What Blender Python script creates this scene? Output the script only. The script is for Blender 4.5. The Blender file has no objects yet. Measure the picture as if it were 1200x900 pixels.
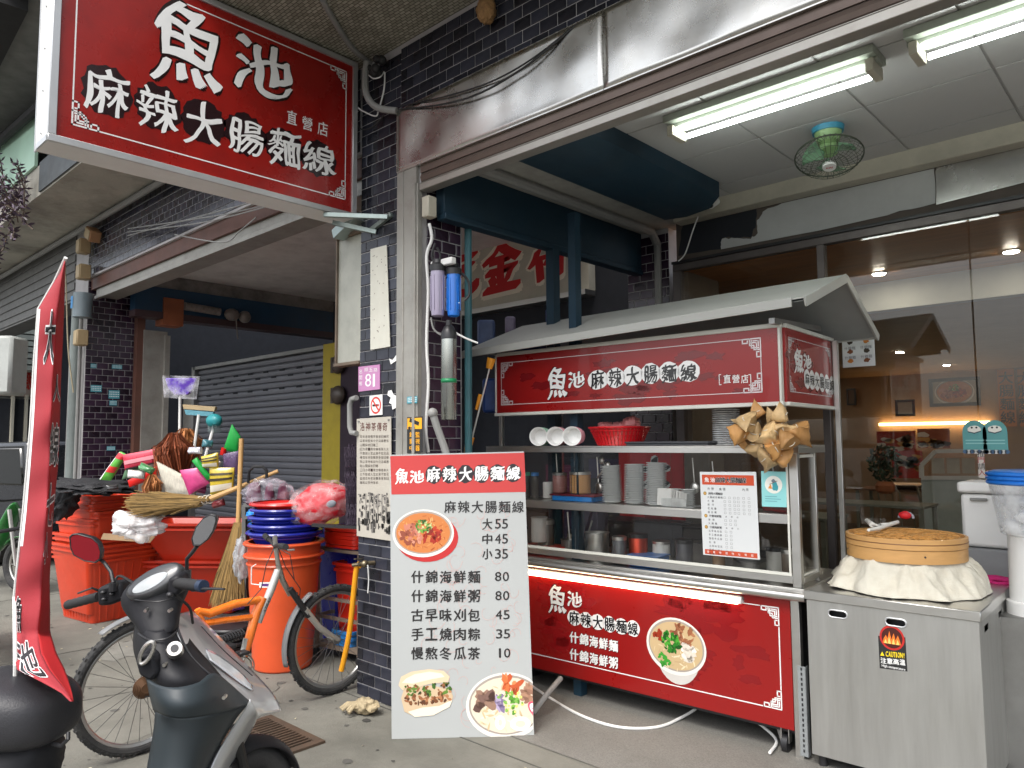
import bpy, bmesh, math, random
from mathutils import Vector, Matrix, noise
random.seed(7)
C = bpy.context.scene.collection
SC = bpy.context.scene
PI = math.pi
# ---------------------------------------------------------------- camera, sky, sun, exposure
CAM_H = 1.6
YAW, PITCH, ROLL = math.radians(43), math.radians(4.5), math.radians(0.4)
Fh = Vector((-math.sin(YAW), math.cos(YAW), 0)); Rh = Vector((math.cos(YAW), math.sin(YAW), 0)); Uz = Vector((0, 0, 1))
Fw = Fh * math.cos(PITCH) + Uz * math.sin(PITCH); U1 = -Fh * math.sin(PITCH) + Uz * math.cos(PITCH)
Rt = Rh * math.cos(ROLL) - U1 * math.sin(ROLL); Up = U1 * math.cos(ROLL) + Rh * math.sin(ROLL)
EYE = Vector((0, 0, CAM_H))
cam = bpy.data.cameras.new('camera'); camo = bpy.data.objects.new('camera', cam); C.objects.link(camo)
cam.sensor_fit = 'HORIZONTAL'; cam.sensor_width = 36; cam.lens = 36 * 870 / 1200
cam.clip_start = 0.05; cam.clip_end = 2000
m3 = Matrix((Rt, Up, -Fw)).transposed()
camo.matrix_world = Matrix.Translation(EYE) @ m3.to_4x4()
SC.camera = camo
SC.view_settings.view_transform = 'Standard'; SC.view_settings.look = 'None'
SC.view_settings.exposure = 1.2; SC.view_settings.gamma = 1
SC.cycles.max_bounces = 8; SC.cycles.transparent_max_bounces = 12
SC.cycles.sample_clamp_indirect = 6
SUN_EL, SUN_AZ = math.radians(58), math.radians(-75)     # azimuth of the direction TOWARDS the sun, from +X
W = bpy.data.worlds.new("World"); SC.world = W; W.use_nodes = True
nt = W.node_tree; nt.nodes.clear()
sky = nt.nodes.new('ShaderNodeTexSky'); sky.sky_type = 'NISHITA'; sky.sun_disc = False
sky.sun_elevation = SUN_EL; sky.sun_rotation = PI / 2 - SUN_AZ; sky.air_density = 1.0; sky.dust_density = 4.0
hs = nt.nodes.new('ShaderNodeHueSaturation'); hs.inputs['Saturation'].default_value = 0.35
bg = nt.nodes.new('ShaderNodeBackground'); bg.inputs[1].default_value = 0.15
out = nt.nodes.new('ShaderNodeOutputWorld')
nt.links.new(sky.outputs[0], hs.inputs['Color']); nt.links.new(hs.outputs[0], bg.inputs[0]); nt.links.new(bg.outputs[0], out.inputs[0])
sl = bpy.data.lights.new('sun', 'SUN'); sl.energy = 1.0; sl.angle = math.radians(25); sl.color = (1, 0.96, 0.9)
so = bpy.data.objects.new('sun', sl); C.objects.link(so)
sd = Vector((math.cos(SUN_EL) * math.cos(SUN_AZ), math.cos(SUN_EL) * math.sin(SUN_AZ), math.sin(SUN_EL)))
so.rotation_euler = sd.to_track_quat('Z', 'Y').to_euler()

# ---------------------------------------------------------------- measuring: a pixel of the 1200x900 photo met with a real plane of the place
def ray(x, y): return Fw + Rt * ((x - 600) / 870) - Up * ((y - 450) / 870)
def at(x, y, axis, val):
    r = ray(x, y); i = 'XYZ'.index(axis); return EYE + r * ((val - EYE[i]) / r[i])
def far(x, y, d): return EYE + ray(x, y) * d          # d = depth along the view axis, metres
def onp(x, y, o, n):
    r = ray(x, y); return EYE + r * ((o - EYE).dot(n) / r.dot(n))

# ---------------------------------------------------------------- materials
def S(r, g, b):
    f = lambda c: (c / 255 / 12.92) if c / 255 <= 0.04045 else ((c / 255 + 0.055) / 1.055) ** 2.4
    return (f(r), f(g), f(b))
MC = {}
def mat(name, col, rough=0.5, metal=0.0, var=0.15, scale=6.0, bump=0.0, bscale=60.0, dirt=0.0, dcol=(0.05, 0.045, 0.04), dscale=2.5,
        emit=None, es=0, alpha=1.0, objrand=0.0, island=0.0, attr=False, spec=0.5, coat=0.0, stretch=(1, 1, 1), rvar=0.1, trans=0.0):
    if name in MC: return MC[name]
    m = bpy.data.materials.new(name); m.use_nodes = True; t = m.node_tree; N = t.nodes; L = t.links
    b = N['Principled BSDF']; b.inputs['Roughness'].default_value = rough; b.inputs['Metallic'].default_value = metal
    b.inputs['Specular IOR Level'].default_value = spec; b.inputs['Coat Weight'].default_value = coat
    b.inputs['Alpha'].default_value = alpha; b.inputs['Transmission Weight'].default_value = trans
    tc = N.new('ShaderNodeTexCoord'); mp = N.new('ShaderNodeMapping'); mp.inputs['Scale'].default_value = stretch
    L.new(tc.outputs['Object'], mp.inputs[0])
    def noi(sc, det=4, r=0.6):
        n = N.new('ShaderNodeTexNoise'); n.inputs['Scale'].default_value = sc; n.inputs['Detail'].default_value = det; n.inputs['Roughness'].default_value = r
        L.new(mp.outputs[0], n.inputs['Vector']); return n
    def math_(op, a, bb):
        n = N.new('ShaderNodeMath'); n.operation = op
        for i, q in enumerate((a, bb)):
            if isinstance(q, (int, float)): n.inputs[i].default_value = q
            else: L.new(q, n.inputs[i])
        return n.outputs[0]
    def mix(fac, a, bb, mode='MIX'):
        n = N.new('ShaderNodeMix'); n.data_type = 'RGBA'; n.blend_type = mode
        if isinstance(fac, (int, float)): n.inputs[0].default_value = fac
        else: L.new(fac, n.inputs[0])
        for k, q in ((6, a), (7, bb)):
            if isinstance(q, tuple): n.inputs[k].default_value = (*q[:3], 1)
            else: L.new(q, n.inputs[k])
        return n.outputs[2]
    c = tuple(col[:3])
    if attr:
        a = N.new('ShaderNodeAttribute'); a.attribute_name = 'Col'; c = a.outputs['Color']
    n1 = noi(scale)
    if var > 0:
        v = math_('MULTIPLY', math_('SUBTRACT', n1.outputs[0], 0.5), var * 3)
        v = math_('ADD', v, 1.0)
        cb = N.new('ShaderNodeCombineColor'); L.new(v, cb.inputs[0]); L.new(v, cb.inputs[1]); L.new(v, cb.inputs[2])
        c = mix(1.0, c, cb.outputs[0], 'MULTIPLY')
    if objrand or island:
        if objrand: g = N.new('ShaderNodeObjectInfo').outputs['Random']
        else: g = N.new('ShaderNodeNewGeometry').outputs['Random Per Island']
        v = math_('ADD', math_('MULTIPLY', math_('SUBTRACT', g, 0.5), 2 * max(objrand, island)), 1.0)
        cb = N.new('ShaderNodeCombineColor'); L.new(v, cb.inputs[0]); L.new(v, cb.inputs[1]); L.new(v, cb.inputs[2])
        c = mix(1.0, c, cb.outputs[0], 'MULTIPLY')
    if dirt > 0:
        n2 = noi(dscale, 8, 0.7); rp = N.new('ShaderNodeValToRGB'); rp.color_ramp.elements[0].position = 0.45; rp.color_ramp.elements[1].position = 0.75
        L.new(n2.outputs[0], rp.inputs[0]); c = mix(math_('MULTIPLY', rp.outputs[0], dirt), c, dcol)
    if isinstance(c, tuple): b.inputs['Base Color'].default_value = (*c, 1)
    else: L.new(c, b.inputs['Base Color'])
    if rvar > 0:
        n3 = noi(scale * 2.3, 5)
        L.new(math_('ADD', math_('MULTIPLY', math_('SUBTRACT', n3.outputs[0], 0.5), rvar * 2), rough), b.inputs['Roughness'])
    if bump > 0:
        n4 = noi(bscale, 6, 0.65); bp = N.new('ShaderNodeBump'); bp.inputs['Strength'].default_value = bump; bp.inputs['Distance'].default_value = 0.01
        L.new(n4.outputs[0], bp.inputs['Height']); L.new(bp.outputs[0], b.inputs['Normal'])
    if emit:
        b.inputs['Emission Color'].default_value = (*emit, 1); b.inputs['Emission Strength'].default_value = es
    MC[name] = m; return m
def glass_mat(name, tint=(0.9, 0.95, 0.93), refl=1.0, rough=0.02, through=0.92):
    if name in MC: return MC[name]
    m = bpy.data.materials.new(name); m.use_nodes = True; t = m.node_tree; N = t.nodes; L = t.links; N.clear()
    o = N.new('ShaderNodeOutputMaterial'); mx = N.new('ShaderNodeMixShader'); tr = N.new('ShaderNodeBsdfTransparent'); gl = N.new('ShaderNodeBsdfGlossy')
    fr = N.new('ShaderNodeFresnel'); fr.inputs[0].default_value = 1.5; mu = N.new('ShaderNodeMath'); mu.operation = 'MULTIPLY'; mu.inputs[1].default_value = refl
    tr.inputs[0].default_value = (tint[0] * through, tint[1] * through, tint[2] * through, 1); gl.inputs['Roughness'].default_value = rough
    L.new(fr.outputs[0], mu.inputs[0]); L.new(mu.outputs[0], mx.inputs[0]); L.new(tr.outputs[0], mx.inputs[1]); L.new(gl.outputs[0], mx.inputs[2]); L.new(mx.outputs[0], o.inputs[0])
    MC[name] = m; return m
def film_mat(name, col, through, rough=0.25):     # thin clear plastic: part sees through, part catches light
    if name in MC: return MC[name]
    m = bpy.data.materials.new(name); m.use_nodes = True; t = m.node_tree; N = t.nodes; L = t.links
    b = N['Principled BSDF']; b.inputs['Base Color'].default_value = (*col, 1); b.inputs['Roughness'].default_value = rough; b.inputs['Coat Weight'].default_value = 0.6
    o = N['Material Output']; mx = N.new('ShaderNodeMixShader'); tr = N.new('ShaderNodeBsdfTransparent'); n = N.new('ShaderNodeTexNoise'); n.inputs['Scale'].default_value = 14
    n.inputs['Detail'].default_value = 6; tc = N.new('ShaderNodeTexCoord'); L.new(tc.outputs['Object'], n.inputs['Vector'])
    rp = N.new('ShaderNodeMapRange'); rp.inputs[1].default_value = 0.35; rp.inputs[2].default_value = 0.65; rp.inputs[3].default_value = 1 - through * 0.6; rp.inputs[4].default_value = 1 - through
    rp.inputs[3].default_value = min(1, 1 - through + 0.25); rp.inputs[4].default_value = max(0, 1 - through - 0.15)
    L.new(n.outputs[0], rp.inputs[0]); L.new(rp.outputs[0], mx.inputs[0]); L.new(tr.outputs[0], mx.inputs[1]); L.new(b.outputs[0], mx.inputs[2]); L.new(mx.outputs[0], o.inputs[0])
    bp = N.new('ShaderNodeBump'); bp.inputs['Strength'].default_value = 0.6; L.new(n.outputs[0], bp.inputs['Height']); L.new(bp.outputs[0], b.inputs['Normal'])
    MC[name] = m; return m

# ---------------------------------------------------------------- mesh builder
ROOTM = {}
class MB:
    def __init__(s, M=None): s.v = []; s.f = []; s.c = []; s.M = M or Matrix()
    def add(s, vs, fs, col=None):
        k = len(s.v); M = s.M
        s.v += [M @ Vector(p) for p in vs]; s.f += [tuple(i + k for i in q) for q in fs]; s.c += [col] * len(fs); return s
    def box(s, a, b, col=None):
        x0, y0, z0 = a; x1, y1, z1 = b
        return s.add([(x0, y0, z0), (x1, y0, z0), (x1, y1, z0), (x0, y1, z0), (x0, y0, z1), (x1, y0, z1), (x1, y1, z1), (x0, y1, z1)],
                     [(0, 3, 2, 1), (4, 5, 6, 7), (0, 1, 5, 4), (1, 2, 6, 5), (2, 3, 7, 6), (3, 0, 4, 7)], col)
    def bar(s, p, q, w, h, up=(0, 0, 1), col=None):          # square bar from p to q, w across, h along up
        p, q = Vector(p), Vector(q); d = (q - p).normalized(); u = Vector(up); r = d.cross(u)
        if r.length < 1e-4: r = d.cross(Vector((1, 0, 0)))
        r.normalize(); u = r.cross(d).normalized(); r *= w / 2; u *= h / 2
        vs = [p - r - u, p + r - u, p + r + u, p - r + u, q - r - u, q + r - u, q + r + u, q - r + u]
        return s.add(vs, [(0, 1, 2, 3), (7, 6, 5, 4), (0, 4, 5, 1), (1, 5, 6, 2), (2, 6, 7, 3), (3, 7, 4, 0)], col)
    def tube(s, path, r, n=8, closed=False, caps=True, flat=1.0, col=None):
        P = [Vector(p) for p in path]; m = len(P); R = r if isinstance(r, (list, tuple)) else [r] * m
        rings = []; prev = None
        for i in range(m):
            if closed: d = P[(i + 1) % m] - P[i - 1]
            else: d = P[min(i + 1, m - 1)] - P[max(i - 1, 0)]
            if d.length < 1e-9: d = Vector((0, 0, 1))
            d.normalize()
            if prev is None:
                a = d.cross(Vector((0, 0, 1)));
                if a.length < 0.1: a = d.cross(Vector((1, 0, 0)))
            else: a = prev - d * prev.dot(d)
            if a.length < 1e-6: a = d.orthogonal()
            a.normalize(); prev = a; b = d.cross(a)
            rings.append([P[i] + (a * math.cos(2 * PI * k / n) + b * math.sin(2 * PI * k / n) * flat) * R[i] for k in range(n)])
        return s.loft(rings, loop=closed, caps=caps and not closed, col=col)
    def loft(s, rings, loop=False, caps=True, ring_closed=True, col=None):
        n = len(rings[0]); m = len(rings); vs = [p for r in rings for p in r]; fs = []
        for i in range(m if loop else m - 1):
            j = (i + 1) % m
            for k in range(n if ring_closed else n - 1):
                l = (k + 1) % n; fs.append((i * n + k, i * n + l, j * n + l, j * n + k))
        if caps: fs.append(tuple(range(n - 1, -1, -1))); fs.append(tuple((m - 1) * n + k for k in range(n)))
        return s.add(vs, fs, col)
    def lathe(s, prof, n=24, o=(0, 0, 0), ax=(0, 0, 1), caps=True, wob=0, sx=1.0, sy=1.0, col=None):
        o = Vector(o); ax = Vector(ax).normalized(); a = ax.orthogonal().normalized() if abs(ax.z) < 0.999 else Vector((1, 0, 0)); b = ax.cross(a)
        rings = [[o + ax * z + (a * math.cos(2 * PI * k / n) * sx + b * math.sin(2 * PI * k / n) * sy) * max(r, 1e-4) * (1 + wob * math.sin(k * 2.4 + z * 9)) for k in range(n)] for r, z in prof]
        return s.loft(rings, caps=caps, col=col)
    def cyl(s, p, q, r, n=16, r2=None, col=None): return s.tube([p, q], [r, r if r2 is None else r2], n, col=col)
    def prism(s, pts, o, r, u, depth, col=None):              # 2-D outline in frame (r, u), thickness along r x u, front face at o
        o, r, u = Vector(o), Vector(r), Vector(u); nn = r.cross(u); m = len(pts)
        fr = [o + r * a + u * b for a, b in pts]; bk = [p - nn * depth for p in fr]
        fs = [tuple(range(m)), tuple(range(2 * m - 1, m - 1, -1))] + [(i, m + i, m + (i + 1) % m, (i + 1) % m) for i in range(m)]
        return s.add(fr + bk, fs, col)
    def sheet(s, nu, nv, fn, col=None):
        vs = [fn(i / nu, j / nv) for j in range(nv + 1) for i in range(nu + 1)]
        fs = [(j * (nu + 1) + i, j * (nu + 1) + i + 1, (j + 1) * (nu + 1) + i + 1, (j + 1) * (nu + 1) + i) for j in range(nv) for i in range(nu)]
        return s.add(vs, fs, col)
    def ell(s, c, r, n=14, m=8, fn=None, col=None):
        c = Vector(c); r = (r, r, r) if isinstance(r, (int, float)) else r; rings = []
        for j in range(1, m):
            t = PI * j / m
            ring = []
            for k in range(n):
                p = 2 * PI * k / n; d = Vector((math.sin(t) * math.cos(p), math.sin(t) * math.sin(p), -math.cos(t)))
                w = fn(d) if fn else 1; ring.append(c + Vector((d.x * r[0], d.y * r[1], d.z * r[2])) * w)
            rings.append(ring)
        k0 = len(rings); vs = [p for q in rings for p in q]; b = len(vs); vs += [c - Vector((0, 0, r[2])), c + Vector((0, 0, r[2]))]
        fs = [(i * n + k, i * n + (k + 1) % n, (i + 1) * n + (k + 1) % n, (i + 1) * n + k) for i in range(k0 - 1) for k in range(n)]
        fs += [(b, (k + 1) % n, k) for k in range(n)] + [(b + 1, (k0 - 1) * n + k, (k0 - 1) * n + (k + 1) % n) for k in range(n)]
        return s.add(vs, fs, col)
    def mesh(s, name, root=None, smooth=True, ang=35):
        me = bpy.data.meshes.new(name); Mi = ROOTM[root.name].inverted() if root is not None and root.name in ROOTM else Matrix()
        me.from_pydata([Mi @ p for p in s.v], [], s.f); me.update()
        if any(c is not None for c in s.c) and len(me.polygons) == len(s.c):
            a = me.color_attributes.new('Col', 'FLOAT_COLOR', 'CORNER'); buf = []
            for p in me.polygons: buf += [*(s.c[p.index] or (0.5, 0.5, 0.5)), 1.0] * p.loop_total
            a.data.foreach_set('color', buf)
        me.validate(); me.update()
        if smooth: me.shade_smooth(); me.set_sharp_from_angle(angle=math.radians(ang))
        return me
    def build(s, name, m, parent=None, smooth=True, ang=35, bevel=0, solid=0, sub=0, kind=None, label=None, seg=1):
        root = parent
        while root is not None and root.parent is not None: root = root.parent
        o = bpy.data.objects.new(name, s.mesh(name, root, smooth, ang)); C.objects.link(o)
        if m: o.data.materials.append(m)
        if parent is not None: o.parent = parent
        if solid: md = o.modifiers.new('solid', 'SOLIDIFY'); md.thickness = solid; md.offset = 0
        if bevel: md = o.modifiers.new('bevel', 'BEVEL'); md.width = bevel; md.segments = seg; md.limit_method = 'ANGLE'; md.angle_limit = math.radians(40)
        if sub: md = o.modifiers.new('sub', 'SUBSURF'); md.levels = sub; md.render_levels = sub
        if kind: o['kind'] = kind
        if label: o['label'] = label
        return o
def thing(name, label, cat, loc=(0, 0, 0), rz=0, group=None, M=None, kind=None):
    o = bpy.data.objects.new(name, None); C.objects.link(o); o.empty_display_size = 0.1
    M = M or (Matrix.Translation(loc) @ Matrix.Rotation(rz, 4, 'Z')); o.matrix_world = M; ROOTM[o.name] = M
    o['label'] = label; o['category'] = cat
    if group: o['group'] = group
    if kind: o['kind'] = kind
    return o
def tag(o, label, cat=None, group=None, kind=None):
    o['label'] = label
    if cat: o['category'] = cat
    if group: o['group'] = group
    if kind: o['kind'] = kind
    return o
def dup(root, M, label, group=None):
    def cp(o, par):
        c = o.copy(); C.objects.link(c); c.parent = par
        for ch in [q for q in SC.objects if q.parent is o]: cp(ch, c)
        return c
    r = cp(root, None); r.matrix_world = M; ROOTM[r.name] = M; r['label'] = label
    if group: r['group'] = group
    return r
def T(x, y, z, rz=0): return Matrix.Translation((x, y, z)) @ Matrix.Rotation(rz, 4, 'Z')

# ---------------------------------------------------------------- lettering and flat print
GL = {}
def glyphs(txt, bold=0.0, shear=0.0, spacing=1.0):
    k = (txt, bold, shear, spacing)
    if k not in GL:
        cu = bpy.data.curves.new('t', 'FONT'); cu.body = txt; cu.size = 1; cu.offset = bold; cu.shear = shear; cu.space_character = spacing
        cu.align_x = 'CENTER'; cu.align_y = 'CENTER'; cu.resolution_u = 3; cu.dimensions = '2D'; cu.fill_mode = 'BOTH'
        ob = bpy.data.objects.new('t', cu); C.objects.link(ob); dg = bpy.context.evaluated_depsgraph_get(); me = ob.evaluated_get(dg).to_mesh()
        vs = [(v.co.x, v.co.y) for v in me.vertices]; fs = [tuple(p.vertices) for p in me.polygons]
        if vs:
            x0, x1 = min(v[0] for v in vs), max(v[0] for v in vs); y0, y1 = min(v[1] for v in vs), max(v[1] for v in vs)
            cx, cy = (x0 + x1) / 2, (y0 + y1) / 2; vs = [(a - cx, b - cy) for a, b in vs]
            GL[k] = (vs, fs, x1 - x0, y1 - y0)
        else: GL[k] = ([], [], 0, 0)
        bpy.data.objects.remove(ob); bpy.data.curves.remove(cu)
    return GL[k]
def dense_glyph(ch):      # finer outline so that brush strokes can swell and bend
    k = ('dense', ch)
    if k not in GL:
        vs, fs, w, h = glyphs(ch); bm = bmesh.new(); bv = [bm.verts.new((x, y, 0)) for x, y in vs]
        for f in fs:
            try: bm.faces.new([bv[i] for i in f])
            except ValueError: pass
        bmesh.ops.triangulate(bm, faces=bm.faces[:])
        for _ in range(3):
            ed = [e for e in bm.edges if e.calc_length() > .07]
            if ed: bmesh.ops.subdivide_edges(bm, edges=ed, cuts=1); bmesh.ops.triangulate(bm, faces=[f for f in bm.faces if len(f.verts) > 3])
        bm.verts.index_update(); GL[k] = ([(v.co.x, v.co.y) for v in bm.verts], [tuple(v.index for v in f.verts) for f in bm.faces], w, h); bm.free()
    return GL[k]
WHITE = (0.8, 0.8, 0.78); BLACK = (0.012, 0.012, 0.014); RED = S(150, 20, 22)
class Print:
    """flat print on a plane: o = lower left corner, r and u = unit axes; every layer 0.3 mm above the one below"""
    def __init__(s, o, r, u, lift=0.0006, step=0.0003):
        s.o, s.r, s.u = Vector(o), Vector(r).normalized(), Vector(u).normalized(); s.n = s.r.cross(s.u); s.mb = MB(); s.lift = lift; s.step = step
    def pt(s, a, b, l=0): return s.o + s.r * a + s.u * b + s.n * (s.lift + l * s.step)
    def px(s, x, y):
        p = onp(x, y, s.o, s.n) - s.o; return p.dot(s.r), p.dot(s.u)
    def poly(s, pts, col, l=0): s.mb.add([s.pt(a, b, l) for a, b in pts], [tuple(range(len(pts)))], col)
    def rect(s, a, b, w, h, col, l=0): s.poly([(a, b), (a + w, b), (a + w, b + h), (a, b + h)], col, l)
    def disc(s, a, b, ra, rb, col, l=0, n=24, rag=0.0, rot=0):
        q = []
        for k in range(n):
            t = 2 * PI * k / n; w = 1 + rag * (random.random() - 0.5) * 2; x, y = ra * w * math.cos(t), rb * w * math.sin(t)
            q.append((a + x * math.cos(rot) - y * math.sin(rot), b + x * math.sin(rot) + y * math.cos(rot)))
        s.poly(q, col, l)
    def line(s, pts, w, col, l=0):
        for (a, b), (c, d) in zip(pts, pts[1:]):
            L = math.hypot(c - a, d - b) or 1; nx, ny = -(d - b) / L * w / 2, (c - a) / L * w / 2; ex, ey = (c - a) / L * w / 2, (d - b) / L * w / 2
            s.poly([(a - ex + nx, b - ey + ny), (a - ex - nx, b - ey - ny), (c + ex - nx, d + ey - ny), (c + ex + nx, d + ey + ny)], col, l)
    def text(s, txt, a, b, size, col, l=1, bold=0.0, shear=0.0, rot=0.0, sx=1.0, spacing=1.0, fit=None, brush=0.0):
        vs, fs, w, h = glyphs(txt, 0, shear, spacing)
        if not vs: return
        if fit: sx = fit / (w * size)
        cr, sr = math.cos(rot), math.sin(rot); m = 1 if bold <= 0 else max(2, int(bold / .02) + 1)
        for i in range(m):
            e = 0 if m == 1 else (i / (m - 1) - .5) * bold; q = []
            for x, y in vs:
                if brush: x += brush * 0.10 * noise.noise(Vector((x * 2.6, y * 2.6, len(txt) + size))); y += brush * 0.12 * noise.noise(Vector((x * 2.6 + 9, y * 2.6, size * 7))) + 0.05 * brush * x
                X, Y = (x + e) * size * sx, (y + e * .5) * size; q.append(s.pt(a + X * cr - Y * sr, b + X * sr + Y * cr, l + i * .08))
            s.mb.add(q, fs, col)
    def row(s, txt, x0, x1, b, size, col, l=1, bold=0.02, b1=None, shear=0, brush=0.0):     # characters spread evenly from x0 to x1
        n = len(txt); b1 = b if b1 is None else b1
        for i, ch in enumerate(txt):
            t = i / max(1, n - 1)
            if ch != ' ': s.text(ch, x0 + (x1 - x0) * t, b + (b1 - b) * t, size, col, l, bold, shear, brush=brush)
    def fret(s, a, b, sx, sy, k, col, l=1):      # squared key-pattern corner, k = size, sx, sy = directions inwards
        w = k * 0.07
        for pts in ([(0, 0), (0, 1.0)], [(0, 0), (1.0, 0)], [(0, 1.0), (.22, 1.0), (.22, .72), (.1, .72)], [(1.0, 0), (1.0, .22), (.72, .22), (.72, .1)],
                    [(.22, .6), (.22, .22), (.6, .22)], [(.36, .36), (.36, .6), (0, .6)], [(.36, .36), (.6, .36), (.6, 0)], [(.1, .5), (.5, .5), (.5, .1)], [(.12, .12), (.4, .12)], [(.12, .12), (.12, .4)]):
            s.line([(a + sx * p * k, b + sy * q * k) for p, q in pts], w, col, l)
    def fit(s, ch, x0, y0, x1, y1, col, l=1, bold=0.03, grow=0.0, brush=0.6, rot=0.0):     # one character filling a measured box of the plane; a slanted nib thickens it
        ym, xm = (y0 + y1) / 2, (x0 + x1) / 2
        a0, a1 = s.px(x0, ym)[0], s.px(x1, ym)[0]; b0, b1 = s.px(xm, y1)[1], s.px(xm, y0)[1]
        vs, fs, w, h = dense_glyph(ch) if brush > .75 else glyphs(ch)
        if not vs or not fs: return
        fx, fy = abs(a1 - a0) / (w + bold), (b1 - b0) / (h + bold); sg = 1 if a1 > a0 else -1
        if grow: nib = [(math.cos(k * PI / 4) * (bold / 2 + grow), math.sin(k * PI / 4) * (bold / 2 + grow)) for k in range(8)]
        elif bold <= 0: nib = [(0, 0)]
        else:
            m = max(2, int(bold / .011) + 1); nib = [((i / (m - 1) - .5) * bold, (i / (m - 1) - .5) * bold * .7) for i in range(m)]
        for i, (nx, ny) in enumerate(nib):
            q = []
            for x, y in vs:
                dx = brush * 0.10 * noise.noise(Vector((x * 2.6, y * 2.6, ord(ch[0]) * .37))); dy = brush * (0.12 * noise.noise(Vector((x * 2.6 + 9, y * 2.6, ord(ch[0]) * .11))) + 0.06 * x)
                k_ = 1 if grow or brush <= .75 else .35 + 1.5 * abs(.5 + noise.noise(Vector((x * 3.1 + 4, y * 3.1, ord(ch[0]) * .23))))
                X, Y = (x + dx + nx * k_) * fx * sg, (y + dy + ny * k_) * fy
                q.append(s.pt((a0 + a1) / 2 + X * math.cos(rot) - Y * math.sin(rot), (b0 + b1) / 2 + X * math.sin(rot) + Y * math.cos(rot), l + i * .08))
            s.mb.add(q, fs, col)
    def build(s, name='print', parent=None, m=None, label=None):
        return s.mb.build(name, m or M_PRINT, parent, smooth=False, label=label)

# ---------------------------------------------------------------- common materials
M_PRINT = mat('printed_ink', (1, 1, 1), 0.45, attr=True, var=0.03, rvar=0.05)
M_PRINTG = mat('printed_vinyl_gloss', (1, 1, 1), 0.22, attr=True, var=0.05, rvar=0.06, coat=0.3)
M_STEEL = mat('brushed_steel', (0.66, 0.655, 0.63), 0.34, 1.0, var=0.08, scale=5, bump=0.03, bscale=90, stretch=(1, 1, 6), dirt=0.15, dcol=(0.25, 0.23, 0.2))
M_STEELD = mat('dull_steel', (0.33, 0.33, 0.32), 0.45, 0.85, var=0.12, dirt=0.3, dcol=(0.12, 0.1, 0.08))
M_GALV = mat('painted_frame', (0.33, 0.32, 0.29), 0.5, 0.3, var=0.12, scale=4, dirt=0.45, dcol=(0.12, 0.1, 0.08), dscale=5)
M_WHITE = mat('white_paint', (0.72, 0.72, 0.7), 0.45, var=0.06, dirt=0.18, dcol=(0.35, 0.33, 0.3))
M_WPLAS = mat('white_plastic', (0.75, 0.75, 0.73), 0.35, var=0.04)
M_BLACK = mat('black_plastic', (0.02, 0.02, 0.022), 0.4, var=0.2)
M_BRUB = mat('black_rubber', (0.018, 0.018, 0.019), 0.75, var=0.2, bump=0.15, bscale=120)
M_CABLE = mat('grey_cable', (0.25, 0.25, 0.24), 0.6)
M_CABLEB = mat('black_cable', (0.02, 0.02, 0.02), 0.6)
M_CONC = mat('stained_concrete', (0.26, 0.25, 0.225), 0.85, var=0.2, scale=3, bump=0.4, bscale=25, dirt=0.5, dcol=(0.1, 0.09, 0.08))
M_GROUT = mat('grout', (0.42, 0.41, 0.41), 0.9, var=0.2, bump=0.2)
M_TILE = mat('dark_glazed_tile', (0.020, 0.022, 0.032), 0.2, spec=.32, var=0.35, scale=9, objrand=0.6, bump=0.06, bscale=14, dirt=0.25, dcol=(0.10, 0.09, 0.10), rvar=0.12)
M_TILES = mat('dark_glazed_tile_far', (0.03, 0.029, 0.042), 0.18, var=0.3, island=0.5, dirt=0.3, dcol=(0.11, 0.1, 0.1))
M_TILEP = mat('plum_glazed_tile', (0.026, 0.012, 0.026), 0.2, var=0.3, objrand=0.5, dirt=0.15, dcol=(0.1, 0.09, 0.1))
M_BLUE = mat('faded_blue_paint', (0.005, 0.028, 0.05), 0.55, var=0.2, scale=3, dirt=0.35, dcol=(0.03, 0.05, 0.06))
M_BROWN = mat('brown_paint', (0.12, 0.05, 0.035), 0.55, var=0.2, dirt=0.4)
M_WOOD = mat('light_wood', (0.42, 0.27, 0.12), 0.55, var=0.25, scale=12, stretch=(1, 1, 0.15))
M_GLASS = glass_mat('clear_glass', (1, 1, .99), .8, .02, .985)
M_REDV = mat('red_vinyl', S(140, 16, 15), 0.3, var=0.10, scale=2.5, coat=0.2, bump=.06, bscale=5, dirt=.15, dcol=S(105, 14, 18))
M_CREAM = mat('cream_paint', (0.5, 0.47, 0.38), 0.6, var=0.1, dirt=0.3)
M_ORANGE = mat('orange_red_plastic', (0.60, 0.045, 0.012), 0.36, var=0.1, scale=6, dirt=0.3, dcol=(0.2, 0.05, 0.03), coat=0.15)
# ================================================================ GROUND
def ground_sheet(name, x0, x1, y0, y1, z, m, n=2):
    b = MB(); b.sheet(n, n, lambda a, c: (x0 + (x1 - x0) * a, y0 + (y1 - y0) * c, z)); return b.build(name, m, kind='structure', smooth=False)
M_ASPH = mat('asphalt', (0.06, 0.06, 0.06), 0.9, var=0.2, scale=30, bump=0.3, bscale=200, dirt=0.3)
M_PAVE = mat('worn_concrete_paving', (0.155, 0.15, 0.128), 0.85, var=0.3, scale=2.2, bump=0.35, bscale=70, dirt=0.8, dcol=(0.075, 0.073, 0.06), dscale=1.3)
M_PAVE2 = mat('speckled_shop_floor', (0.16, 0.155, 0.14), 0.75, var=0.45, scale=140, bump=0.2, bscale=150, dirt=0.4, dcol=(0.08, 0.075, 0.065), dscale=2)
ground_sheet('ground', -300, 300, -300, 300, -0.004, M_ASPH)
ground_sheet('pavement', -40, 12, -2.2, 3.3, 0.0, M_PAVE, 8)
ground_sheet('shop_floor', -3.46, 3.0, 3.05, 9.0, 0.004, M_PAVE2, 8)
jt = MB()                                    # sunken joints between the poured bays of the pavement
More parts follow.
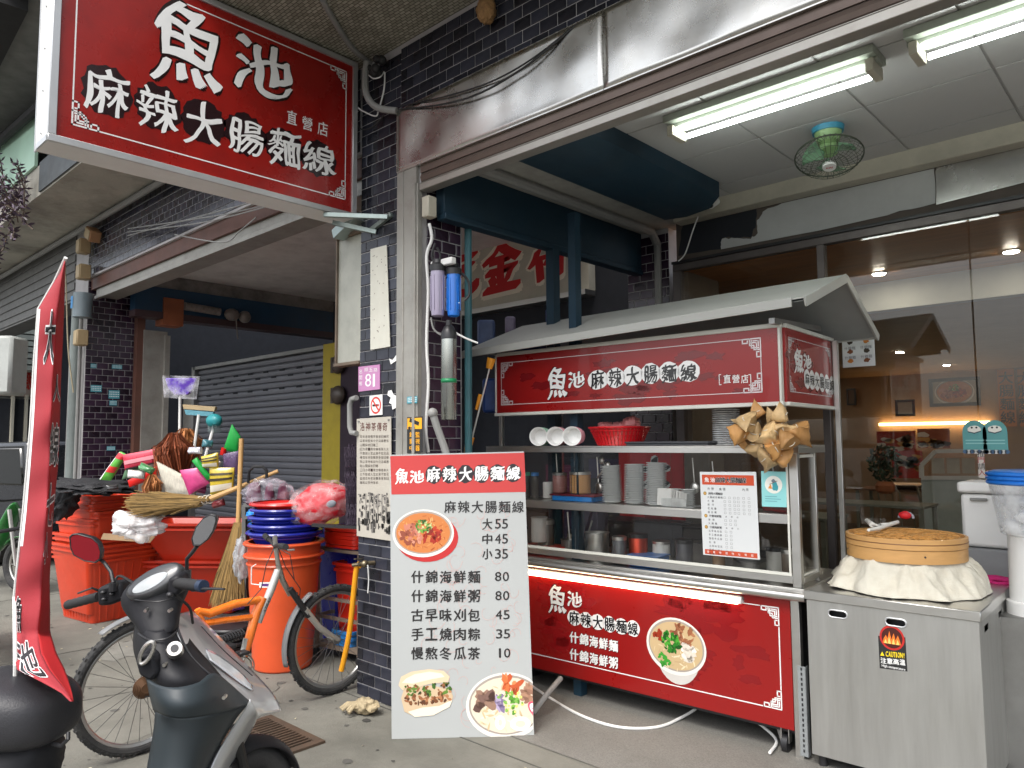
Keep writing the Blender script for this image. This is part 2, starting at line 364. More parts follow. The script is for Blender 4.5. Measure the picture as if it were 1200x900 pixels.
for x in (-9.2, -6.55): jt.box((x - .004, -2.2, .0005), (x + .004, 3.0, .0022))
for y in (0.6, 2.86): jt.box((-20, y - .004, .0006), (3, y + .004, .0024))
jt.build('pavement_joints', mat('joint_dirt', (0.07, 0.068, 0.06), 0.95), kind='structure')
M_PATCH = mat('cement_patch', (0.20, 0.195, 0.172), 0.85, var=0.2, bump=0.5, bscale=50, dirt=0.4)
for cx, cy, rx, ry in ((-6.3, 2.3, .3, .25),):
    b = MB(); q = [(cx + rx * math.cos(t * .35) * (1 + .25 * math.sin(t * 2.1)), cy + ry * math.sin(t * .35) * (1 + .25 * math.sin(t * 1.3)), .0035) for t in range(18)]
    b.add(q, [tuple(range(18))]); b.build('cement_patch', M_PATCH, kind='structure', smooth=False)
rnd = random.Random(5); b = MB()        # gum spots, grit and short cracks on the paving
for k in range(420):
    x, y = rnd.uniform(-8.5, -1.5), rnd.uniform(-.5, 3.0); r_ = rnd.choice((.006, .009, .012, .022)) * rnd.uniform(.6, 1.3); b.add([(x + r_ * math.cos(a_) * rnd.uniform(.7, 1.2), y + r_ * math.sin(a_) * rnd.uniform(.7, 1.2), .0031 + .00002 * (k % 9)) for a_ in [j * PI / 4 for j in range(8)]], [tuple(range(8))])
for k in range(7):
    x, y, a_ = rnd.uniform(-7.5, -3), rnd.uniform(.8, 2.7), rnd.uniform(0, 3)
    for j in range(12): x2, y2 = x + .06 * math.cos(a_), y + .06 * math.sin(a_); w_ = .0022; b.add([(x - w_ * math.sin(a_), y + w_ * math.cos(a_), .0036), (x2 - w_ * math.sin(a_), y2 + w_ * math.cos(a_), .0036), (x2 + w_ * math.sin(a_), y2 - w_ * math.cos(a_), .0036), (x + w_ * math.sin(a_), y - w_ * math.cos(a_), .0036)], [(0, 1, 2, 3)]); x, y = x2, y2; a_ += rnd.uniform(-.6, .6)
o = b.build('pavement_grit', mat('grit', (.07, .067, .06), .9, island=.5), smooth=False, kind='stuff')
b = MB()
for k in range(60): x, y, a_ = rnd.uniform(-7.5, -2.5), rnd.uniform(.9, 2.85), rnd.uniform(0, 6); r_ = rnd.uniform(.008, .02); b.add([(x + r_ * math.cos(a_), y + r_ * math.sin(a_), .005), (x - r_ * .5 * math.sin(a_), y + r_ * .5 * math.cos(a_), .009), (x - r_ * math.cos(a_), y - r_ * math.sin(a_), .004), (x + r_ * .5 * math.sin(a_), y - r_ * .5 * math.cos(a_), .005)], [(0, 1, 2, 3)])
b.build('litter', mat('litter_bits', (.35, .31, .22), .8, island=.6), smooth=False, kind='stuff')
gr = thing('drain_grate', 'rusty steel drain grate set in the pavement beside the brick pillar', 'drain grate', (-3.85, 1.95, 0))
b = MB(); b.box((-4.12, 1.70, .001), (-3.55, 1.74, .014)); b.box((-4.12, 2.28, .001), (-3.55, 2.32, .014)); b.box((-4.12, 1.74, .001), (-4.08, 2.28, .014)); b.box((-3.59, 1.74, .001), (-3.55, 2.28, .014))
b.build('frame', mat('rusty_grate', (0.10, 0.07, 0.05), 0.8, 0.5, var=0.3, dirt=0.5, dcol=(0.16, 0.07, 0.03)), gr)
b = MB(); b.box((-4.08, 1.74, .001), (-3.59, 2.28, .003)); b.build('pit', mat('drain_dark', (0.008, 0.008, 0.008), 0.9), gr)
b = MB()
for i in range(15): b.box((-4.07 + i * .0335, 1.74, .004), (-4.058 + i * .0335, 2.28, .013))
for y in (1.87, 2.0, 2.13): b.box((-4.08, y, .0035), (-3.59, y + .008, .0115))
b.build('bars', MC['rusty_grate'], gr)

# ================================================================ BUILDING 1: the noodle shop unit
def tiles(part, rootloc, o, r, u, w, h, m, tw=.124, th=.0735, gap=.0062, dep=.007, hide=None, stuff=False, name='tile'):
    o, r, u = Vector(o), Vector(r), Vector(u); n = r.cross(u); rl = Vector(rootloc)
    def shape(ww):
        hw, hh, c = ww / 2 - gap / 2, th / 2 - gap / 2, .003
        q = [(-hw, -hh, 0), (hw, -hh, 0), (hw, hh, 0), (-hw, hh, 0), (-hw, -hh, dep - c), (hw, -hh, dep - c), (hw, hh, dep - c), (-hw, hh, dep - c),
             (-hw + c, -hh + c, dep), (hw - c, -hh + c, dep), (hw - c, hh - c, dep), (-hw + c, hh - c, dep)]
        return [r * a + u * b_ + n * c_ for a, b_, c_ in q], [(0, 1, 5, 4), (1, 2, 6, 5), (2, 3, 7, 6), (3, 0, 4, 7), (4, 5, 9, 8), (5, 6, 10, 9), (6, 7, 11, 10), (7, 4, 8, 11), (8, 9, 10, 11)]
    cache = {}; big = MB(); k = 0
    for j in range(int(h / th)):
        x = -tw / 2 if j % 2 else 0.0
        while x < w - .012:
            a, b_ = max(0, x), min(w, x + tw)
            if b_ - a > .02:
                cx, cz = (a + b_) / 2, (j + .5) * th
                if not (hide and hide(cx, cz)):
                    key = round(b_ - a, 3)
                    if key not in cache:
                        cache[key] = shape(key)
                    vs, fs = cache[key]; pos = o + r * cx + u * cz
                    if stuff: big.add([p + pos for p in vs], fs)
                    else:
                        if (key, 'm') not in cache:
                            me = bpy.data.meshes.new(name); me.from_pydata([tuple(p) for p in vs], [], fs); me.materials.append(m); cache[(key, 'm')] = me
                        ob = bpy.data.objects.new(name, cache[(key, 'm')]); C.objects.link(ob); ob.parent = part; ob.location = pos - rl + n * random.uniform(-.0012, .0008); k += 1
            x += tw
    if stuff: big.build('tiles', m, part, smooth=False, kind='stuff')
    return k
B1 = (-3.7, 2.9, 0)
bd = thing('noodle_shop_building', 'noodle shop front with dark tiled pillar and steel fascia over its open shutter', 'building', B1)
pil = MB(); pil.box((-4.08, 2.9, 0), (-3.66, 3.22, 4.17)); pil = pil.build('tiled_pillar', M_GROUT, bd)
tiles(pil, B1, (-4.08, 2.9, 0), (1, 0, 0), (0, 0, 1), .42, 4.17, M_TILE)
lw = MB(); lw.box((-3.66, 2.9, 3.20), (4.5, 2.98, 4.17)); lw = lw.build('lintel_wall', M_GROUT, bd)
tiles(lw, B1, (-3.66, 2.9, 3.70), (1, 0, 0), (0, 0, 1), 2.4, .47, M_TILE)
jw = MB(); jw.box((-3.68, 2.905, 0), (-3.482, 3.26, 3.3)); jw = jw.build('side_wall', M_GROUT, bd)
tiles(jw, B1, (-3.482, 2.96, .6), (0, 1, 0), (0, 0, 1), .29, 2.65, M_TILEP)
b = MB()                                                       # door frame: folded guide channel of the shutter
b.box((-3.665, 2.872, 0), (-3.475, 2.90, 3.315)); b.box((-3.475, 2.875, 0), (-3.462, 2.91, 3.2)); b.box((-3.60, 2.866, 0), (-3.594, 2.873, 3.31)); b.box((-3.50, 2.862, 0), (-3.476, 2.873, 3.2))
b.build('shutter_guide', M_GALV, bd, bevel=.002)
# stainless fascia, dented sheet in three lengths
M_FASC = mat('dented_stainless', (0.66, 0.655, 0.62), 0.28, 1.0, var=0.06, scale=3, dirt=0.35, dcol=(0.42, 0.37, 0.28), dscale=3, rvar=0.12)
def fascia(x0, x1):
    b = MB(); nx = int((x1 - x0) * 30)
    def f(a, c):
        x = x0 + (x1 - x0) * a; z = 3.315 + .40 * c
        d = .022 * noise.noise(Vector((x * 2.2, z * 2.0, 3))) + .004 * noise.noise(Vector((x * 6, z * 4, 1)))
        e = min(a, 1 - a) * (x1 - x0); d *= min(1, e * 8) * math.sin(PI * min(1, max(0, c))) ** .5 if 0 < c < 1 else 0
        return (x, 2.868 - d, z)
    b.sheet(nx, 14, f); b.build('fascia_panel', M_FASC, bd, ang=80, solid=.002)
    e = MB(); e.box((x0, 2.866, 3.308), (x1, 2.9, 3.3145)); e.box((x0, 2.872, 3.7165), (x1, 2.9, 3.722)); e.build('fascia_edge', M_FASC, bd)
for x0, x1 in ((-3.66, -2.05), (-2.047, -.25), (-.247, 1.6), (1.603, 3.4)): fascia(x0, x1)
b = MB(); b.box((-3.664, 2.866, 3.31), (-3.6605, 2.9, 3.72)); b.build('fascia_end', M_FASC, bd)
# rolled-up shutter rails under the fascia
b = MB(); b.box((-3.455, 2.888, 3.262), (4.2, 2.95, 3.307)); b.tube([(-3.455, 2.925, 3.235), (4.2, 2.925, 3.235)], .038, 10)
b.build('shutter_curtain', mat('brown_shutter', (0.16, 0.12, 0.10), 0.4, 0.5, var=0.15, dirt=0.3), bd)
b = MB(); b.box((-3.455, 2.88, 3.15), (4.2, 2.955, 3.192)); b.box((-3.455, 2.886, 3.195), (4.2, 2.90, 3.203)); 
b.build('bottom_rail', mat('worn_aluminium', (0.42, 0.40, 0.36), 0.4, 0.7, var=0.15, dirt=0.4, dcol=(0.15, 0.12, 0.1), dscale=6), bd, bevel=.003)
# soffit with small mosaic tiles
def mosaic_mat():
    m = mat('mosaic_soffit', (0.44, 0.425, 0.35), 0.6, var=0.25, scale=2, dirt=0.4, dcol=(0.16, 0.14, 0.11), dscale=1.5)
    t = m.node_tree; N = t.nodes; L = t.links; b = N['Principled BSDF']
    br = N.new('ShaderNodeTexBrick'); br.inputs['Scale'].default_value = 1.0; br.inputs['Brick Width'].default_value = .046; br.inputs['Row Height'].default_value = .023; br.inputs['Mortar Size'].default_value = .0025
    br.inputs['Color1'].default_value = (1, 1, 1, 1); br.inputs['Color2'].default_value = (.75, .76, .74, 1); br.inputs['Mortar'].default_value = (.4, .38, .35, 1)
    tc = N.new('ShaderNodeTexCoord'); L.new(tc.outputs['Object'], br.inputs['Vector']); ln = b.inputs['Base Color'].links[0].from_socket
    mx = N.new('ShaderNodeMix'); mx.data_type = 'RGBA'; mx.blend_type = 'MULTIPLY'; mx.inputs[0].default_value = 1; L.new(ln, mx.inputs[6]); L.new(br.outputs[0], mx.inputs[7]); L.new(mx.outputs[2], b.inputs['Base Color'])
    bp = N.new('ShaderNodeBump'); bp.inputs['Strength'].default_value = .6; bp.inputs['Distance'].default_value = .004; bp.invert = True; L.new(br.outputs['Fac'], bp.inputs['Height']); L.new(bp.outputs[0], b.inputs['Normal'])
    return m
b = MB(); b.box((-5.2, 1.75, 4.174), (4.5, 2.9, 4.55)); b.build('soffit_slab', mosaic_mat(), bd)
b = MB(); b.box((-5.2, 2.9, 4.174), (4.5, 3.2, 7.5)); b.build('upper_wall', mosaic_mat(), bd)
# interior ceiling of separate white boards in a grid
M_CEIL = mat('ceiling_board', (0.50, 0.50, 0.49), 0.8, var=0.05, scale=2, bump=0.1, bscale=90, dirt=0.1, dcol=(0.35, 0.33, 0.3), objrand=0.05)
b = MB(); b.box((-3.46, 2.98, 3.42), (3.0, 5.1, 3.46)); cg = b.build('ceiling', mat('ceiling_strip', (0.36, 0.36, 0.345), 0.7), bd)
me = MB(); me.box((-.293, -.293, 0), (.293, .293, .006)); me = me.mesh('ceiling_board', None, False); me.materials.append(M_CEIL)
for i in range(9):
    for j in range(4):
        ob = bpy.data.objects.new('ceiling_board', me); C.objects.link(ob); ob.parent = cg
        ob.location = Vector((-2.46 + .6 * i + .3 - .6, 2.96 + .6 * j + .33, 3.4135)) - Vector(B1)
b = MB(); b.box((-2.95, 5.02, 3.30), (3, 5.14, 3.42)); b.build('ceiling_beam', M_CREAM, bd, bevel=.006)
# blue painted beams and posts on the left side of the shop
b = MB()
sec = [(-2.90, 3.42), (-2.90, 3.29), (-2.84, 3.235), (-2.66, 3.22), (-2.48, 3.24), (-2.40, 3.31), (-2.40, 3.42)]
b.loft([[(x, y, z) for x, z in sec] for y in (3.02, 4.6, 4.72)]); b.build('ceiling_duct', M_BLUE, bd)
b = MB(); b.box((-3.44, 3.0, 3.02), (-3.36, 5.3, 3.33)); b.box((-3.43, 3.0, 2.98), (-3.345, 5.3, 3.02)); b.build('side_beam', M_BLUE, bd, bevel=.004)
b = MB(); b.box((-3.44, 3.0, 3.33), (-2.87, 5.3, 3.42)); b.build('side_ceiling', mat('grey_plaster', (0.36, 0.35, 0.32), 0.9, var=0.15, dirt=0.4), bd)
b = MB(); b.tube([(-3.2, 3.0, 3.30), (-3.2, 5.1, 3.30), (-3.2, 5.2, 3.2), (-3.2, 5.2, 2.2)], .035, 10); b.build('ceiling_pipe', M_CABLE, bd)
for (x, y), w in (((673, 300), .06), ((648, 340), .07)):
    p = at(x, y, 'X', -3.0 if x == 673 else -3.38); b = MB(); b.box((p.x - w / 2, p.y - w / 2, 0), (p.x + w / 2, p.y + w / 2, 3.12 if x == 673 else 3.0)); b.build('post', M_BLUE, bd)
b = MB(); b.tube([(-3.43, 3.27, 0), (-3.43, 3.27, 3.3)], .024, 10); b.build('teal_post', mat('teal_paint', (0.03, 0.12, 0.14), 0.5, var=.2, dirt=.4), bd)
bc = MB(); bc.box((-3.5, 5.2, 0), (-3.1, 5.55, 3.42)); bc = bc.build('rear_column', M_GROUT, bd)
tiles(bc, B1, (-3.5, 5.2, 1.6), (1, 0, 0), (0, 0, 1), .4, 1.7, M_TILEP)
# dark back of the shop and partition
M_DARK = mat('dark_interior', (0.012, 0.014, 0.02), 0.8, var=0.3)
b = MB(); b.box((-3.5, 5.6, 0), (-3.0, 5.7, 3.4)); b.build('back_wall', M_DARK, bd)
G = 5.1
b = MB()
for z0, z1, y0 in ((2.93, 2.985, G - .02), ): b.box((-3.0, y0, z0), (3, y0 + .06, z1))
b.box((-3.0, G - .02, .0), (-2.93, G + .04, 2.93)); b.box((-1.88, G - .02, 0), (-1.83, G + .04, 2.93)); b.box((-2.93, G - .015, .0), (3, G + .035, .09))
b.build('partition_frame', mat('brown_grey_frame', (.12, .105, .10), .4, .5, var=.2, dirt=.3), bd, bevel=.003)
b = MB(); b.box((-3.0, G - .035, 2.985), (3, G + .01, 3.005)); b.build('partition_rail', M_BLACK, bd)
for x0, x1 in ((-2.93, -1.88), (-1.83, -.985), (-.975, .6), (.61, 2.9)):
    b = MB(); b.box((x0, G, .09), (x1, G + .008, 2.93)); b.build('glass_pane', glass_mat('partition_glass', (1, .985, .95), 1.0, 0.01, .96), bd)
b = MB(); b.box((-3.0, G + .05, 3.0), (3, G + .09, 3.42)); b.build('header_board', mat('bare_board', (0.11, 0.09, 0.075), 0.8, var=.2, dirt=.5), bd)
# torn grey panel over the partition
pts = [(845, 292), (846, 280), (860, 279), (880, 280), (888, 273), (887, 258), (894, 248), (916, 238), (930, 228), (960, 221), (985, 213), (1010, 211), (1040, 205), (1060, 200), (1080, 199), (1094, 188), (1096, 238), (1040, 252), (960, 270)]
def torn(pts, name, m, y, k):
    pts = [(a + (c - a) * f / 4 + (random.uniform(-1, 1) if f and abs(c - a) < 60 else 0), b_ + (d - b_) * f / 4 + (random.uniform(-1.6, 1.6) if f and abs(c - a) < 60 else 0)) for (a, b_), (c, d) in zip(pts, pts[1:] + pts[:1]) for f in range(4)]
    q = [at(a, c, 'Y', y) for a, c in pts]; b = MB(); b.prism([(p.x, min(p.z, 3.3)) for p in q], (0, y, 0), (1, 0, 0), (0, 0, 1), .006); return b.build(name, m, bd, smooth=False)
torn(pts, 'torn_panel', mat('grey_sheet', (0.50, 0.51, 0.50), 0.5, var=0.05, dirt=.15), G + .045, 0)
torn([(1097, 186), (1140, 176), (1200, 160), (1260, 145), (1260, 205), (1200, 214), (1097, 240)], 'steel_panel', mat('dull_bright_sheet', (0.5, 0.49, 0.47), 0.25, .9, var=.1, dirt=.3), G + .04, 0)
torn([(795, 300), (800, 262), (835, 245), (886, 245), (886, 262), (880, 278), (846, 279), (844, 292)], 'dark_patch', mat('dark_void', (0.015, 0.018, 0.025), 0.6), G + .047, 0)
# dining room behind the glass
M_WCEIL = mat('orange_wood_ceiling', (0.46, 0.19, 0.055), 0.4, var=0.35, scale=4, stretch=(.3, 3, 1))
M_DWALL = mat('tan_dining_wall', (0.36, 0.25, 0.16), 0.7, var=0.1, dirt=.2)
b = MB(); b.box((-3.0, G + .1, 2.94), (3.2, 6.72, 2.97)); b.box((-8.4, 5.72, 2.94), (-3.001, 6.72, 2.97)); b.build('dining_ceiling', M_WCEIL, bd)
b = MB(); b.box((-8.4, 6.72, 2.70), (3.2, 6.84, 2.97)); b.build('dining_beam', mat('pale_beam', (0.40, 0.41, 0.38), 0.7, var=.1), bd)
b = MB(); b.box((-8.4, 15.0, 0), (4.2, 15.1, 3.0)); b.build('dining_wall', M_DWALL, bd); b = MB(); b.box((-8.5, 6.84, 2.8), (4.2, 15.0, 2.85)); b.build('dining_ceiling_rear', M_DWALL, bd); b = MB(); b.box((4.1, G + .1, 0), (4.2, 15.0, 3.0)); b.build('dining_side_wall', M_DWALL, bd); b = MB(); b.box((-8.5, 5.64, 0), (-8.4, 15.1, 3.0)); b.build('dining_side_wall', M_DWALL, bd)
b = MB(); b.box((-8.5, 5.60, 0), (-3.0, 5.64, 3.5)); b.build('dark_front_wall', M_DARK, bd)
b = MB(); b.box((-3.0, G + .1, 0), (-2.93, 5.7, 2.94)); b.build('dining_jamb', mat('grey_brown_wall', (.22, .18, .14), .8, var=.1), bd)
b = MB(); b.box((-8.4, 5.16, .006), (4.1, 15.0, .012)); b.build('dining_floor', mat('dark_floor_tile', (0.07, 0.06, 0.05), 0.35, var=.2), bd)
for p in [at(1030, 320, 'Z', 2.938), at(1185, 294, 'Z', 2.938)] + [Vector((x, y, 2.798)) for x in (-5.5, -3, -.5, 2) for y in (8.5, 11, 13.5)]:  # grid of downlights past the beam is added, unseen, to brighten the room
    Z_ = p.z - 2.938; b = MB(); b.cyl((p.x, p.y, 2.930 + Z_), (p.x, p.y, 2.939 + Z_), .055, 20); dl = b.build('downlight', M_WHITE, bd)
    b = MB(); b.cyl((p.x, p.y, 2.926 + Z_), (p.x, p.y, 2.9295 + Z_), .045, 20); b.build('diffuser', mat('downlight_glow', (1, 1, 1), .5, emit=(1, .93, .8), es=85, var=0, rvar=0), dl)
b = MB(); q0_, q1_ = at(1030, 499, 'Y', 14.9), at(1160, 493, 'Y', 14.9); b.box((q0_.x, 14.9, q0_.z), (q1_.x, 14.96, q0_.z + .05)); b.build('cove_light', mat('warm_strip', (1, .8, .5), .5, emit=(1, .62, .28), es=5, var=0, rvar=0), bd)

# ================================================================ BUILDING 2: neighbour on the left
B2 = (-9.5, 2.9, 0)
b2 = thing('hardware_shop_building', 'old household goods shop with dark tiled pillar, tiled lintel and blue beam inside', 'building', B2)
fp = MB(); fp.box((-9.95, 2.9, 0), (-9.5, 3.43, 4.17)); fp = fp.build('tiled_pillar', M_GROUT, b2)
tiles(fp, B2, (-9.5, 2.9, .88), (0, 1, 0), (0, 0, 1), .53, 2.65, M_TILEP)
ll = MB(); ll.box((-9.5, 2.9, 3.56), (-4.085, 3.2, 4.17)); ll = ll.build('tiled_lintel', M_GROUT, b2)
tiles(ll, B2, (-9.5, 2.9, 3.58), (1, 0, 0), (0, 0, 1), 5.4, .59, M_TILES, stuff=True)
b = MB(); b.box((-9.5, 2.93, 3.42), (-4.085, 3.12, 3.56)); b.box((-9.5, 3.43, 0), (-9.40, 3.52, 3.42)); b.build('brown_frame', M_BROWN, b2)
b = MB(); b.box((-9.4, 2.96, 3.33), (-4.085, 3.2, 3.42)); b.box((-9.4, 2.94, 3.30), (-4.085, 2.98, 3.34)); b.build('shutter_rail', M_GALV, b2, bevel=.003)
b = MB(); b.box((-9.44, 3.5, 0), (-9.38, 3.78, 3.0)); b.box((-9.385, 3.74, 0), (-9.34, 3.80, 2.95)); b.build('shutter_guide', M_GALV, b2)
b = MB(); b.box((-9.6, 3.2, 3.66), (-4.085, 9, 3.7)); b.build('ceiling', mat('grey_ceiling', (0.68, 0.67, 0.65), 0.9, var=.12, dirt=.3, dcol=(.12, .11, .1)), b2)
b = MB(); b.box((-9.3, 3.3, 3.20), (-9.15, 9.5, 3.50)); b.build('blue_beam', mat('deep_blue_paint', (0.008, 0.05, 0.11), .5, var=.2, scale=3, dirt=.3), b2)
b = MB(); b.box((-9.32, 3.3, 3.50), (-9.17, 9.5, 3.66)); b.build('stained_wall_strip', mat('stained_plaster', (.22, .21, .2), .9, var=.2, dirt=.8, dcol=(.04, .04, .04), dscale=3.5), b2)
b = MB(); b.box((-9.33, 3.3, 3.12), (-9.13, 9.5, 3.20)); b.build('brown_rail', mat('plum_rail', (.06, .03, .035), .5, var=.2, dirt=.3), b2)
b = MB(); b.box((-9.36, 3.62, 3.05), (-9.12, 3.86, 3.38)); b.build('orange_panel', mat('faded_orange_paint', (.30, .09, .035), .6, var=.2, dirt=.4), b2)
b = MB(); b.tube([(-9.1, 3.86, 3.30), (-9.08, 4.3, 3.28)], .05, 12); b.ell((-9.06, 4.45, 3.26), (.08, .1, .08)); b.ell((-9.05, 4.62, 3.25), (.07, .08, .08)); b.tube([(-9.04, 4.5, 3.2), (-9.04, 4.52, 3.0), (-9.04, 4.53, 2.95)], .008, 6)
b.build('shutter_motor', mat('dusty_motor', (.25, .22, .2), .6, .4, var=.5, scale=20, dirt=.5), b2)
# grey roller shutter standing closed inside, one object per slat
sh = MB(); sh.box((-11.2, 5.02, .0), (-6.0, 5.05, 2.76)); sh = sh.build('roller_shutter', mat('shutter_back', (.05, .05, .055), .6), b2)
M_SLAT = mat('grey_shutter_slat', (0.19, 0.195, 0.22), 0.4, .3, var=.1, scale=2, objrand=.05, dirt=.1)
sl_ = MB(); pr = [(0, 0), (.018, .008), (.026, .03), (.026, .055), (.012, .074), (0, .078)]
sl_.loft([[(x, -d, z) for d, z in pr] for x in (-2.6, 2.6)]); me = sl_.mesh('slat'); me.materials.append(M_SLAT)
for i in range(33):
    ob = bpy.data.objects.new('slat', me); C.objects.link(ob); ob.parent = sh; ob.location = Vector((-8.6, 5.02, .08 + .0805 * i)) - Vector(B2)
hb = MB()
for r_, z in enumerate((2.55, 2.47, 2.31)):
    for k in range(12):
        x = -10.9 + k * .42 + (r_ % 2) * .21; hb.box((x, 4.985, z), (x + .12, 4.9915, z + .022))
hb.build('vent_slots', M_DARK, b2, kind='stuff')
b = MB(); b.box((-11.25, 4.93, 2.735), (-6.0, 5.06, 2.78)); b.box((-11.3, 4.93, 0), (-11.2, 5.06, 2.78)); b.build('shutter_frame', M_STEELD, b2)
p = at(385, 450, 'Y', 4.98); q = at(403, 450, 'Y', 4.98)
b = MB(); b.box((p.x, 4.9, 0), (q.x + .05, 4.98, 2.78)); b.build('yellow_panel', mat('mustard_paint', (.40, .31, .02), .5, var=.12, dirt=.25), b2)
b = MB(); b.box((q.x + .05, 4.9, 0), (-5.98, 5.0, 2.8)); b.build('dark_side', mat('dark_plum_wall', (.03, .018, .03), .8, var=.2), b2); b = MB(); b.box((-4.10, 3.22, 0), (-4.085, 3.45, 3.66)); b.build('party_wall', MC['dark_plum_wall'], b2)
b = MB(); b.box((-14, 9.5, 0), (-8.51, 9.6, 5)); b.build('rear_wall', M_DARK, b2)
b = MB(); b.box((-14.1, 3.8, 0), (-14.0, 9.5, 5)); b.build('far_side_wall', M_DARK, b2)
for dy in (452, 488):
    pp = at(399, dy - 25, 'Y', 4.86); b = MB(); b.box((pp.x - .16, 4.83, pp.z - .09), (pp.x - .06, 4.9, pp.z + .09)); b.ell((pp.x - .02, 4.84, pp.z), (.12, .07, .11)); b.build('utility_meter', mat('meter_brown', (.06, .045, .035), .4, var=.4), b2)
b = MB()
for i, (y0, y1, z0, z1) in enumerate(((5.2, 5.6, 1.55, 2.55),)): b.box((-12.2, y0, z0), (-11.6, y1, z1))
b.build('grey_door', M_GALV, b2)
b = MB(); b.box((-12.6, 4.6, 2.1), (-12.2, 4.95, 2.6)); b.build('beige_box', M_CREAM, b2)
b = MB(); b.box((-12.6, 4.6, .9), (-12.25, 4.95, 2.08)); b.build('red_panel', mat('dull_red', (.16, .02, .02), .6, var=.2), b2)
# slab over the footway with a pipe along its inner corner
b = MB(); b.box((-16, 2.15, 4.172), (-5.205, 2.9, 4.50)); b.build('soffit_slab', mat('stained_soffit', (.44, .42, .36), .85, var=.25, scale=1.5, bump=.4, bscale=18, dirt=.75, dcol=(.07, .06, .05), dscale=1.2), b2)
b = MB(); b.box((-8.6, 2.13, 4.19), (-5.5, 2.148, 4.50)); b.build('slab_edge_panel', mat('dark_edge_sheet', (.07, .08, .085), .6, var=.3, dirt=.4), b2)
b = MB(); b.tube([(-15, 2.80, 4.12), (-8, 2.80, 4.12), (-5.0, 2.80, 4.13)], .032, 10); b.build('conduit', M_CABLE, b2)
for x0, x1, z0, z1, m_, nm in ((-16, -5.3, 5.35, 5.6, mat('dark_slab', (.22, .23, .22), .8, var=.3), 'balcony_slab'),): b = MB(); b.box((x0, 1.4, z0), (x1, 3.0, z1)); b.build(nm, m_, b2)
b = MB()
for k in range(9): b.bar((-12 + k * .5, 2.2, 4.5), (-12 + k * .5, 2.2, 5.35), .02, .02)
for z in (4.75, 5.0, 5.2): b.bar((-14, 2.2, z), (-6.5, 2.2, z), .02, .02)
b.build('balcony_grille', mat('dark_grille', (.03, .035, .035), .5, .5), b2, kind='stuff')
b = MB(); b.box((-14.5, 2.12, 4.505), (-8.75, 2.15, 5.15)); b.build('balcony_sheet', mat('pale_green_sheet', (.45, .68, .52), .4, var=.3, scale=1), b2)
b = MB(); b.tube([(-13, 2.05, 5.25), (-6.5, 2.05, 4.9)], .05, 8); b.bar((-14, 1.9, 5.2), (-7.0, 1.5, 5.3), .2, .16); b.build('balcony_pipe', M_BRUB, b2)
b = MB(); b.box((-22, 2.9, 3.35), (-9.95, 3.2, 4.17)); b.build('street_beam', mat('dark_beam', (.14, .14, .135), .7, var=.3, dirt=.4), b2)
b = MB()
for k in range(7): b.box((-22, 2.885, 3.38 + k * .115), (-9.96, 2.899, 3.46 + k * .115))
b.build('beam_boards', mat('dark_board', (.13, .13, .125), .6, var=.3), b2, kind='stuff')
b = MB(); b.box((-16, 3.0, 4.50), (-5.2, 3.2, 7.5)); b.build('upper_wall', mat('dim_green_wall', (.22, .27, .25), .8, var=.3, dirt=.3), b2)
# ================================================================ HANGING SIGNBOARD
SX = -4.05
sg = thing('hanging_signboard', 'big red projecting lightbox sign with white brush characters over the footway', 'signboard', (SX, 2.8, 3.05))
b = MB(); b.box((SX - .20, 1.03, 3.085), (SX - .004, 2.83, 4.16)); b.build('sign_box', M_WHITE, sg, bevel=.004)
M_ALU = mat('aluminium_trim', (0.56, 0.57, 0.57), 0.35, .6, var=.06, dirt=.2, dcol=(.25, .24, .22))
b = MB(); y0, y1, z0, z1, w = 1.03, 2.83, 3.085, 4.16, .035
for a, c in (((y0, z0), (y1, z0 + w)), ((y0, z1 - w), (y1, z1)), ((y0, z0 + w), (y0 + w, z1 - w)), ((y1 - w, z0 + w), (y1, z1 - w))): b.box((SX - .003, a[0], a[1]), (SX + .014, c[0], c[1]))
b.build('trim_frame', M_ALU, sg, bevel=.002)
b = MB(); b.box((SX - .205, y0 - .004, z0 - .004), (SX - .195, y0 + .006, z1)); b.box((SX - .17, y0 - .006, z0), (SX - .0, y0 - .002, z0 + .03))
for i in range(5): b.cyl((SX - .1, y0 - .006, 3.15 + i * .22), (SX - .1, y0 + .002, 3.15 + i * .22), .006, 8)
b.build('side_trim', M_ALU, sg)
M_SIGNR = mat('red_sign_face', S(146, 24, 18), 0.28, var=.2, scale=1.6, dirt=.45, dcol=S(70, 14, 16), dscale=2.6, coat=.25, bump=0)
b = MB(); b.box((SX - .006, y0 + w, z0 + w), (SX, y1 - w, z1 - w)); b.build('red_face', M_SIGNR, sg, smooth=False)
pr = Print((SX, y0, z0), (0, 1, 0), (0, 0, 1), step=.0006)
CH = (('魚', 178, 8, 262, 100), ('池', 274, 48, 342, 111))
DK = S(40, 18, 20)
L1, R1, B1_, T1 = .105, 1.715, .115, .985
pr.line([(L1, B1_ + .12), (L1, T1 - .12)], .007, WHITE); pr.line([(R1, B1_ + .12), (R1, T1 - .12)], .007, WHITE); pr.line([(L1 + .12, B1_), (R1 - .12, B1_)], .007, WHITE); pr.line([(L1 + .12, T1), (R1 - .12, T1)], .007, WHITE)
pr.fret(L1, B1_, 1, 1, .12, WHITE); pr.fret(R1, B1_, -1, 1, .12, WHITE); pr.fret(L1, T1, 1, -1, .12, WHITE); pr.fret(R1, T1, -1, -1, .12, WHITE)
